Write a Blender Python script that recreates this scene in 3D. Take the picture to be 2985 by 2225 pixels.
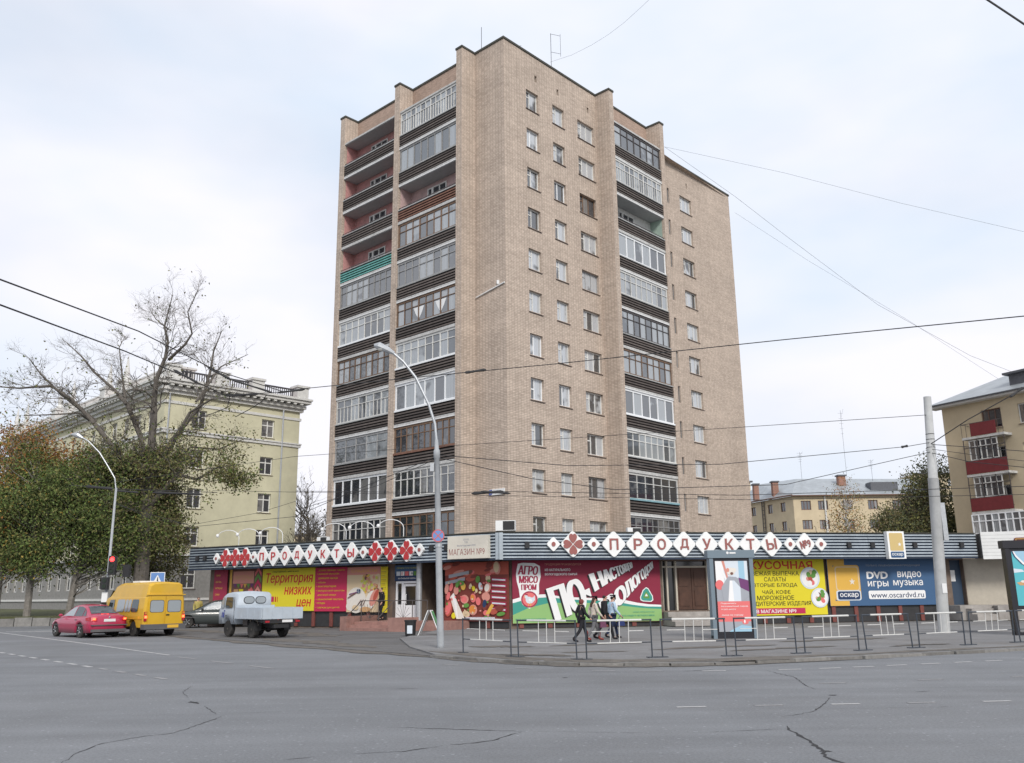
import bpy, bmesh, math, random
import numpy as np
from mathutils import Vector, Matrix
from mathutils.geometry import delaunay_2d_cdt
for _o in list(bpy.data.objects): bpy.data.objects.remove(_o)
S = bpy.context.scene
COL = S.collection
rnd = random.Random(7)
PI = math.pi

# ------------------------------------------------------------------ camera
PITCH, ROLL, LENS, EYE = 0.235794, -0.011578, 31.0358, 1.6
cam = bpy.data.cameras.new('camera'); co = bpy.data.objects.new('camera', cam); COL.objects.link(co)
cam.lens = LENS; cam.sensor_width = 36; cam.clip_end = 3000; cam.clip_start = .1
fw = Vector((0, math.cos(PITCH), math.sin(PITCH))); up = Vector((0, -math.sin(PITCH), math.cos(PITCH))); ri = Vector((1, 0, 0))
ex = math.cos(ROLL)*ri + math.sin(ROLL)*up; ey = -math.sin(ROLL)*ri + math.cos(ROLL)*up
m = Matrix((ex, ey, -fw)).transposed().to_4x4(); m.translation = Vector((0, 0, EYE)); co.matrix_world = m
S.camera = co

# ------------------------------------------------------------------ sky
SUN_EL, SUN_AZ = math.radians(36), math.radians(164)      # azimuth: clockwise from +Y
W = bpy.data.worlds.new('World'); S.world = W; W.use_nodes = True
nt = W.node_tree; nt.nodes.clear()
def N(t, **kw):
    n = nt.nodes.new(t)
    for k, v in kw.items(): setattr(n, k, v)
    return n
out = N('ShaderNodeOutputWorld'); sky = N('ShaderNodeTexSky', sky_type='NISHITA')
sky.sun_disc = False; sky.sun_elevation = SUN_EL; sky.sun_rotation = SUN_AZ; sky.air_density = 1.0; sky.dust_density = 2.0
b1 = N('ShaderNodeBackground'); b1.inputs[1].default_value = .085; nt.links.new(sky.outputs[0], b1.inputs[0])
tc = N('ShaderNodeTexCoord'); mp = N('ShaderNodeMapping'); nt.links.new(tc.outputs['Generated'], mp.inputs[0])
mp.inputs['Scale'].default_value = (1.5, 1.5, 3.6); mp.inputs['Location'].default_value = (2.35, .6, .2); mp.inputs['Rotation'].default_value = (0, .35, .2)
n1 = N('ShaderNodeTexNoise'); n1.inputs['Scale'].default_value = 1.15; n1.inputs['Detail'].default_value = 5; n1.inputs['Roughness'].default_value = .45
nt.links.new(mp.outputs[0], n1.inputs[0])
r1 = N('ShaderNodeValToRGB'); r1.color_ramp.elements[0].position = .34; r1.color_ramp.elements[1].position = .56
r1.color_ramp.elements[0].color = (.8, .8, .8, 1); r1.color_ramp.elements[1].color = (1, 1, 1, 1); nt.links.new(n1.outputs[0], r1.inputs[0])
n2 = N('ShaderNodeTexNoise'); n2.inputs['Scale'].default_value = 1.7; n2.inputs['Detail'].default_value = 4; nt.links.new(mp.outputs[0], n2.inputs[0])
r2 = N('ShaderNodeValToRGB'); e = r2.color_ramp.elements
e[0].position = .3; e[0].color = (.74, .83, .96, 1); e[1].position = .62; e[1].color = (.945, .94, 1.0, 1)
nt.links.new(n2.outputs[0], r2.inputs[0])
b2 = N('ShaderNodeBackground'); b2.inputs[1].default_value = 0.625; nt.links.new(r2.outputs[0], b2.inputs[0])
mx = N('ShaderNodeMixShader'); nt.links.new(r1.outputs[0], mx.inputs[0]); nt.links.new(b1.outputs[0], mx.inputs[1]); nt.links.new(b2.outputs[0], mx.inputs[2])
nt.links.new(mx.outputs[0], out.inputs[0])
sl = bpy.data.lights.new('sun', 'SUN'); sl.energy = 1.5; sl.angle = math.radians(14); sl.color = (1, .95, .88)
so = bpy.data.objects.new('sun', sl); COL.objects.link(so)
sd = Vector((math.sin(SUN_AZ)*math.cos(SUN_EL), math.cos(SUN_AZ)*math.cos(SUN_EL), math.sin(SUN_EL)))
so.rotation_euler = sd.to_track_quat('Z', 'Y').to_euler(); so.location = (0, 0, 60)
S.view_settings.view_transform = 'Standard'; S.view_settings.look = 'None'; S.view_settings.exposure = .75; S.view_settings.gamma = 1
S.view_settings.use_curve_mapping = False
S.render.engine = 'CYCLES'

# ------------------------------------------------------------------ materials
MATS = {}
def mat(name, col, rough=.7, metal=0, spec=.4, noise=0, nscale=4, bump=0, bscale=30, emit=0, rand=0, coat=0, dirt=0, dirtcol=(.12,.10,.08), stretch=None):
    """principled material with optional mottling (noise), fine relief (bump), per-object variation (rand) and dirt patches"""
    if name in MATS: return MATS[name]
    M = bpy.data.materials.new(name); M.use_nodes = True; t = M.node_tree; P = t.nodes['Principled BSDF']
    P.inputs['Base Color'].default_value = (*col, 1); P.inputs['Roughness'].default_value = rough; P.inputs['Metallic'].default_value = metal
    P.inputs['Specular IOR Level'].default_value = spec; P.inputs['Coat Weight'].default_value = coat
    if emit: P.inputs['Emission Color'].default_value = (*col, 1); P.inputs['Emission Strength'].default_value = emit
    tc = None
    def coord():
        nonlocal tc
        if tc is None:
            tc = t.nodes.new('ShaderNodeTexCoord').outputs['Object']
            if stretch:
                q = t.nodes.new('ShaderNodeMapping'); q.inputs['Scale'].default_value = stretch; t.links.new(tc, q.inputs[0]); tc = q.outputs[0]
        return tc
    src = None
    if noise:
        n = t.nodes.new('ShaderNodeTexNoise'); n.inputs['Scale'].default_value = nscale; n.inputs['Detail'].default_value = 6; n.inputs['Roughness'].default_value = .65
        t.links.new(coord(), n.inputs[0])
        r = t.nodes.new('ShaderNodeMapRange'); r.inputs['From Min'].default_value = .3; r.inputs['From Max'].default_value = .7
        r.inputs['To Min'].default_value = 1-noise; r.inputs['To Max'].default_value = 1+noise; t.links.new(n.outputs[0], r.inputs[0])
        v = t.nodes.new('ShaderNodeVectorMath'); v.operation = 'SCALE'; v.inputs[0].default_value = col; t.links.new(r.outputs[0], v.inputs['Scale']); src = v.outputs[0]
    if rand:
        oi = t.nodes.new('ShaderNodeObjectInfo'); r = t.nodes.new('ShaderNodeMapRange'); r.inputs['To Min'].default_value = 1-rand; r.inputs['To Max'].default_value = 1+rand
        t.links.new(oi.outputs['Random'], r.inputs[0])
        v = t.nodes.new('ShaderNodeVectorMath'); v.operation = 'SCALE'; v.inputs[0].default_value = col
        if src: t.links.new(src, v.inputs[0])
        t.links.new(r.outputs[0], v.inputs['Scale']); src = v.outputs[0]
    if dirt:
        n = t.nodes.new('ShaderNodeTexNoise'); n.inputs['Scale'].default_value = nscale*.37; n.inputs['Detail'].default_value = 9; n.inputs['Roughness'].default_value = .7
        t.links.new(coord(), n.inputs[0])
        r = t.nodes.new('ShaderNodeMapRange'); r.inputs['From Min'].default_value = .48; r.inputs['From Max'].default_value = .68; r.inputs['To Max'].default_value = dirt
        t.links.new(n.outputs[0], r.inputs[0])
        x = t.nodes.new('ShaderNodeMix'); x.data_type = 'RGBA'; x.inputs[6].default_value = (*col, 1); x.inputs[7].default_value = (*dirtcol, 1)
        if src: t.links.new(src, x.inputs[6])
        t.links.new(r.outputs[0], x.inputs[0]); src = x.outputs[2]
    if src: t.links.new(src, P.inputs['Base Color'])
    if bump:
        n = t.nodes.new('ShaderNodeTexNoise'); n.inputs['Scale'].default_value = bscale; n.inputs['Detail'].default_value = 4; t.links.new(coord(), n.inputs[0])
        b = t.nodes.new('ShaderNodeBump'); b.inputs['Strength'].default_value = bump; b.inputs['Distance'].default_value = .02
        t.links.new(n.outputs[0], b.inputs['Height']); t.links.new(b.outputs[0], P.inputs['Normal'])
    MATS[name] = M; return M

def brick_mat(name, c1, c2, mortar, bw=.26, bh=.075, ms=.012, big=.09):
    M = bpy.data.materials.new(name); M.use_nodes = True; t = M.node_tree; P = t.nodes['Principled BSDF']; P.inputs['Roughness'].default_value = .85
    P.inputs['Specular IOR Level'].default_value = .2
    uv = t.nodes.new('ShaderNodeUVMap'); br = t.nodes.new('ShaderNodeTexBrick'); t.links.new(uv.outputs[0], br.inputs[0])
    br.inputs['Color1'].default_value = (*c1, 1); br.inputs['Color2'].default_value = (*c2, 1); br.inputs['Mortar'].default_value = (*mortar, 1)
    br.inputs['Scale'].default_value = 1; br.inputs['Brick Width'].default_value = bw; br.inputs['Row Height'].default_value = bh; br.inputs['Mortar Size'].default_value = ms
    br.inputs['Bias'].default_value = -.1; br.offset = 0 if ms > .0125 else .5
    n = t.nodes.new('ShaderNodeTexNoise'); n.inputs['Scale'].default_value = .35; n.inputs['Detail'].default_value = 8; n.inputs['Roughness'].default_value = .7; t.links.new(uv.outputs[0], n.inputs[0])
    r = t.nodes.new('ShaderNodeMapRange'); r.inputs['From Min'].default_value = .3; r.inputs['From Max'].default_value = .7; r.inputs['To Min'].default_value = 1-big; r.inputs['To Max'].default_value = 1+big
    t.links.new(n.outputs[0], r.inputs[0])
    mpn = t.nodes.new('ShaderNodeMapping'); mpn.inputs['Scale'].default_value = (3.0, 9.0, 1); t.links.new(uv.outputs[0], mpn.inputs[0])
    w = t.nodes.new('ShaderNodeTexNoise'); w.inputs['Scale'].default_value = 1; w.inputs['Detail'].default_value = 2; t.links.new(mpn.outputs[0], w.inputs[0])
    r2 = t.nodes.new('ShaderNodeMapRange'); r2.inputs['From Min'].default_value = .35; r2.inputs['From Max'].default_value = .75; r2.inputs['To Min'].default_value = .95; r2.inputs['To Max'].default_value = 1.1
    t.links.new(w.outputs[0], r2.inputs[0])
    mm = t.nodes.new('ShaderNodeMath'); mm.operation = 'MULTIPLY'; t.links.new(r.outputs[0], mm.inputs[0]); t.links.new(r2.outputs[0], mm.inputs[1])
    mpb = t.nodes.new('ShaderNodeMapping'); mpb.inputs['Scale'].default_value = (.09, .9, 1); t.links.new(uv.outputs[0], mpb.inputs[0])
    bd = t.nodes.new('ShaderNodeTexNoise'); bd.inputs['Scale'].default_value = 1; bd.inputs['Detail'].default_value = 6; bd.inputs['Roughness'].default_value = .75; t.links.new(mpb.outputs[0], bd.inputs[0])
    r4 = t.nodes.new('ShaderNodeMapRange'); r4.inputs['From Min'].default_value = .3; r4.inputs['From Max'].default_value = .7; r4.inputs['To Min'].default_value = .88; r4.inputs['To Max'].default_value = 1.1; t.links.new(bd.outputs[0], r4.inputs[0])
    mpc = t.nodes.new('ShaderNodeMapping'); mpc.inputs['Scale'].default_value = (2.2, .05, 1); t.links.new(uv.outputs[0], mpc.inputs[0])
    sk = t.nodes.new('ShaderNodeTexNoise'); sk.inputs['Scale'].default_value = 1; sk.inputs['Detail'].default_value = 5; t.links.new(mpc.outputs[0], sk.inputs[0])
    r5 = t.nodes.new('ShaderNodeMapRange'); r5.inputs['From Min'].default_value = .3; r5.inputs['From Max'].default_value = .7; r5.inputs['To Min'].default_value = .94; r5.inputs['To Max'].default_value = 1.05; t.links.new(sk.outputs[0], r5.inputs[0])
    m4 = t.nodes.new('ShaderNodeMath'); m4.operation = 'MULTIPLY'; t.links.new(mm.outputs[0], m4.inputs[0]); t.links.new(r4.outputs[0], m4.inputs[1])
    m5 = t.nodes.new('ShaderNodeMath'); m5.operation = 'MULTIPLY'; t.links.new(m4.outputs[0], m5.inputs[0]); t.links.new(r5.outputs[0], m5.inputs[1])
    v = t.nodes.new('ShaderNodeVectorMath'); v.operation = 'SCALE'; t.links.new(br.outputs[0], v.inputs[0]); t.links.new(m5.outputs[0], v.inputs['Scale'])
    t.links.new(v.outputs[0], P.inputs['Base Color'])
    b = t.nodes.new('ShaderNodeBump'); b.inputs['Strength'].default_value = .35; b.inputs['Distance'].default_value = .01; b.invert = True
    t.links.new(br.outputs['Fac'], b.inputs['Height']); t.links.new(b.outputs[0], P.inputs['Normal'])
    MATS[name] = M; return M

def glass_mat(name, dark, curtain, share, rough=.04, spec=.9, folds=14):
    """window pane: room darkness or a curtain behind glass, chosen per pane; mirrors the sky through its specular layer"""
    M = bpy.data.materials.new(name); M.use_nodes = True; t = M.node_tree; P = t.nodes['Principled BSDF']
    P.inputs['Roughness'].default_value = rough; P.inputs['Specular IOR Level'].default_value = spec; P.inputs['IOR'].default_value = 1.85
    oi = t.nodes.new('ShaderNodeObjectInfo'); tc = t.nodes.new('ShaderNodeTexCoord')
    wv = t.nodes.new('ShaderNodeTexWave'); wv.inputs['Scale'].default_value = folds/6; wv.inputs['Distortion'].default_value = 2.5; wv.inputs['Detail'].default_value = 2
    t.links.new(tc.outputs['Object'], wv.inputs[0])
    rr = t.nodes.new('ShaderNodeMapRange'); rr.inputs['To Min'].default_value = .7; t.links.new(wv.outputs['Fac'], rr.inputs[0])
    sc = t.nodes.new('ShaderNodeVectorMath'); sc.operation = 'SCALE'; sc.inputs[0].default_value = curtain; t.links.new(rr.outputs[0], sc.inputs['Scale'])
    n = t.nodes.new('ShaderNodeTexNoise'); n.inputs['Scale'].default_value = 1.1; n.noise_dimensions = '4D'; t.links.new(tc.outputs['Object'], n.inputs[0])
    ml = t.nodes.new('ShaderNodeMath'); ml.operation = 'MULTIPLY'; ml.inputs[1].default_value = 37; t.links.new(oi.outputs['Random'], ml.inputs[0]); t.links.new(ml.outputs[0], n.inputs['W'])
    ad = t.nodes.new('ShaderNodeMath'); ad.operation = 'ADD'; t.links.new(n.outputs[0], ad.inputs[0]); t.links.new(oi.outputs['Random'], ad.inputs[1])
    r = t.nodes.new('ShaderNodeMapRange'); r.inputs['From Min'].default_value = 1.5-share-.06; r.inputs['From Max'].default_value = 1.5-share+.06; t.links.new(ad.outputs[0], r.inputs[0])
    x = t.nodes.new('ShaderNodeMix'); x.data_type = 'RGBA'; x.inputs[6].default_value = (*dark, 1); t.links.new(sc.outputs[0], x.inputs[7]); t.links.new(r.outputs[0], x.inputs[0])
    t.links.new(x.outputs[2], P.inputs['Base Color'])
    MATS[name] = M; return M

def C(name): return MATS[name]
brick_mat('brick', (.575, .48, .402), (.445, .365, .303), (.30, .25, .208), bw=.25, bh=.10, ms=.013)
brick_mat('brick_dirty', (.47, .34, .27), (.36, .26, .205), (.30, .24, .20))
brick_mat('red_brick', (.36, .17, .12), (.28, .13, .1), (.25, .2, .17))
glass_mat('pane', (.06, .065, .07), (.52, .55, .58), .66)
glass_mat('pane_bay', (.10, .11, .12), (.36, .39, .41), .5)
glass_mat('pane_dark', (.03, .035, .045), (.2, .2, .2), .2)
mat('coping', (.06, .06, .05), .8, noise=.3)
mat('white_wood', (.62, .62, .60), .5, noise=.1, rand=.12)
mat('white_pvc', (.8, .82, .84), .35)
mat('brown_wood', (.16, .10, .065), .6, noise=.2, rand=.2)
mat('grey_wood', (.30, .30, .30), .6, noise=.2, rand=.2)
mat('sill', (.12, .09, .08), .6)
mat('slab', (.50, .50, .49), .85, noise=.2, dirt=.45, dirtcol=(.2, .19, .18), nscale=5)
mat('soffit', (.36, .37, .38), .9, noise=.08)
mat('slat', (.105, .088, .08), .7, noise=.25, nscale=3, rand=.3)
mat('slat_teal', (.13, .36, .33), .7, noise=.2)
mat('slat_red', (.20, .10, .07), .7, noise=.25)
mat('slat_gap', (.012, .011, .011), .9)
mat('ledge', (.36, .37, .37), .7, noise=.15, rand=.2)
mat('rail_metal', (.09, .08, .08), .5, metal=.3)
mat('pink_wall', (.50, .26, .25), .9, noise=.15, dirt=.3)
mat('pale_pink', (.50, .36, .35), .9, noise=.15, dirt=.3)
mat('pale_wall', (.62, .62, .60), .9, noise=.1)
mat('mint_wall', (.36, .46, .40), .9, noise=.1)
mat('antenna', (.10, .10, .11), .5, metal=.6)
mat('white_metal', (.75, .76, .76), .4)
mat('dark', (.02, .02, .022), .8)
mat('black_plastic', (.025, .025, .027), .5)
mat('galv', (.45, .47, .49), .45, metal=.5, noise=.12, nscale=9)

# ------------------------------------------------------------------ mesh building
class MB:
    def __init__(s): s.v = []; s.f = []; s.m = []
    def add(s, pts, faces, mi=0):
        k = len(s.v); s.v += [tuple(p) for p in pts]
        for f in faces: s.f.append([k+i for i in f]); s.m.append(mi)
        return s
    def quad(s, a, b, c, d, mi=0): return s.add([a, b, c, d], [(0, 1, 2, 3)], mi)
    def box(s, x0, x1, y0, y1, z0, z1, mi=0):
        return s.add([(x0,y0,z0),(x1,y0,z0),(x1,y1,z0),(x0,y1,z0),(x0,y0,z1),(x1,y0,z1),(x1,y1,z1),(x0,y1,z1)],
                     [(0,3,2,1),(4,5,6,7),(0,1,5,4),(1,2,6,5),(2,3,7,6),(3,0,4,7)], mi)
    def prism(s, poly, f, mi=0, d0=0, d1=1, cap0=True):
        """poly of 2-D points; f(u, v, d) -> 3-D point"""
        n = len(poly); P = [f(u, v, d0) for u, v in poly]+[f(u, v, d1) for u, v in poly]
        F = [tuple(range(n, 2*n))]+[(i, (i+1) % n, n+(i+1) % n, n+i) for i in range(n)]
        if cap0: F.append(tuple(reversed(range(n))))
        return s.add(P, F, mi)
    def tube(s, pts, r, n=6, mi=0, cap=True):
        pts = [Vector(p) for p in pts]; k = len(pts); rs = r if isinstance(r, (list, tuple)) else [r]*k
        P = []; prev = None
        for i, p in enumerate(pts):
            d = (pts[min(i+1, k-1)]-pts[max(i-1, 0)])
            if d.length < 1e-9: d = Vector((0, 0, 1))
            d.normalize()
            a = prev if prev is not None else (Vector((0, 0, 1)) if abs(d.z) < .9 else Vector((1, 0, 0)))
            a = a-d*a.dot(d)
            if a.length < 1e-4: a = d.orthogonal()
            a.normalize(); prev = a; b = d.cross(a)
            for j in range(n):
                t = 2*PI*j/n; P.append(p+(a*math.cos(t)+b*math.sin(t))*rs[i])
        F = [(i*n+j, i*n+(j+1) % n, (i+1)*n+(j+1) % n, (i+1)*n+j) for i in range(k-1) for j in range(n)]
        if cap: F += [tuple(reversed(range(n))), tuple(range((k-1)*n, k*n))]
        return s.add(P, F, mi)
    def lathe(s, prof, n=16, c=(0, 0, 0), mi=0, axis='z'):
        P = []
        for r, h in prof:
            for j in range(n):
                t = 2*PI*j/n; a, b = r*math.cos(t), r*math.sin(t)
                q = (a, b, h) if axis == 'z' else (a, h, b) if axis == 'y' else (h, a, b)
                P.append((q[0]+c[0], q[1]+c[1], q[2]+c[2]))
        k = len(prof)
        F = [(i*n+j, i*n+(j+1) % n, (i+1)*n+(j+1) % n, (i+1)*n+j) for i in range(k-1) for j in range(n)]
        F += [tuple(reversed(range(n))), tuple(range((k-1)*n, k*n))]
        return s.add(P, F, mi)
    def ell(s, c, r, n=8, k=5, mi=0):
        P = []; F = []
        for i in range(k+1):
            a = PI*i/k
            for j in range(n):
                t = 2*PI*j/n; P.append((c[0]+r[0]*math.sin(a)*math.cos(t), c[1]+r[1]*math.sin(a)*math.sin(t), c[2]+r[2]*math.cos(a)))
        F = [(i*n+j, i*n+(j+1) % n, (i+1)*n+(j+1) % n, (i+1)*n+j) for i in range(k) for j in range(n)]
        return s.add(P, F, mi)
    def mesh(s, name, mats, smooth=False):
        me = bpy.data.meshes.new(name); me.from_pydata(s.v, [], s.f)
        for q in (mats if isinstance(mats, (list, tuple)) else [mats]): me.materials.append(MATS[q] if isinstance(q, str) else q)
        if me.polygons:
            me.polygons.foreach_set('material_index', s.m)
            if smooth: me.polygons.foreach_set('use_smooth', [True]*len(me.polygons))
            nl = len(me.loops); vi = np.empty(nl, np.int32); me.loops.foreach_get('vertex_index', vi)
            co_ = np.array(s.v, float)[vi]; nf = len(me.polygons); nr = np.empty(nf*3); me.polygons.foreach_get('normal', nr); nr = nr.reshape(-1, 3)
            lt = np.empty(nf, np.int32); me.polygons.foreach_get('loop_total', lt); nr = np.repeat(nr, lt, 0)
            h = np.stack([-nr[:, 1], nr[:, 0]], 1); ln = np.linalg.norm(h, axis=1); flat = np.abs(nr[:, 2]) > .8; h /= np.maximum(ln, 1e-6)[:, None]
            uv = np.stack([(co_[:, :2]*h).sum(1), co_[:, 2]], 1); uv[flat] = co_[flat][:, :2]
            me.uv_layers.new(name='UVMap').data.foreach_set('uv', uv.ravel())
        me.validate(); return me
    def build(s, name, mats, parent=None, loc=None, rotz=0, smooth=False):
        return inst(name, s.mesh(name, mats, smooth), parent, loc, rotz)

def inst(name, me, parent=None, loc=None, rotz=0):
    o = bpy.data.objects.new(name, me); COL.objects.link(o)
    if parent: o.parent = parent
    if loc is not None: o.location = loc
    if rotz: o.rotation_euler = (0, 0, rotz)
    return o
def tag(o, label, cat, group=None):
    o['label'] = label; o['category'] = cat
    if group: o['group'] = group
    return o
def thing(name, label, cat, loc=(0, 0, 0), rotz=0, group=None):
    o = bpy.data.objects.new(name, None); COL.objects.link(o); o.location = loc; o.rotation_euler = (0, 0, rotz); o.empty_display_size = .3
    return tag(o, label, cat, group)
def struct(o, kind='structure'): o['kind'] = kind; return o
def copy_tree(o, parent=None):
    c = o.copy(); COL.objects.link(c)
    if parent: c.parent = parent
    for ch in list(o.children): copy_tree(ch, c)
    return c

class Fr:
    """vertical frame: u runs to the viewer's right along a wall, o runs out of the wall, z up"""
    def __init__(s, org, ang, out):
        s.o = Vector(org); s.d = Vector((math.cos(ang), math.sin(ang), 0)); s.n = Vector((s.d.y, -s.d.x, 0))*out; s.ang = ang
    def __call__(s, u, o, z): return s.o+s.d*u+s.n*o+Vector((0, 0, z))
    def box(s, mb, u0, u1, o0, o1, z0, z1, mi=0):
        return mb.add([s(u0,o0,z0),s(u1,o0,z0),s(u1,o1,z0),s(u0,o1,z0),s(u0,o0,z1),s(u1,o0,z1),s(u1,o1,z1),s(u0,o1,z1)],
                     [(0,3,2,1),(4,5,6,7),(0,1,5,4),(1,2,6,5),(2,3,7,6),(3,0,4,7)], mi)
    def rect(s, mb, u0, u1, z0, z1, o, mi=0): return mb.quad(s(u0,o,z0), s(u1,o,z0), s(u1,o,z1), s(u0,o,z1), mi)
    def poly(s, mb, pts, o, th=0, mi=0):
        if th: return mb.prism(pts, lambda u, v, d: s(u, o+d*th, v), mi)
        return mb.add([s(u, o, z) for u, z in pts], [tuple(range(len(pts)))], mi)
    def wall(s, mb, u0, u1, z0, z1, holes, o=0, dep=.15, mi=0, mr=None):
        """wall sheet with rectangular holes and their reveals"""
        us = sorted({u0, u1, *[h[0] for h in holes], *[h[1] for h in holes]}); zs = sorted({z0, z1, *[h[2] for h in holes], *[h[3] for h in holes]})
        for a, b in zip(us, us[1:]):
            if b-a < 1e-6: continue
            run = None
            for c, d in zip(zs, zs[1:]):
                hit = any(h[0] < (a+b)/2 < h[1] and h[2] < (c+d)/2 < h[3] for h in holes)
                if hit:
                    if run: s.rect(mb, a, b, run[0], run[1], o, mi); run = None
                else: run = (run[0] if run else c, d)
            if run: s.rect(mb, a, b, run[0], run[1], o, mi)
        k = mi if mr is None else mr
        for a, b, c, d in holes:
            for p, q in (((a, c), (b, c)), ((b, c), (b, d)), ((b, d), (a, d)), ((a, d), (a, c))):
                mb.quad(s(p[0], o, p[1]), s(q[0], o, q[1]), s(q[0], o-dep, q[1]), s(p[0], o-dep, p[1]), k)

def arc(cx, cy, r, a0, a1, n): return [(cx+r*math.cos(a0+(a1-a0)*i/n), cy+r*math.sin(a0+(a1-a0)*i/n)) for i in range(n+1)]
def rrect(x0, x1, y0, y1, r, n=3):
    return arc(x1-r, y1-r, r, 0, PI/2, n)+arc(x0+r, y1-r, r, PI/2, PI, n)+arc(x0+r, y0+r, r, PI, 1.5*PI, n)+arc(x1-r, y0+r, r, 1.5*PI, 2*PI, n)
def ellp(cx, cy, rx, ry=None, n=20): ry = ry or rx; return [(cx+rx*math.cos(2*PI*i/n), cy+ry*math.sin(2*PI*i/n)) for i in range(n)]

_T = {}
def glyphs(txt, bold=0, shear=0):
    k = (txt, bold, shear)
    if k not in _T:
        c = bpy.data.curves.new('t', 'FONT'); c.body = txt; c.size = 1; c.shear = shear; c.resolution_u = 3; c.fill_mode = 'NONE'
        o = bpy.data.objects.new('t', c); me = bpy.data.meshes.new_from_object(o)
        ed = [(max(e.vertices), min(e.vertices)) if abs(e.vertices[0]-e.vertices[1]) > 1 else (min(e.vertices), max(e.vertices)) for e in me.edges]
        P0 = np.array([v.co[:2] for v in me.vertices]); ED = P0[np.array(ed)]
        q = delaunay_2d_cdt([Vector(p) for p in P0], ed, [], 1, 1e-6); V = np.array([v[:] for v in q[0]]); F = []
        for f in q[2]:      # keep the triangles the outlines wind round (outlines of the built-in font overlap)
            cx, cy = V[list(f)].mean(0)+1e-6; y = (ED[:, 0, 1] > cy) != (ED[:, 1, 1] > cy); E2 = ED[y]
            x = E2[:, 0, 0]+(cy-E2[:, 0, 1])/(E2[:, 1, 1]-E2[:, 0, 1])*(E2[:, 1, 0]-E2[:, 0, 0])
            if np.sign(E2[:, 1, 1]-E2[:, 0, 1])[x > cx].sum() != 0: F.append(tuple(f))
        bpy.data.objects.remove(o); bpy.data.meshes.remove(me)
        V = V[:, :2]; lo = V.min(0); hi = V.max(0); V = (V-lo)/(hi-lo)
        _T[k] = (V, F)
    return _T[k]
def text(mb, fr, txt, u0, u1, z0, z1, o, mi=0, bold=.02, shear=0, th=0, rot=0):
    V, F = glyphs(txt, 0, shear); k = len(mb.v)
    if rot: q = (u1-u0)/(z1-z0); V = (V-.5)@np.array([[math.cos(rot), math.sin(rot)*q], [-math.sin(rot)/q, math.cos(rot)]])+.5
    e_ = bold*.55*(z1-z0)
    for j, (du, dz) in enumerate(((0, 0), (e_, 0), (-e_, 0), (e_*.5, e_*.7), (-e_*.5, -e_*.7)) if bold > .012 else ((0, 0),)):
        mb.add([fr(u0+e_+du+(u1-u0-2*e_)*x, o+th+.0001*j, z0+e_*.7+dz+(z1-z0-1.4*e_)*y) for x, y in V], F, mi)
    if th:
        # side walls from boundary edges
        cnt = {}
        for f in F:
            for a, b in zip(f, f[1:]+f[:1]):
                e = (min(a, b), max(a, b)); cnt[e] = cnt.get(e, 0)+1
        for (a, b), n in cnt.items():
            if n == 1:
                pa = (u0+(u1-u0)*V[a][0], z0+(z1-z0)*V[a][1]); pb = (u0+(u1-u0)*V[b][0], z0+(z1-z0)*V[b][1])
                mb.quad(fr(pa[0], o, pa[1]), fr(pb[0], o, pb[1]), fr(pb[0], o+th, pb[1]), fr(pa[0], o+th, pa[1]), mi)
def text_quad(mb, fr, txt, Q, o, mi=0, bold=.02):
    """letters warped into the quad Q = TL, TR, BR, BL given as (u, z)"""
    V, F = glyphs(txt, 0, 0)
    src = [(0, 1), (1, 1), (1, 0), (0, 0)]; A = []; B = []
    for (x, y), (X, Y) in zip(src, Q):
        A.append([x, y, 1, 0, 0, 0, -X*x, -X*y]); B.append(X); A.append([0, 0, 0, x, y, 1, -Y*x, -Y*y]); B.append(Y)
    h = np.linalg.solve(np.array(A, float), np.array(B, float))
    e_ = bold*.8/max(2, len(txt))
    for j, dx in enumerate((0, e_*.5, -e_*.5, e_, -e_)):
        pts = []
        for x, y in V:
            x = .5+(x-.5)*(1-2*e_)+dx; w = h[6]*x+h[7]*y+1; pts.append(fr((h[0]*x+h[1]*y+h[2])/w, o+.0001*j, (h[3]*x+h[4]*y+h[5])/w))
        mb.add(pts, F, mi)
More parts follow.
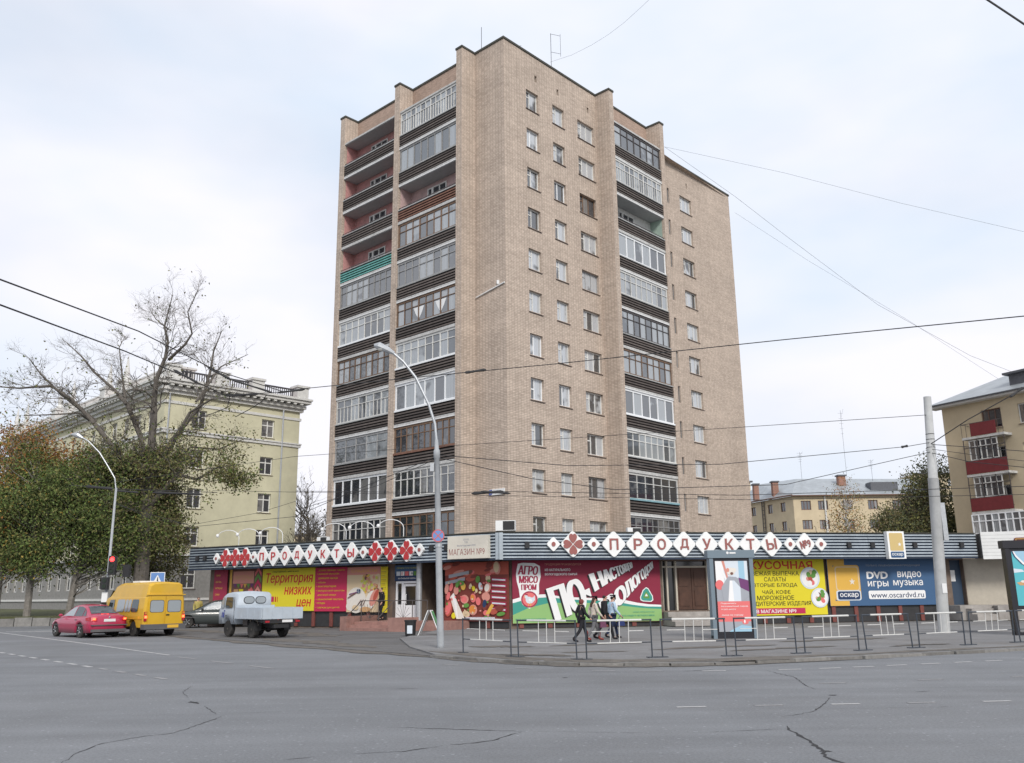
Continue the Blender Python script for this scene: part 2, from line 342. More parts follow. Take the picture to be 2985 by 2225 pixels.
# ------------------------------------------------------------------ ground, roads, pavements
mat('dirt_ground', (.16, .15, .13), .95, noise=.25, nscale=.3)
mat('asphalt', (.188, .196, .207), .88, spec=.22, noise=.13, nscale=.22, bump=.5, bscale=55, dirt=.4, dirtcol=(.125, .122, .12))
def asphalt_grain(M, amt=.22, sc=34, streak=.06):
    t = M.node_tree; P = t.nodes['Principled BSDF']; l = P.inputs['Base Color'].links[0]; src = l.from_socket
    tc = t.nodes.new('ShaderNodeTexCoord'); n = t.nodes.new('ShaderNodeTexNoise'); n.inputs['Scale'].default_value = sc; n.inputs['Detail'].default_value = 3; n.inputs['Roughness'].default_value = .8
    t.links.new(tc.outputs['Object'], n.inputs[0])
    r = t.nodes.new('ShaderNodeMapRange'); r.inputs['From Min'].default_value = .25; r.inputs['From Max'].default_value = .75; r.inputs['To Min'].default_value = 1-amt; r.inputs['To Max'].default_value = 1+amt; t.links.new(n.outputs[0], r.inputs[0])
    mpp = t.nodes.new('ShaderNodeMapping'); mpp.inputs['Rotation'].default_value = (0, 0, -.25); mpp.inputs['Scale'].default_value = (.12, 1.5, 1); t.links.new(tc.outputs['Object'], mpp.inputs[0])
    k = t.nodes.new('ShaderNodeTexNoise'); k.inputs['Scale'].default_value = .8; k.inputs['Detail'].default_value = 5; t.links.new(mpp.outputs[0], k.inputs[0])
    r2 = t.nodes.new('ShaderNodeMapRange'); r2.inputs['From Min'].default_value = .3; r2.inputs['From Max'].default_value = .7; r2.inputs['To Min'].default_value = 1-streak; r2.inputs['To Max'].default_value = 1+streak; t.links.new(k.outputs[0], r2.inputs[0])
    vo = t.nodes.new('ShaderNodeTexVoronoi'); vo.inputs['Scale'].default_value = 6.5; t.links.new(tc.outputs['Object'], vo.inputs[0])
    r3 = t.nodes.new('ShaderNodeMapRange'); r3.inputs['From Min'].default_value = .07; r3.inputs['From Max'].default_value = .16; r3.inputs['To Min'].default_value = 1.5; r3.inputs['To Max'].default_value = 1; t.links.new(vo.outputs['Distance'], r3.inputs[0])
    m1 = t.nodes.new('ShaderNodeMath'); m1.operation = 'MULTIPLY'; t.links.new(r.outputs[0], m1.inputs[0]); t.links.new(r2.outputs[0], m1.inputs[1])
    m2 = t.nodes.new('ShaderNodeMath'); m2.operation = 'MULTIPLY'; t.links.new(m1.outputs[0], m2.inputs[0]); t.links.new(r3.outputs[0], m2.inputs[1])
    v = t.nodes.new('ShaderNodeVectorMath'); v.operation = 'SCALE'; t.links.new(src, v.inputs[0]); t.links.new(m2.outputs[0], v.inputs['Scale']); t.links.new(v.outputs[0], P.inputs['Base Color'])
asphalt_grain(C('asphalt'), .26, 30, .10)
mat('pavement', (.203, .203, .206), .9, spec=.2, noise=.16, nscale=.5, bump=.4, bscale=40, dirt=.5, dirtcol=(.13, .115, .10)); asphalt_grain(C('pavement'), .15)
mat('lot', (.142, .14, .14), .92, spec=.2, noise=.22, nscale=.9, bump=.5, bscale=30, dirt=.6, dirtcol=(.09, .083, .077), stretch=(.6, 1.6, 1)); asphalt_grain(C('lot'), .2)
mat('kerb', (.20, .195, .185), .9, noise=.3, nscale=2.2, bump=.4, rand=.2, dirt=.7, dirtcol=(.09, .08, .07))
mat('verge', (.13, .118, .104), .95, noise=.35, nscale=2.5, bump=.5, bscale=20)
mat('paint', (.42, .42, .42), .7, noise=.2, nscale=6, dirt=.85, dirtcol=(.24, .24, .25))
mat('paint_worn', (.27, .27, .272), .8, noise=.2, nscale=8, dirt=.95, dirtcol=(.2, .2, .21))
mat('tar', (.03, .03, .032), .8)
mat('grass', (.075, .085, .035), .95, noise=.4, nscale=1.5, dirt=.6, dirtcol=(.11, .09, .06))
mat('iron', (.05, .05, .05), .6)

def sheet(name, pts, z, m): return struct(MB().add([(x, y, z) for x, y in pts], [tuple(range(len(pts)))]).build(name, m))
sheet('ground', [(-1500, -1500), (1500, -1500), (1500, 1500), (-1500, 1500)], -.05, 'dirt_ground')
road = sheet('road', [(-95, -40), (95, -40), (95, 62), (40, 62), (-60, 90), (-95, 90)], 0, 'asphalt')
KERB = [(60, 42.2), (30, 30.8), (14.5, 24.7), (12, 23.65), (9, 22.35), (6.5, 21.3), (4.6, 20.75), (3, 20.6), (1.6, 20.85), (.3, 21.55), (-.8, 22.7), (-2.1, 24.3)]
pv = KERB+[(-3.2, 28), (-4.2, 33.5), (-3.4, 41), (2, 46), (30, 56), (62, 56)]
pave = struct(MB().prism(pv, lambda u, v, d: (u, v, -.04+d*.11)).build('pavement', 'pavement'))
lot = [(-2.1, 24.3), (-5.1, 27.9), (-8.7, 32.1), (-14, 38.6), (-22.5, 48.6), (-24, 53), (-14, 57), (-3, 45), (-3.4, 41), (-4.2, 33.5), (-3.2, 28)]
dirt_lot = struct(MB().prism(lot, lambda u, v, d: (u, v, -.04+d*.07)).build('parking_strip', 'lot'))
lawn = struct(MB().prism([(-21.5, 57.5), (-31, 55.4), (-70, 48), (-110, 100), (-66, 112), (-31.2, 76.6), (-20, 66)], lambda u, v, d: (u, v, -.04+d*.6)).build('lawn', 'grass'))
# kerb stones, one object each
def along(pts, step):
    d = 0; out_ = []; carry = 0
    for a, b in zip(pts, pts[1:]):
        a = Vector(a); b = Vector(b); L = (b-a).length; t = carry
        while t < L: out_.append((a+(b-a)*(t/L), math.atan2((b-a).y, (b-a).x))); t += step
        carry = t-L
    return out_
km = [MB().box(-.49, .49, -.10-.03*j, .10, -.05, .062+.008*j).mesh('kerb_stone', 'kerb') for j in range(3)]
for i, (p, a) in enumerate(along(KERB[1:], 1.0)):
    inst('kerb_stone', km[i % 3], pave, (p.x, p.y, rnd.uniform(-.02, .01)), a+PI+rnd.uniform(-.05, .05))
# dirty strips washed along the kerb
def ragged(name, path, w0, w1, z, m, parent=None, seed=1, n=7, amp=.5):
    r = random.Random(seed); P = []
    fine = []
    for a, b in zip(path, path[1:]):
        for i in range(n): fine.append(Vector(a).lerp(Vector(b), i/n))
    fine.append(Vector(path[-1])); L = []; R_ = []
    for i, p in enumerate(fine):
        d = (fine[min(i+1, len(fine)-1)]-fine[max(i-1, 0)]).normalized(); q = Vector((-d.y, d.x)); t = min(1, 6*min(i, len(fine)-1-i)/len(fine)+.05)
        L.append(p+q*w0*(1+r.uniform(-amp, amp))*t); R_.append(p-q*w1*(1+r.uniform(-amp, amp))*t)
    mb = MB(); k = len(fine); mb.add([(p.x, p.y, z) for p in L+R_], [(i, i+1, k+i+1, k+i) for i in range(k-1)])
    return mb.build(name, m, parent)
ragged('dirt_patch', [(9.5, 22.9), (4.6, 21.3), (1.9, 21.4), (.4, 22.3), (-2.4, 25.6)], .5, .3, .076, 'verge', pave, 3)
ragged('dirt_patch', [(16, 25.8), (12, 24.1), (8.6, 22.7)], .2, .18, .077, 'verge', pave, 4)
ragged('dirt_patch', [(-2.2, 24.1), (-5.2, 27.6), (-8.9, 31.9), (-14, 38.3), (-22, 48)], .25, .5, .012, 'verge', road, 5, amp=.8)
ragged('dirt_patch', [(9, 22), (4.6, 20.45), (2.6, 20.3), (1, 20.8), (-1, 22.4), (-2.2, 24)], .1, .22, .010, 'verge', road, 6, amp=.9)
for j, (a, b, w) in enumerate([((1.0, 27.3), (4.2, 28.6), .22), ((1.2, 24.2), (3.0, 24.5), .18), ((3.6, 25.0), (7.6, 26.6), .25), ((5.6, 24.1), (9.0, 25.7), .2), ((-1.4, 27.5), (.6, 27), .3), ((8, 28), (12, 29.6), .25), ((10.2, 25.2), (12.4, 26.2), .12), ((-.5, 23.8), (1.5, 22.9), .2)]):
    ragged('damp_patch', [a, tuple((Vector(a)+Vector(b))/2+Vector((0, .15))), b], w, w, .078+.0007*j, 'verge', pave, 20+j, amp=.7)
for j, (a, b, w) in enumerate([((-5.5, 30), (-9.5, 35), .5), ((-4.3, 28.2), (-7.4, 32), .35), ((-7, 36), (-11, 42), .6), ((-13, 41), (-18, 47), .5)]):
    ragged('damp_patch', [a, tuple((Vector(a)+Vector(b))/2+Vector((.2, .15))), b], w, w, .036+.001*j, 'verge', dirt_lot, 40+j, amp=.7)
# low stone edging of the lawn
sm = [MB().box(-.48, .48, -.2, .2, -.02, .46+.03*j).mesh('edging_block', 'kerb') for j in range(3)]
for i, (p, a) in enumerate(along([(-22, 57.2), (-31, 55.2), (-44, 52.7)], 1.0)): inst('edging_block', sm[i % 3], lawn, (p.x, p.y, 0), a)
# lane markings
def dash(cx, cy, ln, w, a, m='paint'):
    return MB().box(-ln/2, ln/2, -w/2, w/2, .004, .006).build('lane_dash', m, road, (cx, cy, 0), a)
for x, y in [(-15.4, 27.95), (-13.75, 26.05), (-12.15, 24.3), (-10.6, 22.6), (-9.0, 20.9)]: pass
A48 = math.radians(-48)
for i in range(16): dash(-19.0+.785*i, 31.9-.868*i, .58, .12, A48, 'paint' if i < 12 else 'paint_worn')
mb = MB().add([(-34, 55.5, .005), (-25.2, 44.9, .005), (-15.5, 33.2, .005), (-9.9, 26.25, .005), (-33.88, 55.58, .005), (-25.08, 44.98, .005), (-15.38, 33.28, .005), (-9.82, 26.3, .005)], [(0, 1, 5, 4), (1, 2, 6, 5), (2, 3, 7, 6)])
mb.build('lane_line', 'paint', road)
for i in range(3): dash(-8.9+1.5*i, 25.0-1.75*i, 1.2, .1, A48, 'paint_worn')
for i, (x, y, a) in enumerate([(-1.5, 21.55, -39), (.2, 20.35, -33), (1.85, 19.45, -12), (2.8, 19.2, -3), (4.1, 19.15, 4), (5.7, 19.25, 8), (6.6, 19.45, 12), (7.4, 19.7, 14), (8.23, 20.0, 16), (9.1, 20.3, 18), (9.97, 20.62, 20), (10.8, 20.9, 21), (11.9, 21.35, 22), (13.1, 21.85, 22)]):
    dash(x, y, .5, .1, math.radians(a), 'paint' if i > 3 else 'paint_worn')
for i in range(8): dash(2.5+1.12*i, 13.32+.06*i, .42, .085, math.radians(4), 'paint_worn' if i % 2 else 'paint')
for i in range(4): dash(5.6+1.9*i, 16.4+.4*i, .5, .08, math.radians(10), 'paint_worn')
for i in range(3): dash(-24.6+1.4*i, 46.8-.5*i, 2.6, .35, math.radians(14), 'paint')       # stop line and crossing bars by the red car
# cracks: narrow tarred strips that follow the breaks in the surface
def crack(pts, w, seed=0):
    r = random.Random(seed); fine = []
    for a, b in zip(pts, pts[1:]):
        n = max(2, int((Vector(b)-Vector(a)).length/.09))
        for i in range(n): fine.append(Vector(a).lerp(Vector(b), i/n)+Vector((r.uniform(-1, 1), r.uniform(-1, 1)))*.018)
    k = len(fine); mb = MB(); P = []; Q = []
    for i, p in enumerate(fine):
        d = (fine[min(i+1, k-1)]-fine[max(i-1, 0)]).normalized(); q = Vector((-d.y, d.x)); h = w*(.25+.9*abs(r.gauss(.6, .5)))*min(1, .2+4*min(i, k-1-i)/k)
        P.append((*(p+q*h), .003)); Q.append((*(p-q*h), .003))
    mb.add(P+Q, [(i, i+1, k+i+1, k+i) for i in range(k-1)]).build('crack', 'tar', road)
crack([(5.17, 19.2), (5.2, 18.4), (5.3, 17.7), (5.0, 16), (4.97, 15.36)], .012, 1)
crack([(4.8, 14.26), (4.5, 13.6), (4.34, 13.25), (4.01, 12.66), (3.64, 12.33), (3.37, 12.13)], .011, 2)
crack([(3.3, 11.4), (3.24, 11.2), (3.2, 10.67), (3.2, 10.29), (3.15, 9.99), (3.15, 9.71), (3.04, 9.36), (3.07, 9.11), (3.3, 8.2)], .022, 3)
crack([(-1.6, 11.7), (-1.02, 11.52), (-.54, 11.38), (.23, 11.18)], .011, 4); crack([(.23, 11.18), (.7, 11.12), (1.94, 10.91)], .004, 5)
crack([(.06, 11.17), (-.27, 10.55), (-.46, 10.42), (-.79, 10.26)], .012, 6); crack([(-.79, 10.26), (-1.17, 9.92), (-1.8, 9.8)], .008, 7)
crack([(-4.53, 9.4), (-4.66, 9.95), (-4.69, 10.64), (-4.46, 11.12), (-4.15, 11.4), (-4.07, 12.32), (-4.04, 13.19)], .008, 8); crack([(-4.04, 13.19), (-3.07, 13.41), (-2, 13.6)], .005, 9)
crack([(-4.19, 13.09), (-4.76, 14.2)], .006, 10); crack([(-4.9, 14.4), (-5.2, 14.8)], .03, 11); crack([(-5.32, 15.17), (-5.78, 16.15), (-6.03, 17.38)], .005, 12)
crack([(-2.33, 9.5), (-1.95, 9.72)], .014, 13); crack([(3.13, 11.15), (1.91, 10.92)], .006, 14); crack([(4.26, 12.97), (5.83, 12.98), (7.19, 13.29)], .004, 15)
crack([(-2.2, 16.2), (-1.6, 16.35)], .014, 16); crack([(3.4, 19.1), (4.3, 19.5)], .02, 17); crack([(6.4, 14.9), (6.8, 15.0)], .012, 18)
for x, y in ((.95, 18.0), (4.95, 14.55), (-5.05, 14.6), (3.15, 9.65)): MB().add([(.09*rnd.uniform(.4, 1)*math.cos(a_), .07*rnd.uniform(.4, 1)*math.sin(a_), .0035) for a_ in [2*PI*q/9 for q in range(9)]], [tuple(range(9))]).build('pothole_patch', 'tar', road, (x, y, 0))

# ------------------------------------------------------------------ windows
_pm = {}
def pane_mesh(w, h, m):
    k = (round(w, 3), round(h, 3), m)
    if k not in _pm: _pm[k] = MB().quad((-w/2, 0, -h/2), (w/2, 0, -h/2), (w/2, 0, h/2), (-w/2, 0, h/2)).mesh('pane', m)
    return _pm[k]
_wm = {}
def window(parent, fr, uc, z0, w, h, cols, m='white_wood', pm='pane', dep=.12, bar=.07, transom=None, sill=True, name='window', o=0, tcols=None, pname='pane', base=None):
    """one window: frame mesh (origin at its foot), panes and sill as its pieces; cols = mullion positions as fractions"""
    xs = [-w/2]+[-w/2+w*c for c in cols]+[w/2]; k = (w, h, tuple(cols), m, bar, transom, tcols)
    if k not in _wm:
        mb = MB(); y0, y1 = -.025, .04
        mb.box(-w/2, w/2, y0, y1, 0, bar); mb.box(-w/2, w/2, y0, y1, h-bar, h); mb.box(-w/2, -w/2+bar, y0+.002, y1, bar, h-bar); mb.box(w/2-bar, w/2, y0+.002, y1, bar, h-bar)
        for x in xs[1:-1]: mb.box(x-bar/2, x+bar/2, y0+.004, y1, bar, h-bar)
        if transom:
            for i in (range(len(xs)-1) if tcols is None else tcols): mb.box(xs[i]+bar/2, xs[i+1]-bar/2, y0+.008, y1, h*transom-bar/2, h*transom+bar/2)
        _wm[k] = mb.mesh(name, m)
    p = fr(uc, o-dep, z0)
    W_ = inst(name, _wm[k], parent, p, fr.ang)
    for a, b in zip(xs, xs[1:]): inst(pname, pane_mesh(b-a-.02, h-.04, pm), W_, ((a+b)/2, .015, h/2))
    if sill:
        ks = ('s', w)
        if ks not in _wm: _wm[ks] = MB().add([(-w/2-.06, -dep-.07, -.085), (w/2+.06, -dep-.07, -.085), (w/2+.06, -.03, -.045), (-w/2-.06, -.03, -.045), (-w/2-.06, -dep-.07, -.055), (w/2+.06, -dep-.07, -.055), (w/2+.06, -.03, 0), (-w/2-.06, -.03, 0)], [(0,3,2,1),(4,5,6,7),(0,1,5,4),(1,2,6,5),(2,3,7,6),(3,0,4,7)]).mesh('sill', 'sill')
        inst('sill', _wm[ks], W_, (0, 0, -.005))
    return W_

# ------------------------------------------------------------------ the brick tower
TH = 0.8205599
tower = thing('apartment_tower', 'tall tan brick apartment tower with glazed balconies rising behind the shop', 'apartment building', (-.3123, 50.5787, 0), TH)
FR = Fr((0, 0, 0), 0, 1); FL = Fr((0, 0, 0), -PI/2, 1)
ZR = 36.71; A1, A1b, A2, A2b, A3, PO = 9.643, 10.141, 16.075, 16.573, 31.418, 1.2436; R3 = 1.5557
B1, B1b, B2, B2b, B3, B3b, QO = 2.619, 3.153, 8.940, 9.474, 15.318, 15.852, 1.208
WIN = [(2.13, 3.35), (4.8, 6.02), (7.5, 9.35)]
holes = []
for k in range(11):
    z = 34.0-2.8*k; holes += [(a, b, z-1.36, z) for a, b in WIN]
holes += [(3.02, 3.24, 34.92, 35.38), (5.3, 5.5, 34.94, 35.38), (8.63, 8.84, 34.96, 35.42)]
mb = MB(); FR.wall(mb, 0, A1, 0, ZR, holes, dep=.28)
FL.wall(mb, -B1, 0, 0, ZR, [])
h3 = []
for k in range(11):
    z = 34.02-2.8*k; h3 += [(23.0, 24.78, z-1.36, z), (21.1, 21.42, z-1.33, z)]
h3.append((24.12, 24.3, 34.97, 35.45))
FR.wall(mb, A2b, A3, 0, ZR, h3, o=-R3, dep=.28)
mb.quad((A3, R3, 0), (A3, B3b, 0), (A3, B3b, ZR), (A3, R3, ZR)); mb.quad((0, B3b, 0), (A3, B3b, 0), (A3, B3b, ZR), (0, B3b, ZR))
mb.quad((A2b, .4, 0), (A2b, R3, 0), (A2b, R3, ZR), (A2b, .4, ZR))
mb.quad((.02, .02, ZR-.25), (A3-.02, R3+.02, ZR-.25), (A3-.02, B3b-.02, ZR-.25), (.02, B3b-.02, ZR-.25)); mb.quad((.02, .02, ZR-.26), (A2b, .02, ZR-.26), (A2b, R3+.02, ZR-.26), (.02, R3+.02, ZR-.26))
mb.build('wall', 'brick', tower)
for nm, x0, x1, y0, y1 in (('a', A1, A1b, -PO, .45), ('b', A2, A2b, -PO, .45), ('c', -QO, .45, B1, B1b), ('d', -QO, .45, B2, B2b), ('e', -QO, .45, B3, B3b)):
    MB().box(x0, x1, y0, y1, 0, ZR).build('pier', 'brick', tower)
    MB().box(x0-.05, x1+.05, y0-.05, y1+.05, ZR, ZR+.14).build('coping', 'coping', tower)
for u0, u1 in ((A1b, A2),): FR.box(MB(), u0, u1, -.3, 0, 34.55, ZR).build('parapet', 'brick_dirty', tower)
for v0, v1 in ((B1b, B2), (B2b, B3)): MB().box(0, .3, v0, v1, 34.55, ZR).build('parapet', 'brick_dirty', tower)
for x0, x1, y0, y1 in ((-.06, A1-.052, -.06, .3), (-.06, .3, .302, B1-.052), (A1b+.052, A2-.052, -.06, .32), (A2b+.052, A3+.06, R3-.06, R3+.3), (-.06, .32, B1b+.052, B2-.052), (-.06, .32, B2b+.052, B3-.052)):
    MB().box(x0, x1, y0, y1, ZR, ZR+.15).build('coping', 'coping', tower)
for k in range(11):
    z = 34.0-2.8*k-1.36
    for i, (a, b) in enumerate(WIN):
        r = (k*7+i*3) % 5
        if i < 2:
            pv_ = k == 7
            window(tower, FR, (a+b)/2, z, b-a, 1.36, (.4,), 'white_pvc' if pv_ or r == 2 else 'white_wood', 'pane', transom=None if r == 2 else (.5 if pv_ else .68), tcols=(0,), bar=.075, dep=.2)
        else: window(tower, FR, (a+b)/2, z, b-a, 1.36, (.3, .62), 'brown_wood' if k == 2 else ('grey_wood' if r == 4 else 'white_wood'), 'pane_dark' if k == 2 else 'pane', transom=.68, tcols=(0,), bar=.075, dep=.2)
    z = 34.02-2.8*k-1.36
    window(tower, FR, 23.89, z, 1.78, 1.36, (.3, .65), 'white_wood', 'pane', o=-R3, transom=.68, tcols=(0,), bar=.075, dep=.2)
    window(tower, FR, 21.26, z+.03, .32, 1.33, (), 'grey_wood', 'pane_dark', o=-R3, bar=.05, sill=False, name='slit_window')
for a, b, z0, z1, o in ((3.02, 3.24, 34.92, 35.38, 0), (5.3, 5.5, 34.94, 35.38, 0), (8.63, 8.84, 34.96, 35.42, 0), (24.12, 24.3, 34.97, 35.45, -R3)):
    FR.rect(MB(), a, b, z0, z1, o-.27).build('vent', 'dark', tower)

# balconies ---------------------------------------------------------------
BW = {'W': 'white_wood', 'P': 'white_pvc', 'B': 'brown_wood', 'G': 'grey_wood', 'K': 'rail_metal'}
_sl = {}
def balcony(fr, u0, u1, front, k, style, wallm='pale_wall', slatm='slat', ledgem='ledge', slats=4, rng=None):
    """style: frame letter + columns + 't' for a transom row, or 'open'"""
    zb = 31.62-2.8*k; w = u1-u0; uc = (u0+u1)/2; o = front
    mb = MB(); g = .012
    F0 = Fr((0, 0, 0), 0, 1)
    F0.box(mb, -w/2+g, w/2-g, -o-.33, 0, .06, .2)                                # slab, local: o=0 at its front edge
    B = mb.build('balcony', ['slab'], tower, fr(uc, o, zb), fr.ang)
    F0.box(MB(), -w/2+g, w/2-g, -.12, -.05, .205, 1.0).build('parapet_panel', 'slat_gap', B)
    key = (round(w, 2), slatm, slats)
    if key not in _sl: _sl[key] = F0.box(MB(), -w/2+g, w/2-g, -.05, .012, 0, .72/slats*.52).mesh('slat', slatm)
    for j in range(slats): inst('slat', _sl[key], B, (rng.uniform(-.01, .01), rng.uniform(-.008, .004), .25+.735*j/slats))
    F0.box(MB(), -w/2+g, w/2-g, -.15, .03, 1.002, 1.07+.05*(ledgem != 'ledge')).build('ledge', ledgem, B)
    if style == 'open':
        mb = MB(); F0.rect(mb, -w/2, w/2, .2, 2.8, -o-.02, 0); F0.box(mb, -w/2+.005, -w/2+.02, -o-.02, -.2, .2, 2.79, 1); F0.box(mb, w/2-.02, w/2-.005, -o-.02, -.2, .2, 2.79, 1)
        mb.build('back_wall', [wallm, 'mint_wall' if wallm == 'pale_wall' else wallm], B)
        window(B, Fr((0, 0, 0), 0, 1), -w*.12, 1.0, 1.5, 1.35, (.35, .68), 'white_wood', 'pane_dark', o=-o-.32+.125, bar=.09, sill=False, name='balcony_window', transom=.7, tcols=(0, 1, 2)) if False else None
        mm = MB(); x0 = -w*.2
        for a, b, c, d in ((x0, x0+.5, .3, 2.45), (x0+.5, x0+1.9, 1.0, 2.45)):
            F0.box(mm, a, a+.09, -o-.012, .05-o, c, d); F0.box(mm, b-.09, b, -o-.012, .048-o, c, d); F0.box(mm, a+.09, b-.09, -o-.012, .046-o, c, c+.08); F0.box(mm, a+.09, b-.09, -o-.012, .046-o, d-.08, d)
        F0.box(mm, x0+1.15, x0+1.24, -o-.012, .044-o, 1.08, 2.37); F0.box(mm, x0+.59, x0+1.81, -o-.012, .03-o, 1.92, 1.98); mm.build('window_frame', 'white_wood', B)
        mm = MB(); F0.rect(mm, x0+.05, x0+1.85, 1.02, 2.43, -o-.013); F0.rect(mm, x0+.05, x0+.45, .35, 1.02, -o-.013); mm.build('window_glass', 'pane_dark', B)
        mm = MB(); F0.box(mm, -w/2+g, w/2-g, -.1, -.06, 1.2, 1.24)
        for i in range(6): x = -w/2+.05+(w-.1)*i/5; F0.box(mm, x-.015, x+.015, -.1, -.062, 1.07, 1.2)
        mm.build('railing', 'rail_metal', B)
        MB().box(-w/2+g, w/2-g, .03, o, 2.76, 2.792).build('soffit', 'soffit', B)
    else:
        c = BW[style[0]]; t = style.endswith('t'); n = int(style[1:].rstrip('t')); z0, z1 = 1.12, 2.70; h = z1-z0
        bar = .085 if style[0] == 'P' else .05
        mm = MB(); xs = [-w/2+.1+(w-.2)*i/n for i in range(n+1)]
        F0.box(mm, -w/2+g, w/2-g, -.14, -.055, z0-.045, z0+.05); F0.box(mm, -w/2+g, w/2-g, -.14, -.055, z1-.04, z1+.1)
        for i, x in enumerate(xs):
            b = bar*(1.5 if i % 3 == 0 and style[0] != 'P' else .8 if style[0] != 'P' else 1); F0.box(mm, x-b/2, x+b/2, -.139, -.053-.002*(i % 2), z0+.05, z1-.04)
        if t: F0.box(mm, xs[0], xs[-1], -.138, -.06, z0+h*.66, z0+h*.66+.05)
        for sgn in (-1, 1): F0.box(mm, *( (-w/2+g, -w/2+.1) if sgn < 0 else (w/2-.1, w/2-g)), -.137, -.07, z0, z1)
        mm.build('glazing_frame', c, B)
        st_bars = style in ('W10t', 'W11t', 'W7t'); t = t and st_bars
        if t:   # thin bars that halve the lower lights
            mm = MB()
            for a, b in zip(xs, xs[1:]):
                if st_bars: F0.box(mm, (a+b)/2-.013, (a+b)/2+.013, -.13, -.062, z0+.05, z0+h*.66)
            if mm.v: struct(mm.build('glazing_bars', c, B), 'stuff')
        pm = 'pane_dark' if (style[0] in 'B' and k > 7) or k > 8 else 'pane_bay'
        if style == 'B8t' and k == 5 and fr is FL:      # two pairs of rounded white curtains behind the panes
            for q in (2, 5):
                for sg in (-1, 1): F0.poly(mq := MB(), [(xs[q+1]+sg*.04, z0+.2), (xs[q+1]+sg*.30, z0+.55), (xs[q+1]+sg*.52, z0+.98), (xs[q+1]+sg*.04, z0+.98)], -.098); mq.build('curtain', 'white_metal', B)
        for a, b in zip(xs, xs[1:]): inst('glazing_pane', pane_mesh(round(b-a-.02, 2), h-.02, pm), B, ((a+b)/2, .105, (z0+z1)/2))
    F0.box(MB(), -w/2+g, w/2-g, -.10, .012, 2.80, 2.855).build('fascia_strip', 'white_metal' if k % 3 else 'slab', B)
    return B
rb = random.Random(5)
for k, st in enumerate(['K7t', 'W10t', 'open', 'P6', 'W9t', 'K8t', 'B8t', 'P6', 'W8t', 'W6t', 'G9t']):
    balcony(FR, A1b, A2, PO-.05, k, st, 'pale_wall', ledgem={7: 'white_pvc', 9: 'ledge_blue'}.get(k, 'ledge') if 'ledge_blue' in MATS or k != 9 else mat('ledge_blue', (.22, .38, .43), .6, noise=.2).name, rng=rb)
for k, st in enumerate(['W11t', 'G8', 'open', 'B8t', 'G8t', 'B8t', 'W8t', 'P6', 'B10t', 'W9t', 'B9t']):
    balcony(FL, -B2, -B1b, QO-.05, k, st, 'pale_pink', 'slat_red' if k == 2 else 'slat', {7: 'white_pvc', 8: 'slat_red', 6: 'white_pvc'}.get(k, 'ledge'), rng=rb)
for k, st in enumerate(['open', 'open', 'open', 'open', 'G9t', 'W8t', 'B9t', 'W7t', 'G5t', 'P6', 'W9t']):
    balcony(FL, -B3, -B2b, QO-.05, k, st, 'pink_wall', 'slat_teal' if k == 3 else 'slat', {9: 'white_pvc', 5: 'white_pvc'}.get(k, 'ledge'), rng=rb)
for fr, u0, u1, o in ((FR, A1b, A2, PO), (FL, -B2, -B1b, QO), (FL, -B3, -B2b, QO)):
    mb = MB(); fr.box(mb, u0+.012, u1-.012, -.3, o-.05, 34.42, 34.56); mb.build('balcony_roof', 'slab', tower)
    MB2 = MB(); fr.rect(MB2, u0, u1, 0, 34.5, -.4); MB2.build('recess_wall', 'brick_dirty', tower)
# things on the tower roof and wall
def mast(name, label, x, y, z0, h, kind, par=None):
    t = thing(name, label, 'antenna', (x, y, z0)); MB().tube([(0, 0, 0), (0, 0, h)], .02, 5).build('pole', 'antenna', t)
    mb = MB()
    if kind == 'loop':
        for zz in (h*.99, h*.67): mb.tube([(0, 0, zz), (.7, .1, zz-.1)], .015, 4)
        mb.tube([(.7, .1, h*1.0), (.7, .1, h*.6)], .012, 4)
    elif kind == 'whip': mb.tube([(.25, .1, 0), (.25, .1, h*.45)], .015, 4); mb.tube([(0, 0, h*.3), (.25, .1, h*.3)], .012, 4)
    else:
        for i in range(5): zz = h*(.96-.07*i); mb.tube([(-.45+.05*i, 0, zz), (.45-.05*i, .15, zz)], .012, 4)
        mb.tube([(0, 0, h*.9), (.5, .1, h*1.02)], .012, 4)
    mb.build('aerial', 'antenna', t); return t
def tw(x, y, z): return tower.matrix_world if False else (-.3123+x*math.cos(TH)-y*math.sin(TH), 50.5787+x*math.sin(TH)+y*math.cos(TH), z)
mast('roof_antenna', 'tall loop antenna standing on the tower roof above the window columns', *tw(6.6, 1.5, ZR-.2), 4.6, 'loop')
mast('roof_antenna', 'thin whip antenna on the tower roof left of its front corner', *tw(.6, 2.6, ZR-.2), 2.6, 'whip')
mast('roof_antenna', 'small low antenna on the tower roof just right of its front corner', *tw(1.9, .8, ZR-.2), 1.0, 'yagi')
plate = thing('address_plate', 'small white and blue house number plate on the tower corner', 'sign', tower.location, TH)
mb = MB(); FL.box(mb, -1.45, -.2, .01, .07, 7.16, 7.5); mb.build('plate', 'white_metal', plate)
mat('blue_paint', (.05, .08, .33), .5); mat('grey_print', (.25, .26, .32), .6)
mb = MB(); FL.box(mb, -1.43, -1.2, .071, .075, 7.18, 7.48); mb.build('number_field', 'blue_paint', plate)
mb = MB(); text(mb, FL, '4', -1.37, -1.26, 7.22, 7.44, .078); mb.build('number', 'white_metal', plate)
mb = MB(); text(mb, FL, 'ПРОКАТОВА', -1.15, -.26, 7.23, 7.33, .073); mb.build('lettering', 'grey_print', plate)
pipe = thing('wall_pipe', 'pale pipe slanting across the narrow tower wall beside the corner', 'pipe', tower.location, TH)
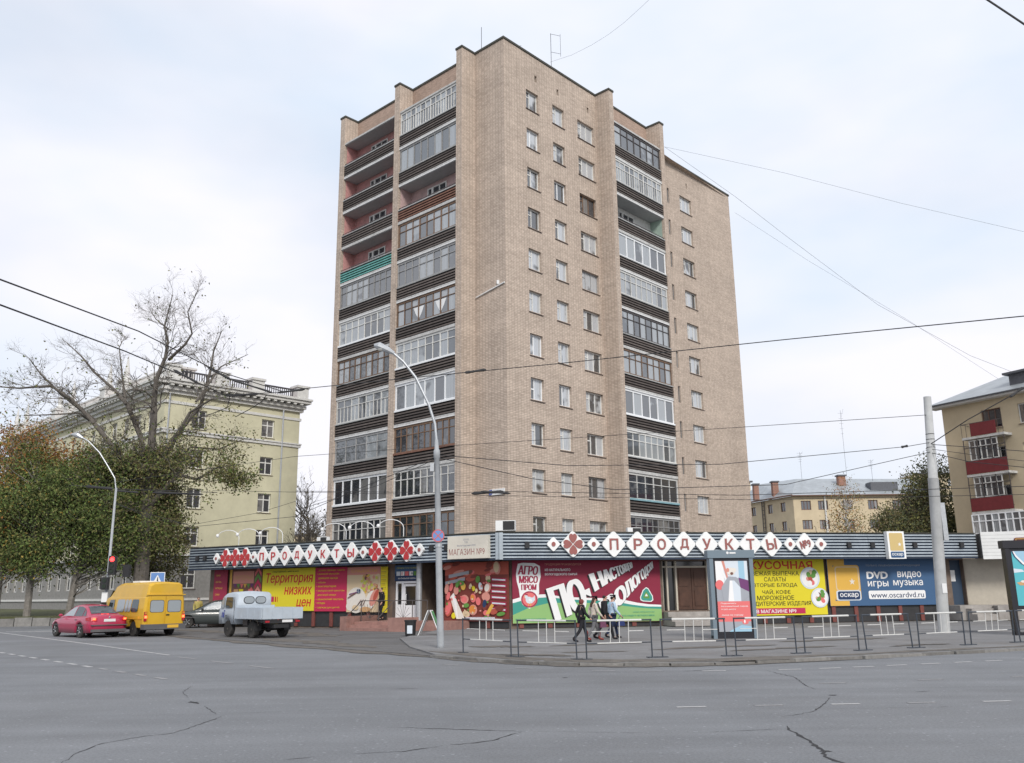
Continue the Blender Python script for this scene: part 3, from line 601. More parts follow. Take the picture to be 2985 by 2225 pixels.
MB().tube([FL(-2.5, .05, 19.55), FL(-.05, .05, 19.95)], .05, 6).build('pipe', 'white_metal', pipe); MB().tube([FL(-.6, .05, 19.95), FL(-.6, .05, 20.2)], .09, 6).build('bracket', 'white_metal', pipe)
# ------------------------------------------------------------------ the shop wrapped round the tower's foot
KX, KY = -.66, 39.5
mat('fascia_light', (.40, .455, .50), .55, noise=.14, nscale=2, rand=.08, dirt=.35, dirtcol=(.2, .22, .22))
mat('fascia_shaded_dirty', (.215, .25, .275), .6, noise=.2, nscale=2, rand=.12, dirt=.5, dirtcol=(.1, .11, .115)); mat('fascia_dark', (.03, .045, .075), .7)  # darker rib copy for the left wing: shade and dirt put into the colour
mat('stone_wall', (.16, .12, .095), .8, noise=.25, nscale=3)
mat('base_panel', (.035, .035, .037), .5, noise=.2); mat('base_pillar', (.18, .055, .045), .6, noise=.2)
mat('roof_felt', (.08, .08, .08), .95, noise=.3)
mat('sign_white', (.80, .81, .80), .45, noise=.05); mat('maroon', (.30, .105, .095), .5); mat('sign_red', (.44, .035, .04), .5)
mat('door_brown', (.075, .035, .022), .5, noise=.25, nscale=3); mat('frame_alu', (.50, .46, .38), .5)
mat('shop_glass', (.025, .027, .03), .08, spec=.8)
mat('step_tile', (.30, .17, .145), .7, noise=.2, rand=.1); mat('concrete', (.33, .31, .29), .9, noise=.2, nscale=2, dirt=.4)
shop = thing('corner_shop', 'long low shop building with ribbed grey fascia wrapping the street corner', 'shop', (KX, KY, 0))
SR = Fr((0, 0, 0), math.radians(12), 1); SL = Fr((0, 0, 0), math.radians(-31), 1)
RE, LE = 24.1, -20.28
Z0, Z1 = 3.08, 4.25; BK = -1.1
def isect(o):   # where the two wall lines offset by o meet, as u on SR and on SL
    a, b = SR(0, o, 0), SL(0, o, 0); d1, d2 = SR.d, SL.d
    det = d1.x*(-d2.y)+d2.x*d1.y; r = b-a; t = (r.x*(-d2.y)+d2.x*r.y)/det; s_ = (d1.x*r.y-d1.y*r.x)/det
    return t, s_
# wall faces under the overhang
CH_R, CH_L = .74, -3.6
mb = MB(); SR.wall(mb, CH_R, RE, 0, 3.6, [(7.98, 10.6, .75, 3.0), (23.3, 24.08, .8, 3.0)], o=BK, dep=.35)
SL.wall(mb, -19.75, CH_L-1.5, 0, 3.6, [(-6.62, -5.2, .43, 3.05), (-18.05, -16.1, .15, 3.05)], o=BK, dep=.3)
p, q = SL(CH_L, BK, 0), SR(CH_R, BK, 0); mb.quad(p, q, q+Vector((0, 0, 3.6)), p+Vector((0, 0, 3.6)))
CF = Fr(((p+q)/2)[:], math.atan2((q-p).y, (q-p).x), 1); CW = (q-p).length/2
# recessed doorway between the entrance and the corner
for a, b in (((CH_L-1.5, BK), (CH_L-1.5, BK-1.2)), ((CH_L-1.5, BK-1.2), (CH_L, BK-1.2)), ((CH_L, BK-1.2), (CH_L, BK))):
    A, B_ = SL(*a, 0), SL(*b, 0); mb.quad(A, B_, B_+Vector((0, 0, 3.6)), A+Vector((0, 0, 3.6)))
e0, e1 = SL(-19.75, BK, 0), SL(-19.75, -14, 0); mb.quad(e0, e1, e1+Vector((0, 0, 3.6)), e0+Vector((0, 0, 3.6)))
e0, e1 = SR(RE, BK, 0), SR(RE, -14, 0); mb.quad(e0, e1, e1+Vector((0, 0, 3.6)), e0+Vector((0, 0, 3.6)))
mb.build('wall', 'stone_wall', shop)
# soffit and roof
tR, tL = isect(-14)
mb = MB()
for zz in (Z0+.06, Z1-.03):
    mb.quad(SR(0, -.06, zz), SR(RE, -.06, zz), SR(RE, -14, zz), SR(tR, -14, zz)); mb.quad(SL(LE, -.06, zz), SL(0, -.06, zz), SL(tL, -14, zz), SL(LE, -14, zz))
mb.build('roof', 'roof_felt', shop)
# fascia: dark backing board, light ribs one by one, coping, corner trim
mb = MB(); SR.box(mb, .02, RE, -.06, -.03, Z0+.01, Z1-.02); SL.box(mb, LE, -.02, -.06, -.03, Z0+.01, Z1-.02); mb.build('fascia_board', 'fascia_dark', shop)
pit = (Z1-Z0-.03)/8
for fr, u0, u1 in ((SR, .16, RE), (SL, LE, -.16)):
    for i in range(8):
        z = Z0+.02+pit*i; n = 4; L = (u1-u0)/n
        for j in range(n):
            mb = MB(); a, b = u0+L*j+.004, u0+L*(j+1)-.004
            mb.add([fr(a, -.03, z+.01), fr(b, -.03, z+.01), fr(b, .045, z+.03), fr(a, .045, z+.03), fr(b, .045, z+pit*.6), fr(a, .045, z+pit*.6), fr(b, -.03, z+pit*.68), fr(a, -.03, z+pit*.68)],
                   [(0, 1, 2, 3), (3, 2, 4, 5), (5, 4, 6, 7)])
            mb.build('fascia_rib', 'fascia_light' if fr is SR or u1-u0-L*j < 6 else 'fascia_shaded_dirty', shop)
mb = MB(); SR.box(mb, 0, RE+.02, -.2, .05, Z1-.015, Z1+.03); SL.box(mb, LE-.02, -.001, -.2, .05, Z1-.013, Z1+.031); mb.build('coping', 'coping', shop)
mb = MB(); SR.box(mb, .0, .17, -.02, .06, Z0-.02, Z1-.02); SL.box(mb, -.15, -.001, -.02, .055, Z0-.018, Z1-.022); mb.build('corner_trim', 'fascia_light', shop)
mb = MB(); SR.box(mb, 0, RE, -.05, .03, Z0-.04, Z0+.015); SL.box(mb, LE, -.001, -.05, .028, Z0-.042, Z0+.013); mb.build('fascia_trim', 'fascia_dark', shop)
# floodlight brackets on the fascia
for fr, us in ((SR, (1.25, 17.05, 18.3, 20.6, 21.9, 23.2)), (SL, (-3.6, -2.75, -18.9, -19.5))):
    for u in us: fr.box(MB(), u-.1, u+.1, .046, .16, 3.55, 3.8).build('lamp_box', 'black_plastic', shop)
# base panels between red pillars under the banners
for fr, segs in ((SL, [(-15.4, -7.0)]), (SR, [(1.2, 7.8), (11.8, 22.6)]), (CF, [(-CW, CW)])):
    for a, b in segs:
        n = max(1, round((b-a)/1.25)); L = (b-a)/n; o = BK if fr is not CF else 0
        for i in range(n):
            fr.box(MB(), a+L*i+.1, a+L*(i+1)-.1, o, o+.04, .1, 1.0).build('base_panel', 'base_panel', shop)
            fr.box(MB(), a+L*i-.1, a+L*i+.1, o, o+.1, .1, 1.0).build('base_pillar', 'base_pillar', shop)
# openings on the right wing: tall glazed shop front with brown double doors
mb = MB(); SR.rect(mb, 7.98, 10.6, .75, 3.0, BK-.3); mb.build('shopfront_glass', 'shop_glass', shop)
mb = MB()
for u in (8.0, 8.25, 8.7, 10.28, 10.55): SR.box(mb, u-.04, u+.04, BK-.28, BK-.1, .75, 3.0)
SR.box(mb, 7.98, 10.6, BK-.28, BK-.12, 2.7, 2.78); mb.build('shopfront_frame', 'frame_alu', shop)
for i in range(2):
    u = 8.74+.76*i; d = SR.box(MB(), u, u+.74, BK-.27, BK-.2, .78, 2.7).build('door', 'door_brown', shop)
    for zz in (.95, 1.85): SR.box(MB(), u+.12, u+.62, BK-.2, BK-.17, zz, zz+.7).build('door_panel', 'door_brown', d)
for i in range(3): SR.box(MB(), 7.9, 11.0, BK, BK+1.5-.4*i, .1+.2*i, .3+.2*i).build('step', 'concrete', shop)
mat('door_blue', (.035, .06, .10), .5)
d = SR.box(MB(), 23.3, 24.08, BK-.33, BK-.25, .8, 3.0).build('door', 'door_blue', shop)
mb = MB(); SR.rect(mb, 23.42, 23.74, 1.95, 2.5, BK-.24); mb.build('notice', 'white_metal', d)
mb = MB(); SR.box(mb, 22.6, 26.5, BK, BK+1.3, .1, .8); mb.build('landing', 'concrete', shop)
for i in range(2): SR.box(MB(), 22.9, 25.8, BK+1.3, BK+1.7+.35*(1-i), .1+.3*i, .4+.25*i).build('step', 'concrete', shop)
# recess: dark door and column
mb = MB(); SL.rect(mb, CH_L-1.45, CH_L-.15, .4, 2.9, BK-1.18); mb.build('recess_glass', 'shop_glass', shop)
mb = MB(); SL.box(mb, CH_L-.8, CH_L-.72, BK-1.17, BK-1.1, .4, 2.9); SL.box(mb, CH_L-1.45, CH_L-.15, BK-1.17, BK-1.11, 1.5, 1.58); mb.build('recess_frame', 'door_brown', shop)
MB().lathe([(.14, .4), (.14, 3.1)], 12, SL(-4.95, BK+.3, 0)[:]).build('column', 'galv', shop)
# entrance steps with tiled walls, railings
mb = MB(); SL.box(mb, -7.2, -2.3, BK, BK+1.7, .02, .43); mb.build('landing', 'step_tile', shop)
SL.box(MB(), -7.75, -7.35, BK+.02, BK+2.6, .02, .66).build('stair_wall', 'step_tile', shop); SL.box(MB(), -4.7, -3.9, BK+1.7, BK+2.9, .02, .62).build('stair_wall', 'step_tile', shop)
for i in range(3): SL.box(MB(), -7.33, -4.72, BK+1.705, BK+2.75-.33*i, .025+.13*i, .16+.13*i).build('step', 'step_tile', shop)
for u in (-7.55, -5.6):
    mb = MB(); zt = 1.35; pts = [SL(u+.05, BK+2.6, .55), SL(u+.3, BK+1.7, zt), SL(u+2.1, BK+1.6, zt)]
    mb.tube(pts, .022, 6)
    for a, b in ((u+.3, BK+1.7), (u+1.3, BK+1.65), (u+2.1, BK+1.6)): mb.tube([SL(a, b, .4), SL(a, b, zt)], .02, 6)
    for i in range(7): t = -1+2*i/6; mb.tube([SL(u+.8, BK+1.68, .55), SL(u+.8+.45*math.sin(t*1.2), BK+1.68, .55+.7*math.cos(t*1.2))], .008, 4)
    mb.build('handrail', 'rail_metal', shop)
# white entrance door
D = thing('entrance_door', 'white glazed plastic entrance door of the shop under a blue sign', 'door', (KX, KY, 0))
mb = MB(); dz = BK-.1
for a, b, c, d_ in ((-6.6, -6.5, .43, 2.24), (-5.3, -5.2, .43, 2.24), (-6.5, -5.3, 2.14, 2.24), (-6.25, -6.13, .43, 2.14), (-6.5, -6.25, .43, 1.15), (-6.13, -6.03, .5, 2.1), (-5.4, -5.31, .5, 2.1), (-6.03, -5.4, .5, 1.12), (-6.03, -5.4, 2.0, 2.1)): SL.box(mb, a, b, dz, dz+.07, c, d_)
mb.build('door_frame', 'white_pvc', D)
mb = MB(); SL.rect(mb, -6.5, -5.3, .43, 2.14, dz+.02); mb.build('glass', 'shop_glass', D)
mb = MB(); mb.tube([SL(-5.95, dz+.07, 1.2), SL(-5.93, dz+.14, 1.22), SL(-5.93, dz+.14, 1.6), SL(-5.95, dz+.07, 1.62)], .02, 6); mb.build('handle', 'white_pvc', D)

# ------------------------------------------------------------------ diamond letter signs
def diamond(fr, u, z, w, h, kind, matl, label, group, rot=0):
    t = thing('diamond_sign', label, 'sign', (KX, KY, 0), 0, group)
    r = .16*min(w, h)
    pts = []
    for (cx, cz, a) in ((w/2, 0, 0), (0, h/2, PI/2), (-w/2, 0, PI), (0, -h/2, -PI/2)):
        k = 1-r/ (min(w, h)/2)*.75
        pts += [(u+cx*k+r*.72*math.cos(a+t_)*1.0*(w/max(w, h)), z+cz*k+r*.72*math.sin(a+t_)) for t_ in (-.75, -.35, 0, .35, .75)]
    fr.poly(mb_ := MB(), pts, .05, .12); mb_.build('panel', 'sign_white', t)
    mb = MB(); o = .171
    if kind == 'dot': fr.poly(mb, ellp(u, z, .085*w/.55, .095*w/.55, 12), o, .03)
    elif kind == 'clover':
        for i in range(4):
            a = PI/2*i; L = .36*min(w, h)
            H = [(.02, 0), (.16, .15), (.36, .33), (.62, .44), (.86, .41), (1.0, .26), (1.0, .1), (.88, 0)]; H = H+[(x, -y) for x, y in reversed(H[1:-1])]
            fr.poly(mb, [(u+(x*math.cos(a)-y*math.sin(a))*L*w/min(w, h)*1.06+.02*math.cos(a), z+(x*math.sin(a)+y*math.cos(a))*L*h/min(w, h)*1.06+.02*math.sin(a)) for x, y in H], o, .03)
    else:
        tw_ = (.38 if fr is SR else .33)*w if len(kind) == 1 else .56*w; th_ = (.44 if fr is SR else .38)*h if len(kind) == 1 else .36*h
        if kind == 'Ы': tw_ = .46*w
        text(mb, fr, kind, u-tw_/2, u+tw_/2, z-th_/2, z+th_/2, o, th=.03, bold=.06 if fr is SR else .035, rot=rot)
    mb.build('emblem' if kind in ('dot', 'clover') else 'letter', matl, t)
ORD = 'first second third fourth fifth sixth seventh eighth'.split()
nm = {'П': 'letter П', 'Р': 'letter Р', 'О': 'letter О', 'Д': 'letter Д', 'У': 'letter У', 'К': 'letter К', 'Т': 'letter Т', 'Ы': 'letter Ы'}
Ls = [(17.92, 'dot', 'small diamond with a dark dot, leftmost on the left fascia'), (17.2, 'clover', 'diamond with red clover, first of three left of the left П'), (16.45, 'clover', 'diamond with red clover, middle of three left of the left П'), (15.7, 'clover', 'diamond with red clover, third of three left of the left П'), (15.08, 'dot', 'small dotted diamond between red clover and the left П')]
Ls += [(s_, l, '%s of the large red letter diamonds on the left fascia, letter %s' % (ORD['ПРОДУКТЫ'.index(l)], l)) for s_, l in ((14.45, 'П'), (13.62, 'Р'), (12.8, 'О'), (11.95, 'Д'), (11.05, 'У'), (10.18, 'К'), (9.28, 'Т'), (8.38, 'Ы'))]
Ls += [(7.62, 'dot', 'small dotted diamond right of the left Ы sign'), (6.87, 'clover', 'diamond with red clover, first of three right of the left Ы'), (5.93, 'clover', 'diamond with red clover, middle of three right of the left Ы'), (4.98, 'clover', 'diamond with red clover, third of three right of the left Ы'), (4.24, 'dot', 'small dotted diamond rightmost on the left fascia')]
for s_, k, lb in Ls:
    w, h = {'dot': (.5, .62), 'clover': (.94, 1.08)}.get(k, (.88, 1.06))
    diamond(SL, -s_, 3.62, w*(.93 if s_ > 15 else 1), h, k, 'sign_red' if k != 'dot' else 'maroon', lb, 'diamond signs on the left fascia')
Rs = [(2.44, 'dot', 'small diamond with brown dot, leftmost on the right fascia'), (3.34, 'clover', 'white diamond with brown four leaf clover on the right fascia'), (4.3, 'dot', 'small dotted diamond between brown clover and the right П')]
Rs += [(s_, l, '%s of the large brown letter diamonds on the right fascia, letter %s' % (ORD['ПРОДУКТЫ'.index(l)], l)) for s_, l in ((5.25, 'П'), (6.39, 'Р'), (7.52, 'О'), (8.63, 'Д'), (9.73, 'У'), (10.84, 'К'), (11.91, 'Т'), (12.97, 'Ы'))]
Rs += [(13.94, 'dot', 'small dotted diamond between the right Ы and №9 signs'), (14.72, '№9', 'white diamond sign with brown №9 on the right fascia'), (15.54, 'dot', 'small diamond with brown dot, rightmost on the right fascia')]
for s_, k, lb in Rs:
    w, h = {'dot': (.6, .63), '№9': (.98, 1.06)}.get(k, (1.1, 1.14))
    diamond(SR, s_, 3.72, w, h, k, 'maroon', lb, 'diamond signs on the right fascia', {'Ы': math.radians(7), '№9': math.radians(14)}.get(k, 0))
# flat box sign МАГАЗИН №9
t = thing('box_sign', 'cream box sign reading МАГАЗИН №9 by the shop corner', 'sign', (KX, KY, 0))
mat('cream', (.66, .62, .54), .5, noise=.04)
mb = MB(); SL.box(mb, -2.58, -.42, .046, .26, 3.14, 4.14); mb.build('box', 'cream', t)
mb = MB(); text(mb, SL, 'МАГАЗИН №9', -2.5, -.58, 3.3, 3.58, .263, bold=.012); mb.build('lettering', 'maroon', t)
mb = MB(); text(mb, SL, 'Вологодский ОРС', -2.05, -1.05, 3.67, 3.76, .263); text(mb, SL, 'ООО', -1.72, -1.42, 3.94, 4.02, .263); text(mb, SL, 'ТД', -1.66, -1.48, 3.81, 3.9, .263); mb.build('small_print', 'grey_print', t)
# оскар box sign
mat('oscar_yellow', (.58, .44, .19), .5); mat('oscar_blue', (.03, .085, .19), .5)
t = thing('box_sign', 'tall cream and yellow box sign reading оскар on the fascia', 'sign', (KX, KY, 0))
mb = MB(); SR.box(mb, 19.0, 19.92, .046, .3, 3.02, 4.32); mb.build('box', 'sign_white', t)
mb = MB(); SR.poly(mb, rrect(19.1, 19.82, 3.4, 4.24, .05), .302, .006); mb.build('yellow_panel', 'oscar_yellow', t)
mb = MB(); SR.poly(mb, rrect(19.1, 19.82, 3.07, 3.36, .05), .302, .006); mb.build('name_panel', 'oscar_blue', t)
mb = MB(); text(mb, SR, 'оскар', 19.16, 19.76, 3.13, 3.29, .311, bold=.03); SR.poly(mb, [(19.62+.1*math.cos(PI/2+i*PI/5)*(1 if i % 2 == 0 else .42), 3.7+.1*math.sin(PI/2+i*PI/5)*(1 if i % 2 == 0 else .42)) for i in range(10)], .311); mb.build('lettering', 'sign_white', t)

# ------------------------------------------------------------------ banners
PR = {}
def ink(n, c): mat('ink_'+n, c, .55, spec=.3); return 'ink_'+n
for n, c in dict(yellow=(.70, .60, .03), red=(.56, .03, .025), magenta=(.50, .03, .09), maroon=(.24, .022, .05), teal=(.05, .30, .24), green=(.26, .46, .17), white=(.80, .80, .80), black=(.02, .018, .02), blue=(.055, .12, .235), navy=(.02, .045, .11), sand=(.66, .52, .34), tan=(.56, .33, .16), plate=(.72, .68, .62), pink=(.62, .27, .22), meat=(.42, .09, .06), dmeat=(.20, .045, .035), leaf=(.12, .28, .06), orange=(.66, .24, .05), lime=(.55, .55, .1), grey=(.34, .36, .40), skyb=(.32, .52, .66), aqua=(.10, .44, .50), coral=(.72, .17, .17), paper=(.62, .68, .74), wine=(.33, .03, .07), brown=(.17, .08, .06), ochre=(.70, .42, .08), purple=(.16, .05, .16), dkyellow=(.66, .50, .02)).items(): ink(n, c)
INKS = [k for k in MATS if k.startswith('ink_')]; II = {k[4:]: i for i, k in enumerate(INKS)}
class Poster:
    """a board with printing: shapes in ink, each laid a hair above the last"""
    def __init__(s, fr, o, par): s.fr, s.o, s.mb, s.k, s.par = fr, o, MB(), 0, par
    def lay(s): s.k += 1; return s.o+.002+.0009*s.k
    def poly(s, pts, c): s.fr.poly(s.mb, pts, s.lay(), 0, II[c])
    def rect(s, u0, u1, z0, z1, c): s.fr.rect(s.mb, u0, u1, z0, z1, s.lay(), II[c])
    def ell(s, u, z, ru, rz, c, n=16, rot=0): s.poly([(u+ru*math.cos(a)*math.cos(rot)-rz*math.sin(a)*math.sin(rot), z+ru*math.cos(a)*math.sin(rot)+rz*math.sin(a)*math.cos(rot)) for a in [2*PI*i/n for i in range(n)]], c)
    def text(s, txt, u0, u1, z0, z1, c, bold=.02, shear=0): text(s.mb, s.fr, txt, u0, u1, z0, z1, s.lay(), II[c], bold, shear)
    def tq(s, txt, Q, c, bold=.03): text_quad(s.mb, s.fr, txt, Q, s.lay(), II[c], bold)
    def done(s, name='print'): return s.mb.build(name, INKS, s.par)
def banner(name, label, fr, u0, u1, z0, z1, o, ground_ink, cat='banner', th=.04):
    t = thing(name, label, cat, (KX, KY, 0)); fr.box(MB(), u0, u1, o-th, o, z0, z1).build('board', 'ink_'+ground_ink, t)
    return t, Poster(fr, o, t)
WO = BK+.16
# left wing
t, P = banner('list_board', 'narrow dark red list board at the far left end of the shop', SL, -19.25, -18.2, .3, 3.06, WO, 'wine')
for i in range(7): P.text(['ОДЕЖДА', 'ОБУВЬ', 'ИГРУШКИ', 'СУМКИ', 'ПОСУДА', 'ТКАНИ', 'МЕБЕЛЬ'][i], -19.1, -18.75+.1*(i % 3), 2.7-.34*i, 2.8-.34*i, 'ochre')
P.done()
t, P = banner('kiosk_entrance', 'orange trimmed shop entrance with yellow lockers between the red list board and chevron strip', SL, -18.12, -16.15, .2, 3.06, BK+.05, 'brown', 'entrance')
P.rect(-18.12, -17.95, .2, 3.06, 'ochre'); P.rect(-17.85, -16.25, 2.3, 2.95, 'pink'); P.text('НАРОДНЫЙ', -17.75, -16.35, 2.45, 2.8, 'tan', .03)
for i, c in enumerate(('purple', 'leaf', 'coral', 'ochre', 'leaf', 'purple')): u = -17.8+.26*i; P.poly([(u, 2.28), (u+.26, 2.28), (u+.13, 2.05)], c)
for u, c in ((-17.75, 'tan'), (-17.35, 'yellow'), (-16.95, 'brown'), (-16.62, 'coral')): P.rect(u, u+.34, .45, 2.0, c)
for j in range(4): P.poly([(-16.6, 1.2+.22*j), (-16.4, 1.45+.22*j), (-16.2, 1.2+.22*j), (-16.2, 1.08+.22*j), (-16.4, 1.33+.22*j), (-16.6, 1.08+.22*j)], ('yellow', 'navy', 'white', 'coral')[j])
P.done()
t, P = banner('chevron_strip', 'tall dark strip with stacked coloured chevrons left of the yellow banner', SL, -16.1, -15.52, .8, 3.04, WO, 'brown', 'sign')
for j in range(6):
    z = 1.0+.33*j; P.poly([(-16.05, z), (-15.81, z+.3), (-15.57, z), (-15.57, z+.2), (-15.81, z+.5), (-16.05, z+.2)], ('yellow', 'ochre', 'pink', 'magenta', 'leaf', 'coral')[j])
P.done()
t, P = banner('yellow_banner', 'yellow banner with red words Территория низких цен beside the chevron strip', SL, -15.48, -11.72, .86, 3.02, WO, 'yellow')
def L5(x): return -15.46+(x-665)*(3.77/420)
def Z5(y): return 3.0-(y-400)*(2.13/340)
P.text('народный магазин', L5(745), L5(955), Z5(432), Z5(412), 'black', .02); P.text('Территория', L5(692), L5(1068), Z5(535), Z5(432), 'red', .03, .18)
P.text('низких', L5(845), L5(1062), Z5(612), Z5(548), 'red', .05, .18); P.text('цен', L5(945), L5(1060), Z5(722), Z5(648), 'red', .04, .18)
P.poly([(L5(690), Z5(640)), (L5(728), Z5(605)), (L5(728), Z5(625)), (L5(765), Z5(625)), (L5(765), Z5(668)), (L5(728), Z5(668)), (L5(728), Z5(690))], 'magenta'); P.rect(L5(773), L5(783), Z5(668), Z5(626), 'red'); P.rect(L5(791), L5(796), Z5(668), Z5(626), 'red')
P.done()
t, P = banner('list_banner', 'magenta banner listing goods in yellow letters, right of the yellow banner', SL, -11.7, -9.56, .84, 3.0, WO+.002, 'magenta')
for i, (w, x) in enumerate((('ХОЗЯЙСТВЕННЫЕ ТОВАРЫ', .1), ('• женская мужская', .0), ('домашняя одежда', .1), ('• обувь', 0), ('• кожгалантерея', 0), ('• белорусский трикотаж', 0), ('для всей семьи', .1), ('• ивановский текстиль', 0), ('• пледы', 0), ('• одежда для детей', 0))):
    z = 2.82-.205*i; P.text(w, -11.58+x, -11.58+x+min(1.9, .088*len(w)), z, z+.1, 'dkyellow', .02)
P.done()
t, P = banner('food_poster', 'tan poster of a plate with vanilla pods and sweets left of the entrance', SL, -9.54, -7.42, .8, 2.97, WO, 'sand')
def L6(x): return -9.57+(x-1358)*(2.19/274)
def Z6(y): return 2.95-(y-390)*(2.15/368)
P.rect(-9.54, -7.42, Z6(452), 2.97, 'pink'); P.text('СЛАДОСТИ', L6(1395), L6(1600), Z6(435), Z6(408), 'ochre', .02)
P.ell(L6(1440), Z6(660), .62, .62, 'plate', 20); P.ell(L6(1405), Z6(500), .3, .28, 'sand'); P.ell(L6(1400), Z6(710), .33, .22, 'plate')
r = random.Random(3)
for i in range(46): P.ell(L6(r.uniform(1480, 1622)), Z6(r.uniform(455, 590)), r.uniform(.05, .11), r.uniform(.05, .11), r.choice(['brown', 'tan', 'pink', 'ochre', 'lime', 'sand', 'meat']), 7)
P.ell(L6(1560), Z6(660), .32, .5, 'plate', 14, -.5); P.ell(L6(1585), Z6(640), .22, .45, 'pink', 14, -.5); P.ell(L6(1600), Z6(620), .12, .3, 'meat', 12, -.5)
for i in range(3): P.poly([(L6(1450+22*i), Z6(705)), (L6(1482+18*i), Z6(655)), (L6(1487+18*i), Z6(655)), (L6(1457+22*i), Z6(705))], 'brown')
P.poly([(L6(1372), Z6(640)), (L6(1440), Z6(592)), (L6(1445), Z6(600)), (L6(1376), Z6(646))], 'brown'); P.poly([(L6(1385), Z6(608)), (L6(1450), Z6(590)), (L6(1450), Z6(598)), (L6(1386), Z6(616))], 'purple')
for i in range(8): P.ell(L6(1462+10*math.cos(i*.8)), Z6(585+9*math.sin(i*.8)), .06, .06, 'navy' if i % 2 else 'grey', 6)
P.ell(L6(1440), Z6(720), .2, .12, 'sand'); P.ell(L6(1520), Z6(735), .35, .12, 'tan'); P.done()
t, P = banner('yellow_strip', 'narrow yellow strip with rows of small print beside the food poster', SL, -7.4, -6.98, .78, 2.95, WO, 'yellow', 'sign')
for i in range(11): P.rect(-7.36, -7.02-.08*(i % 3 == 0), .9+.19*i, .96+.19*i, 'dkyellow'); P.rect(-7.36, -7.1+.05*(i % 2), .99+.19*i, 1.005+.19*i, 'brown')
P.done()
t, P = banner('door_sign', 'blue sign above the white entrance door with a row of small logos', SL, -6.62, -5.2, 2.26, 3.0, BK+.04, 'navy', 'sign')
P.rect(-6.62, -5.2, 2.6, 3.0, 'blue'); P.text('ПРИЕМ ПЛАТЕЖЕЙ', -6.5, -5.28, 2.82, 2.92, 'lime', .01)
for i, c in enumerate(('paper', 'white', 'coral', 'white', 'leaf')): P.rect(-6.52+.26*i, -6.3+.26*i, 2.5, 2.7, c)
P.ell(-5.58, 2.6, .06, .06, 'grey', 8); P.rect(-6.2, -6.16, 2.53, 2.67, 'red'); P.text('мобильная связь', -6.4, -5.35, 2.34, 2.42, 'white', .01); P.done()
# food photo banner across the chamfered corner
t, P = banner('meat_banner', 'banner crowded with sausages, meat and vegetables at the shop corner', CF, -CW+.03, CW-.02, .4, 3.03, .15, 'dmeat')
def LM(x): return -CW+.03+(x-205)*((2*CW-.05)/557)
def ZM(y): return 3.0-(y-395)*(2.55/510)
r = random.Random(12)
P.rect(-CW+.03, CW-.02, 2.45, 3.02, 'meat')
for i in range(26): P.ell(LM(r.uniform(205, 640)), ZM(r.uniform(400, 560)), r.uniform(.12, .32), r.uniform(.06, .1), r.choice(['meat', 'pink', 'dmeat', 'brown', 'coral']), 10, .25)
for x0, y0, x1, y1 in ((240, 500, 420, 465), (210, 560, 385, 525)): P.poly([(LM(x0), ZM(y0)), (LM(x1), ZM(y1)), (LM(x1), ZM(y1+28)), (LM(x0), ZM(y0+30))], 'grey')
for i in range(6): y = 540+52*i; P.poly([(LM(612), ZM(y-10)), (LM(745), ZM(y)), (LM(745), ZM(y+32)), (LM(612), ZM(y+24))], 'wine'); P.poly([(LM(622), ZM(y+1)), (LM(735), ZM(y+10)), (LM(735), ZM(y+22)), (LM(622), ZM(y+14))], 'paper')
for x, y, a, b, c in ((665, 445, .19, .3, 'pink'), (660, 440, .14, .24, 'sand'), (585, 620, .17, .24, 'pink'), (580, 620, .12, .18, 'plate'), (570, 700, .22, .2, 'pink'), (372, 605, .13, .17, 'ochre'), (350, 575, .2, .12, 'leaf'), (500, 545, .12, .16, 'leaf'), (580, 535, .07, .11, 'sand'), (600, 535, .06, .1, 'sand'), (435, 605, .07, .13, 'sand'), (462, 625, .09, .12, 'yellow'), (488, 645, .07, .1, 'sand'), (525, 610, .1, .2, 'paper'), (225, 625, .11, .24, 'pink'), (265, 610, .1, .2, 'coral'), (310, 640, .14, .2, 'pink'), (240, 690, .1, .2, 'coral'), (385, 720, .22, .2, 'pink'), (380, 720, .16, .14, 'coral'), (460, 710, .15, .2, 'coral'), (456, 705, .1, .13, 'orange'), (505, 740, .13, .18, 'coral'), (460, 815, .22, .24, 'pink'), (455, 810, .17, .18, 'orange'), (400, 775, .16, .1, 'leaf'), (245, 800, .2, .38, 'meat'), (240, 800, .14, .3, 'coral'), (290, 865, .12, .14, 'yellow'), (400, 850, .2, .14, 'sand'), (560, 790, .12, .14, 'dmeat'), (560, 760, .1, .18, 'navy'), (640, 830, .2, .13, 'meat'), (570, 840, .13, .12, 'coral'), (600, 560, .1, .05, 'leaf'), (320, 590, .09, .13, 'leaf'), (590, 880, .2, .07, 'leaf'), (700, 850, .22, .09, 'leaf'), (690, 800, .22, .14, 'dmeat'), (500, 875, .3, .08, 'dmeat')): P.ell(LM(x), ZM(y), a, b, c, 12, r.uniform(-.3, .3))
P.poly([(LM(258), ZM(700)), (LM(290), ZM(660)), (LM(330), ZM(760)), (LM(390), ZM(895)), (LM(315), ZM(895))], 'plate'); P.poly([(LM(275), ZM(690)), (LM(290), ZM(672)), (LM(318), ZM(760)), (LM(330), ZM(890)), (LM(322), ZM(890))], 'white')
P.poly([(LM(570), ZM(850)), (LM(620), ZM(760)), (LM(642), ZM(775)), (LM(595), ZM(865))], 'ochre')
for i in range(30): x, y = r.uniform(210, 600), r.uniform(570, 890); P.ell(LM(x), ZM(y), r.uniform(.03, .07), r.uniform(.03, .07), r.choice(['leaf', 'coral', 'pink', 'sand', 'dmeat']), 7)
P.rect(LM(400), LM(652), ZM(896), ZM(878), 'paper'); P.text('ВОЛОГОДСКИЕ КОЛБАСЫ', LM(405), LM(648), ZM(893), ZM(881), 'wine', .02); P.done()
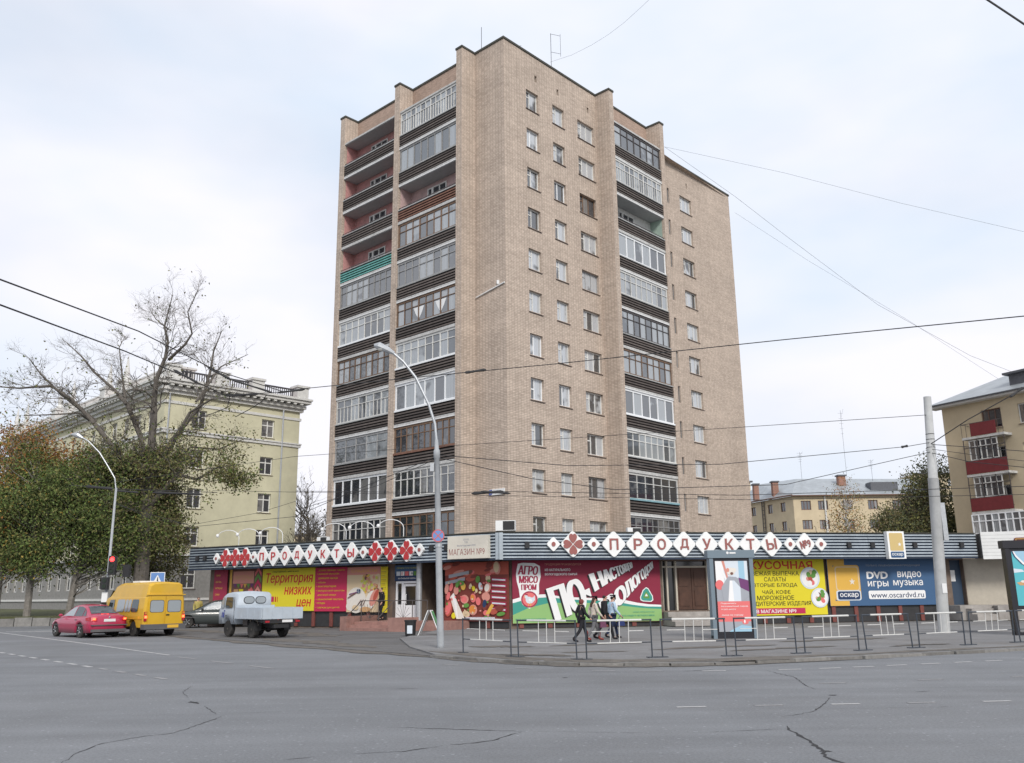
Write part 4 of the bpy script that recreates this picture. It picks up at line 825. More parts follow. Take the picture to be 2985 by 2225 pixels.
# agro banner
t, P = banner('meat_company_banner', 'large maroon and green banner with slanted white words ПО-НАСТОЯЩЕМУ', SR, .78, 7.8, .3, 3.05, WO, 'maroon')
def LA(x): return .79+(x-770)*.005667
def ZA(y): return 3.04-(y-385)*.0053
def AA(*p): return [(LA(x), ZA(y)) for x, y in p]
P.poly(AA((770, 705), (860, 680), (950, 668), (1040, 665), (1200, 690), (1400, 700), (1600, 705), (1700, 722), (1800, 745), (1900, 760), (2006, 766), (2006, 898), (770, 898)), 'white')
P.poly(AA((770, 735), (860, 710), (950, 695), (1060, 690), (1250, 712), (1450, 720), (1650, 740), (1760, 762), (1880, 778), (2006, 782), (2006, 898), (770, 898)), 'teal')
P.poly(AA((770, 832), (900, 775), (1050, 740), (1250, 735), (1450, 745), (1650, 765), (1800, 785), (1900, 795), (2006, 800), (2006, 900), (770, 900)), 'green')
P.poly(AA((815, 410), (860, 402), (950, 405), (995, 430), (1000, 520), (985, 580), (985, 650), (975, 700), (960, 745), (905, 782), (850, 750), (830, 700), (820, 620), (805, 560), (798, 500), (808, 440)), 'white')
P.tq('АГРО', AA((820, 422), (985, 432), (975, 505), (812, 500)), 'wine', .12); P.tq('МЯСО', AA((822, 510), (980, 512), (975, 572), (822, 572)), 'wine', .12); P.tq('ПРОМ', AA((838, 582), (966, 582), (962, 630), (840, 630)), 'wine', .12)
P.ell(LA(905), ZA(706), .38, .36, 'wine', 22); P.ell(LA(905), ZA(706), .32, .30, 'coral', 22)
P.ell(LA(903), ZA(712), .17, .15, 'paper', 14, -.5); P.ell(LA(878), ZA(684), .085, .075, 'paper', 10); P.poly(AA((886, 690), (935, 690), (948, 672), (950, 712), (925, 738), (890, 738)), 'paper'); P.poly(AA((858, 684), (868, 678), (868, 692)), 'ochre'); P.poly(AA((872, 664), (878, 656), (884, 664), (890, 658), (892, 672), (874, 672)), 'wine'); P.poly(AA((896, 736), (901, 736), (899, 762), (894, 762)), 'ochre'); P.poly(AA((912, 736), (917, 736), (917, 762), (912, 762)), 'ochre'); P.ell(LA(912), ZA(712), .09, .06, 'white', 10, -.4)
P.text('ПРОДУКЦИЯ ПРОИЗВОДИТСЯ', LA(1035), LA(1335), ZA(428), ZA(408), 'pink', .02); P.text('ИЗ НАТУРАЛЬНОГО', LA(1035), LA(1245), ZA(474), ZA(452), 'white', .03); P.text('ВОЛОГОДСКОГО СЫРЬЯ', LA(1035), LA(1300), ZA(512), ZA(490), 'white', .03)
for dx, dy, c in ((-13, 9, 'black'), (0, 0, 'white')):
    def q(*p): return [(LA(x+dx*(.3+.7*(x < 1500))), ZA(y+dy)) for x, y in p]
    P.tq('ВОЛОГОДСКИ', q((1470, 740), (1945, 392), (1953, 462), (1545, 930)), c, .16)
    P.poly(q((1350, 640), (1400, 616), (1418, 690), (1362, 668)), c)
    P.tq('НАСТОЯЩЕМУ', q((1395, 500), (1768, 398), (1782, 452), (1455, 680)), c, .16)
    P.tq('ПО', q((1040, 618), (1335, 522), (1395, 778), (1115, 895)), c, .13)
P.poly(AA((1880, 615), (1900, 625), (1935, 690), (1938, 725), (1920, 740), (1850, 735), (1828, 725), (1825, 700), (1850, 640)), 'white'); P.poly(AA((1880, 623), (1896, 632), (1928, 692), (1930, 720), (1915, 733), (1852, 728), (1835, 718), (1833, 700), (1856, 645)), 'teal')
P.poly(AA((1880, 648), (1908, 700), (1900, 712), (1862, 708), (1852, 700)), 'leaf'); P.ell(LA(1880), ZA(680), .05, .06, 'lime', 8); P.poly(AA((1866, 692), (1894, 692), (1880, 670)), 'white')
P.text('НОВЫЙ ЗАВОД ВОЛОГДЫ', LA(1760), LA(1942), ZA(828), ZA(816), 'teal', .02); P.text('ВКУС НАШЕГО ЧЕСТНОГО МЯСА', LA(1660), LA(1942), ZA(858), ZA(845), 'teal', .02); P.text('ЗАО АГРОМЯСОПРОМ', LA(790), LA(1035), ZA(876), ZA(862), 'teal', .03); P.done()
# snack bar banner
t, P = banner('snack_bar_banner', 'yellow banner with red word ЗАКУСОЧНАЯ partly behind the ad light box', SR, 11.2, 16.22, .46, 3.06, WO+.02, 'yellow')
def LY(x): return 12.78+(x-620)*.00887
def ZY(y): return 3.04-(y-270)*.00795
P.text('ЗАКУСОЧНАЯ', LY(480), LY(940), ZY(326), ZY(278), 'red', .07)
for w, a, b, c, d in (('СВЕЖАЯ ВЫПЕЧКА', 555, 855, 338, 364), ('САЛАТЫ', 648, 775, 372, 398), ('ВТОРЫЕ БЛЮДА', 582, 840, 408, 434), ('ЧАЙ, КОФЕ', 632, 797, 443, 474), ('МОРОЖЕНОЕ', 600, 815, 480, 507), ('КОНДИТЕРСКИЕ ИЗДЕЛИЯ', 525, 912, 514, 543)): P.text(w, LY(a), LY(b), ZY(d), ZY(c), 'leaf' if 0 else 'black', .015)
P.rect(LY(540), LY(876), ZY(586), ZY(553), 'magenta'); P.text('В МАГАЗИНЕ №9', LY(590), LY(822), ZY(581), ZY(560), 'white', .04)
r = random.Random(4)
for x, y, R_ in ((918, 380, .52), (966, 496, .46)):
    P.ell(LY(x), ZY(y), R_, R_, 'paper', 22); P.ell(LY(x), ZY(y), R_*.84, R_*.84, 'white', 22)
    for i in range(12): a = r.uniform(0, 6.3); d = r.uniform(0, R_*.55); P.ell(LY(x)+d*math.cos(a), ZY(y)+d*math.sin(a), R_*.26, R_*.22, ('coral', 'meat', 'leaf', 'white', 'orange', 'pink', 'brown', 'sand')[i % 8], 9, a)
    for i in range(7): P.ell(LY(x)+R_*(.3+.11*r.random()*i/3), ZY(y)+R_*(.2+.1*i*r.random()), R_*.24, R_*.2, 'leaf', 7, i)
P.done()
# oskar banner
t, P = banner('media_shop_banner', 'blue banner with white words DVD видео игры музыка and a yellow оскар card', SR, 16.4, 22.75, .84, 3.06, WO, 'blue')
def LO(x): return 16.42+(x-1030)*.0093
def ZO(y): return 3.04-(y-275)*.00818
P.poly([(LO(1030), 3.05), (LO(1128), 3.05), (LO(1128), ZO(310)), (LO(1060), ZO(310)), (LO(1060), ZO(515)), (LO(1140), ZO(515)), (LO(1140), .85), (LO(1030), .85)], 'ochre')
P.poly(rrect(LO(1060), LO(1212), ZO(513), ZO(308), .14, 5), 'ochre'); P.poly(rrect(LO(1070), LO(1208), ZO(455), ZO(316), .12, 5), 'sand'); P.poly(rrect(LO(1076), LO(1202), ZO(452), ZO(322), .12, 5), 'ochre')
P.poly(rrect(LO(1068), LO(1210), ZO(513), ZO(455), .1, 5), 'paper'); P.poly(rrect(LO(1076), LO(1204), ZO(508), ZO(460), .09, 5), 'navy'); P.text('оскар', LO(1088), LO(1195), ZO(500), ZO(470), 'white', .04)
P.poly([(LO(1165)+.17*math.cos(PI/2+i*PI/5)*(1 if i % 2 == 0 else .42), ZO(405)+.17*math.sin(PI/2+i*PI/5)*(1 if i % 2 == 0 else .42)) for i in range(10)], 'plate')
P.text('ТОЛЬКО ЛИЦЕНЗИОННАЯ ПРОДУКЦИЯ', LO(1252), LO(1575), ZO(318), ZO(306), 'grey', .01); P.text('DVD', LO(1252), LO(1378), ZO(390), ZO(347), 'white', .13); P.text('видео', LO(1435), LO(1577), ZO(390), ZO(347), 'white', .03)
P.text('игры', LO(1255), LO(1376), ZO(445), ZO(402), 'white', .03); P.text('музыка', LO(1405), LO(1582), ZO(440), ZO(398), 'white', .03)
P.poly(rrect(LO(1254), LO(1590), ZO(507), ZO(458), .08), 'white'); P.text('www.oscardvd.ru', LO(1266), LO(1580), ZO(500), ZO(468), 'navy', .025); P.done()
# things on the shop roof
def ac(label, p, a, sc=1.0):
    t = thing('air_conditioner', label, 'air conditioner', p, a); t.scale = (sc,)*3; MB().box(-.42, .42, -.15, .15, .05, .48).build('casing', 'white_metal', t)
    MB().box(-.1, .40, -.165, -.15, .08, .45).build('grille', 'black_plastic', t); MB().box(-.4, .4, -.1, .1, 0, .05).build('bracket', 'rail_metal', t)
q = SL(.0, -.5, 0); ac('white air conditioner with dark grille on the shop roof at its corner', (KX+q.x+.05, KY+q.y, Z1+.03), math.radians(-8), 1.05)
q = SL(-11.3, -1.0, 0); ac('low white air conditioner on the left shop roof by the tower edge', (KX+q.x, KY+q.y, Z1-.08), math.radians(-31), .8)
q = SR(6.7, -1.2, 0); ac('small white air conditioner on the shop roof under the third window column', (KX+q.x, KY+q.y, Z1-.08), math.radians(12), .8)
for i, (s_, lb) in enumerate(((16.7, 'leftmost of the arched white lamps on the shop roof'), (15.15, 'second arched white lamp from the left on the shop roof'), (13.45, 'third arched white lamp on the shop roof, before the pale house window'), (9.1, 'fourth arched white lamp on the shop roof, before the lowest balcony'), (7.3, 'fifth arched white lamp on the shop roof, before the lowest balcony'), (5.5, 'rightmost arched white lamp on the shop roof by the brown balcony'))):
    p = SL(-s_, -.25, 0); t = thing('arched_lamp', lb, 'lamp', (KX+p.x, KY+p.y, Z1), 0, 'arched lamps on the shop roof')
    d = SL.d*-1.0+SL.n*.35; pts = [Vector((0, 0, 0))]+[d*(.62-.62*math.cos(a))+Vector((0, 0, .45+.42*math.sin(a))) for a in [PI*.9*j/8 for j in range(9)]]
    MB().tube(pts, .02, 5).build('arm', 'white_metal', t); MB().ell(pts[-1][:], (.09, .09, .1)).build('lamp_head', 'white_metal', t)
for i, (s_, h) in enumerate(((12.2, .25), (12.55, .22), (12.9, .25), (14.3, .3))): p = SR(s_+1.2, -.1, 0); tag(MB().tube([(0, 0, 0), (0, 0, h)], .012, 4).build('roof_rod', 'antenna', None, (KX+p.x, KY+p.y, Z1)), '%s thin metal rod on the shop roof edge above the ad light box' % ('leftmost', 'second from left', 'third from left', 'rightmost')[i], 'rod', 'rods on the shop roof edge')
# ------------------------------------------------------------------ neighbouring buildings
mat('green_plaster', (.57, .55, .40), .9, spec=.2, noise=.10, nscale=.6, dirt=.25, dirtcol=(.30, .29, .20)); mat('stucco_white', (.62, .62, .60), .8, noise=.1); mat('grey_plinth', (.25, .245, .235), .9, noise=.15)
mat('roof_red', (.17, .055, .04), .7); mat('yellow_plaster', (.55, .465, .325), .9, spec=.2, noise=.09, nscale=.7, dirt=.25, dirtcol=(.40, .34, .24)); mat('roof_grey', (.36, .39, .41), .45, metal=.3, noise=.15, nscale=1.2)
mat('roof_dark', (.10, .105, .12), .6, noise=.2); mat('red_panel', (.15, .022, .026), .65, noise=.15); mat('wood_brown', (.14, .075, .055), .6)
GB = thing('stucco_house', 'pale green stucco house with white cornice and roof balustrade behind the bare tree', 'house', (-30.6, 76, 0))
GF = Fr((0, 0, 0), math.radians(44.5), 1)       # gable towards the crossing
GS = Fr((0, 0, 0), math.radians(-45), 1)        # long street front, u runs from -44 to 0
rowsz = [(16.35, 18.05), (12.8, 14.45), (9.25, 11.0), (5.95, 7.62), (2.35, 4.1)]
gh = [(a, b, z0, z1) for z0, z1 in rowsz for a, b in ((2.6, 3.95), (9.45, 10.8))]
sh = [(-u-1.35, -u, z0, z1) for z0, z1 in rowsz for u in [2.2+2.75*i for i in range(15)]]
mb = MB(); GF.wall(mb, 0, 13.5, 5.1, 19.4, [h for h in gh if h[2] > 5], dep=.22); GS.wall(mb, -44, 0, 5.1, 19.4, [h for h in sh if h[2] > 5], dep=.22)
e0, e1 = GF(13.5, 0, 0), GF(13.5, -14, 0); mb.quad(e0, e1, e1+Vector((0, 0, 19.4)), e0+Vector((0, 0, 19.4))); mb.build('wall', 'green_plaster', GB)
mb = MB(); GF.wall(mb, 0, 13.5, 0, 5.1, [h for h in gh if h[2] < 5], dep=.22); GS.wall(mb, -44, 0, 0, 5.1, [h for h in sh if h[2] < 5], dep=.22); mb.build('ground_floor_wall', 'grey_plinth', GB)
mb = MB()
for fr, a, b in ((GF, -.12, 13.6), (GS, -44, .12)):
    for z0, z1, o in ((18.35, 18.6, .08), (15.7, 15.95, .12), (15.95, 16.08, .2), (5.1, 5.3, .18), (1.35, 1.55, .1), (19.2, 19.5, .25), (19.5, 19.8, .5), (19.98, 20.25, .95), (20.25, 20.45, 1.1)): fr.box(mb, a-(o if fr is GS else 0), b+(o*.6), -.2, o+(.003 if fr is GS else 0), z0+(.002 if fr is GS else 0), z1)
mb.build('cornice', 'stucco_white', GB)
dm = {}
for fr, n, a, st in ((GF, 19, .2, .72), (GS, 60, -43.6, .73)):
    for i in range(n):
        if fr.ang not in dm: dm[fr.ang] = MB().box(-.15, .15, -.88, -.1, 19.8, 19.98).mesh('modillion', 'stucco_white')
        inst('modillion', dm[fr.ang], GB, fr(a+st*i, 0, 0), fr.ang)
mb = MB(); c0, c1, c2, c3 = GF(-.5, .9, 20.46), GF(14.2, .9, 20.46), GF(14.2, -13, 20.46), GS(-44, .9, 20.46)
r0, r1 = GF(6.5, -6, 22.0), GS(-44, -6, 22.0); mb.add([c0, c1, c2, r0, r1, c3], [(0, 1, 3), (1, 2, 3), (0, 3, 4, 5)]); mb.build('roof', 'roof_red', GB)
pm_ = MB().box(-.62, .62, -.62, .62, 20.4, 21.5).box(-.72, .72, -.72, .72, 21.5, 21.72).mesh('pedestal', 'stucco_white')
ob = MB().lathe([(.34, 21.72), (.4, 22.0), (.22, 22.2), (.3, 22.5), (.16, 23.2), (.05, 24.1), (.01, 24.3)], 8).mesh('obelisk', 'stucco_white')
for fr, us in ((GF, (0.2, 4.8, 8.4, 13.2)), (GS, (-8.4, -12.6, -22.6, -26.4, -37.6, -41.3))):
    for u in us:
        q = inst('pedestal', pm_, GB, fr(u, .3, 0), fr.ang)
        if fr is GS: inst('obelisk', ob, q)
for fr, spans in ((GF, ((.9, 4.1), (5.5, 7.7), (9.1, 12.5))), (GS, ((-7.7, -.5), (-21.9, -13.3), (-36.9, -27.1)))):
    for a, b in spans:
        mb = MB(); fr.box(mb, a, b, .25, .35, 21.25, 21.4); n = int((b-a)/.22)
        for i in range(n): u = a+(b-a)*(i+.5)/n; fr.box(mb, u-.035, u+.035, .27, .33, 20.45, 21.25)
        struct(mb.build('balustrade', 'stucco_white' if fr is GS else 'antenna', GB), 'stuff')
for z0, z1 in rowsz:
    for u in (3.275, 10.125): window(GB, GF, u, z0, 1.35, z1-z0, (.5,), 'white_wood', 'pane_dark', dep=.2, bar=.1, transom=.68, sill=True)
    for i in range(15): window(GB, GS, -2.2-2.75*i-.675, z0, 1.35, z1-z0, (.5,), 'white_wood', 'pane_dark', dep=.2, bar=.1, transom=.68, sill=False)
for u in (11.6, .35): MB().tube([GF(u, .15, z) for z in (.3, 10, 19.2)], .08, 6).build('drain_pipe', 'galv', GB)
ch = thing('roof_vent', 'white louvred vent box on the roof of the green house', 'vent', tuple(Vector((-30.6, 76, 21.4))+GF(2.2, -3, 0)), GF.ang)
mb = MB().box(-1.4, 1.4, -.5, .5, -.6, .9).box(-1.6, 1.6, -.6, .6, .9, 1.1); mb.build('casing', 'stucco_white', ch)
mb = MB(); [mb.box(-1.25+.36*i, -1.05+.36*i, -.52, -.5, .2, .8) for i in range(7)]; struct(mb.build('louvre', 'dark', ch), 'stuff')

YB = thing('balcony_house', 'cream five storey house with dark red balcony panels at the right edge', 'house', (33.2, 67, 0)); YF = Fr((0, 0, 0), math.radians(-60), 1)
yh = []
for z in (14.4, 11.6, 8.8, 6.0): yh += [(3.1, 4.6, z-1.4, z), (5.85, 7.4, z-1.4, z), (9.2, 10.7, z-1.4, z)]
mb = MB(); YF.wall(mb, 0, 14, 0, 15.1, yh, dep=.2); b0 = YF(0, 0, 0); b1 = YF(0, -12, 0); mb.quad(b0, b1, b1+Vector((0, 0, 15.1)), b0+Vector((0, 0, 15.1))); mb.build('wall', 'yellow_plaster', YB)
for a, b, c, d in yh: window(YB, YF, (a+b)/2, c, b-a, d-c, (.33, .66), 'wood_brown' if a < 5 and c > 12 else 'white_wood', 'pane_dark', dep=.15, bar=.07)
mb = MB(); YF.box(mb, -.7, 14, -.3, .65, 15.1, 15.3); mb.build('eave', 'stucco_white', YB)
mb = MB(); mb.quad(YF(-.8, .8, 15.32), YF(14, .8, 15.32), YF(14, -6.5, 18.6), YF(4.2, -6.5, 18.6)); mb.add([YF(-.8, .8, 15.32), YF(4.2, -6.5, 18.6), YF(-.8, -13, 15.32)], [(0, 1, 2)]); mb.build('roof', 'roof_grey', YB); YF.box(MB(), -.82, 14, .6, .85, 15.26, 15.34).build('gutter', 'roof_dark', YB)
mb = MB(); YF.box(mb, 5.2, 7.4, -2.6, -.6, 15.9, 16.75); d = mb.build('dormer', 'roof_dark', YB); mb = MB(); YF.box(mb, 4.9, 7.7, -3, -.3, 16.75, 16.9); mb.build('dormer_roof', 'roof_dark', d)
for z, full in ((12.4, 0), (9.65, 1), (6.95, 1)):
    mb = MB(); YF.box(mb, 2.0, 5.2, .01, 1.0, z-.15, z+.02); B = mb.build('balcony', 'slab', YB)
    mb = MB(); YF.box(mb, 2.05+(.7 if not full else 0), 5.15-(.5 if not full else 0), .95, 1.02, z+.05, z+.98); mb.build('panel', 'red_panel', B)
    mb = MB()
    for u in [2.02+.35*i for i in range(10)]: YF.box(mb, u-.012, u+.012, .97, .995, z+.02, z+1.0)
    YF.box(mb, 2.0, 5.2, .965, 1.0, z+.99, z+1.03); YF.box(mb, 2.0, 2.04, .01, .965, z+.99, z+1.03)
    if full:
        for u in (2.05, 3.1, 4.15, 5.15): YF.box(mb, u-.025, u+.025, .95, 1.0, z+1.03, z+2.6)
        YF.box(mb, 2.0, 5.2, .95, 1.0, z+1.95, z+2.0)
    struct(mb.build('railing', 'rail_metal', B), 'stuff')
    if full:
        mb = MB()
        for u in [2.45+.42*i for i in range(6)]: YF.box(mb, u-.035, u+.035, .86, .92, z+1.04, z+2.5)
        for zz in (1.04, 2.0, 2.45): YF.box(mb, 2.42, 4.6, .861, .915, z+zz, z+zz+.06)
        mb.build('glazing_frame', 'white_wood', B)
        for i in range(5): inst('glazing_pane', pane_mesh(.40, 1.4, 'pane_dark'), B, YF(2.66+.42*i, .88, z+1.78), YF.ang)
mb = MB(); YF.box(mb, 1.9, 7.5, .01, 1.1, 5.2, 5.35); B = mb.build('balcony', 'slab', YB)
mb = MB()
for u in [2.0+.5*i for i in range(12)]: YF.box(mb, u-.04, u+.04, 1.0, 1.06, 5.35, 6.75)
for z in (5.38, 6.25, 6.72): YF.box(mb, 1.96, 7.54, 1.0, 1.055, z, z+.07)
mb.build('glazing_frame', 'white_pvc', B)
for i in range(11): inst('glazing_pane', pane_mesh(.46, 1.4, 'pane_bay'), B, YF(2.25+.5*i, 1.01, 6.05), YF.ang)

HB = thing('hip_roof_house', 'cream house with grey metal hipped roof far behind the shop', 'house', (41, 130, 0))
HF = Fr((0, 0, 0), 0, 1); HS = Fr((0, 0, 0), math.radians(-72), 1)
hh = [(u, u+1.45, z, z+1.35) for z in (13.0, 10.2, 7.4, 4.6) for u in (1.1, 3.6, 7.2, 10.9, 14.5, 17.5)]; hs = [(u, u+1.2, z, z+1.35) for z in (13.0, 10.2, 7.4) for u in (-11, -6.5, -3.2)]
mb = MB(); HF.wall(mb, 0, 20, 0, 15.1, hh, dep=.2); HS.wall(mb, -14, 0, 0, 15.1, hs, dep=.2); mb.build('wall', 'yellow_plaster', HB)
for a, b, c, d in hh: window(HB, HF, (a+b)/2, c, b-a, d-c, (.33, .66), 'wood_brown', 'pane_dark', dep=.15, bar=.1, sill=False)
for a, b, c, d in hs: window(HB, HS, (a+b)/2, c, b-a, d-c, (.5,), 'wood_brown', 'pane_dark', dep=.15, bar=.1, sill=False)
mb = MB(); k0, k1, k2 = HF(-.3, .6, 15.15), HF(20.5, .6, 15.15), HS(-14.5, .6, 15.15); t0, t1, t2 = HF(2.6, -6, 18.3), HF(20.5, -6, 18.1), HF(-1.5, -13, 18.3)
mb.add([k0, k1, t1, t0], [(0, 1, 2, 3)]); mb.add([k0, t0, t2, k2], [(0, 1, 2, 3)]); mb.build('roof', 'roof_grey', HB); mb = MB(); HF.box(mb, -.3, 20.5, .3, .62, 15.0, 15.14); mb.tube([k0, k2], .12, 5); mb.build('eave', 'wood_brown', HB)
for x, y, z, w in ((-4.0, 5, 16, 1.1), (-1.2, 4.5, 16.3, 1.3), (8.6, 3.5, 17, 1.6)): q = MB().box(x-w*.33, x+w*.33, y-.5, y+.5, z-1, z+1.3).build('chimney', 'red_brick', HB); MB().box(x-w*.33-.15, x+w*.33+.15, y-.65, y+.65, z+1.3, z+1.5).build('chimney_cap', 'roof_dark', q)
MB().box(12, 16, 1, 3, 15.6, 17.1).build('dormer', 'roof_dark', HB); MB().tube([HF(4.6, .1, z) for z in (5, 10, 15)], .14, 6).build('drain_pipe', 'stucco_white', HB)
mb = MB(); HS.box(mb, -7.9, -7.8, .1, .2, 4, 15); HS.box(mb, -7.3, -7.2, .1, .2, 4, 15)
for i in range(16): HS.box(mb, -7.8, -7.3, .12, .18, 4.5+.65*i, 4.58+.65*i)
mb.build('wall_ladder', 'rail_metal', HB)
for x, z, h, kind, lb in ((51.1, 17.3, 11.5, 'yagi', 'very tall thin mast rising from the hipped roof'), (44.2, 17.8, 4.5, 'yagi', 'short television antenna on the hipped roof beside the drain pipe'), (55, 17, 4, 'yagi', 'small television antenna right of the tall mast')): mast('roof_antenna', lb, x, 135, z, h, kind).scale = (1.0, 1.0, 1.0)
def pale_block(name, label, x0, x1, y, z1, m='yellow_plaster', rows=2):
    t = thing(name, label, 'building', (x0, y, 0)); f = Fr((0, 0, 0), 0, 1); hl = [(u, u+1.4, z1-2.6-2.9*j, z1-1.1-2.9*j) for j in range(rows) for u in [1+3*i for i in range(int((x1-x0-2)/3))]]
    mb = MB(); f.wall(mb, 0, x1-x0, 0, z1, hl); mb.box(0, x1-x0, .3, 12, z1-.3, z1); mb.build('wall', m, t); mb = MB(); f.box(mb, -.4, x1-x0+.4, -.2, .4, z1, z1+.3); mb.build('cornice', 'roof_dark', t)
    for a, b, c, d in hl: window(t, f, (a+b)/2, c, b-a, d-c, (.5,), 'white_wood', 'pane_dark', bar=.12, sill=False)
pale_block('far_house', 'pale far house glimpsed between the brick tower and hipped roof', 36, 47, 175, 22.5)
pale_block('far_house', 'pale flat roofed far house beyond the right end of the hipped roof', 84, 100, 185, 25)
pale_block('far_house', 'pale low house seen between the green house and brick tower', -52, -33, 150, 11.5, rows=1)

# white neighbour shop at the right end
NF = Fr(SR(RE+.03, .35, 0)+Vector((KX, KY, 0)), math.radians(-14), 1)
ns = thing('neighbour_shop', 'white sided shop front joining the right end of the ribbed fascia', 'shop', NF.o[:]); NL = Fr((0, 0, 0), math.radians(-14), 1)
mat('siding', (.70, .71, .70), .5, noise=.05, rand=.04); mat('beige_wall', (.48, .44, .37), .9, noise=.08); mat('gold', (.60, .42, .14), .4, metal=.4)
for i in range(8): NL.box(MB(), 0, 9, -.05, .03, 2.98+.165*i, 3.137+.165*i).build('siding_board', 'siding', ns)
mb = MB(); NL.box(mb, 0, 9, -1.6, -.06, 3.06, 4.24); mb.build('shop_roof', 'roof_felt', ns); mb = MB(); NL.box(mb, -.6, 9, -4, -1.5, .1, 3.06); mb.build('wall', 'beige_wall', ns)
mb = MB(); NL.box(mb, 0.2, 9, -1.5, .6, .1, .78); mb.build('plinth', 'concrete', ns)
t = thing('shop_sign', 'dark red shop sign with gold border on the white siding', 'sign', NF.o[:])
mb = MB(); NL.poly(mb, rrect(1.45, 3.6, 3.22, 3.98, .1), .035, .08); mb.build('board', 'red_panel', t)
mb = MB(); [NL.poly(mb, p, .12, .02) for p in ([(1.5, 3.27), (3.55, 3.27), (3.55, 3.3), (1.5, 3.3)], [(1.5, 3.9), (3.55, 3.9), (3.55, 3.93), (1.5, 3.93)], [(1.5, 3.3), (1.53, 3.3), (1.53, 3.9), (1.5, 3.9)], ellp(2.5, 3.8, .14, n=14))]; text(mb, NL, 'ЦВЕТЫ', 1.62, 3.4, 3.35, 3.6, .12, th=.02); mb.build('lettering', 'gold', t)

# ------------------------------------------------------------------ trees
mat('bark', (.125, .112, .098), .95, noise=.35, nscale=5, bump=.6, bscale=14); mat('bark_pale', (.20, .185, .165), .95, noise=.3, nscale=5); mat('birch_bark', (.5, .5, .48), .8, noise=.35, nscale=7)
for n, c in dict(leaf_dark=(.055, .075, .025), leaf_green=(.11, .155, .042), leaf_olive=(.16, .16, .056), leaf_yellow=(.32, .23, .055), leaf_orange=(.32, .145, .04), leaf_rust=(.21, .10, .045), leaf_brown=(.125, .105, .055), leaf_fir=(.10, .115, .062)).items(): mat(n, c, .75, spec=.25, noise=.25, nscale=8)
def leaf(mb, p, s, mi, r):
    a = Vector((r.gauss(0, 1), r.gauss(0, 1), r.gauss(0, .7))).normalized(); b = a.orthogonal().normalized(); c = a.cross(b); t = r.uniform(0, 6.28); b, c = b*math.cos(t)+c*math.sin(t), c*math.cos(t)-b*math.sin(t)
    mb.add([p-b*s, p+c*s*.55+a*s*.15, p+b*s, p-c*s*.55+a*s*.15], [(0, 1, 2, 3)], mi)
def bend(a, b, r, k=.12):
    m1 = a.lerp(b, .36)+Vector((r.gauss(0, 1), r.gauss(0, 1), r.gauss(0, .5)))*(b-a).length*k*.6; m2 = a.lerp(b, .7)+Vector((r.gauss(0, 1), r.gauss(0, 1), r.gauss(0, .5)))*(b-a).length*k*.6; return [a, m1, m2, b]
def grow(mb, a, d, L, rad, lvl, r, ends, spread=.6, upb=.25, kids=(2, 4), shrink=.68):
    b = a+d*L; P = bend(a, b, r, .16); n = 5 if rad > .05 else 3
    mb.tube(P, [rad, rad*.86, rad*.72, rad*.55], n, cap=False)
    if lvl == 0: ends.append((P[1], P[2], b)); return
    for i in range(r.randint(*kids)):
        t = r.uniform(.35, 1); s_ = P[1].lerp(P[2], (t-.35)/.35) if t < .7 else P[2].lerp(b, (t-.7)/.3)
        q = (d+Vector((r.gauss(0, 1), r.gauss(0, 1), r.gauss(0, .8)))*spread+Vector((0, 0, upb))).normalized()
        grow(mb, s_, q, L*r.uniform(.5, .85)*shrink/.68, rad*r.uniform(.42, .62), lvl-1, r, ends, spread, upb, kids, shrink)
    ends.append((P[2], b, b))
BT = thing('bare_tree', 'large spreading half bare poplar in front of the green house', 'tree', (-24.0, 58, .3)); r = random.Random(11)
def z1p(x, y, dy=0):    # pixel of the enlarged crop -> metres in the tree's own frame, at the trunk's distance
    return Vector(((.4358*x-1030*.4358)/2573*58*1.0-.02, dy, (1742-(800+.4358*y))/2573*58+1.3))
limbs = [([(1040, 1990), (1035, 1800), (1030, 1600), (1030, 1450)], .55, .44, 0), ([(1020, 1500), (940, 1350), (820, 1200), (640, 990), (520, 860), (380, 770), (180, 790), (30, 780)], .30, .04, -2), ([(640, 990), (430, 820), (330, 700), (260, 600)], .13, .03, -2.5), ([(700, 1050), (560, 950), (420, 980), (300, 1000)], .1, .03, -3), ([(1025, 1450), (940, 1100), (830, 870), (700, 750), (530, 610), (440, 500), (310, 390)], .26, .03, 1.5), ([(830, 870), (760, 640), (690, 430), (700, 330)], .1, .02, 2), ([(1030, 1480), (1040, 980), (1020, 830), (1040, 700), (1100, 560), (1110, 450), (1080, 340), (1130, 120)], .34, .03, -.8), ([(1100, 560), (1230, 470), (1280, 400), (1260, 260), (1330, 120)], .13, .025, -1.5), ([(1080, 340), (980, 260), (940, 200)], .06, .02, 0), ([(1050, 1450), (1120, 1180), (1310, 860), (1350, 600), (1340, 450), (1390, 300)], .26, .03, 2), ([(1310, 860), (1420, 580), (1560, 450)], .1, .02, 2.5), ([(1080, 1350), (1300, 950), (1480, 880), (1620, 900)], .17, .03, -2.5), ([(1060, 1560), (1250, 1370), (1400, 1410), (1560, 1320), (1690, 1440)], .22, .03, -2), ([(1000, 1400), (850, 1250), (600, 1200), (450, 1150)], .15, .03, 2.5), ([(1040, 1500), (1150, 1250), (1250, 1150), (1400, 1150), (1560, 1060)], .16, .03, 3)]
mt = MB(); ends = []
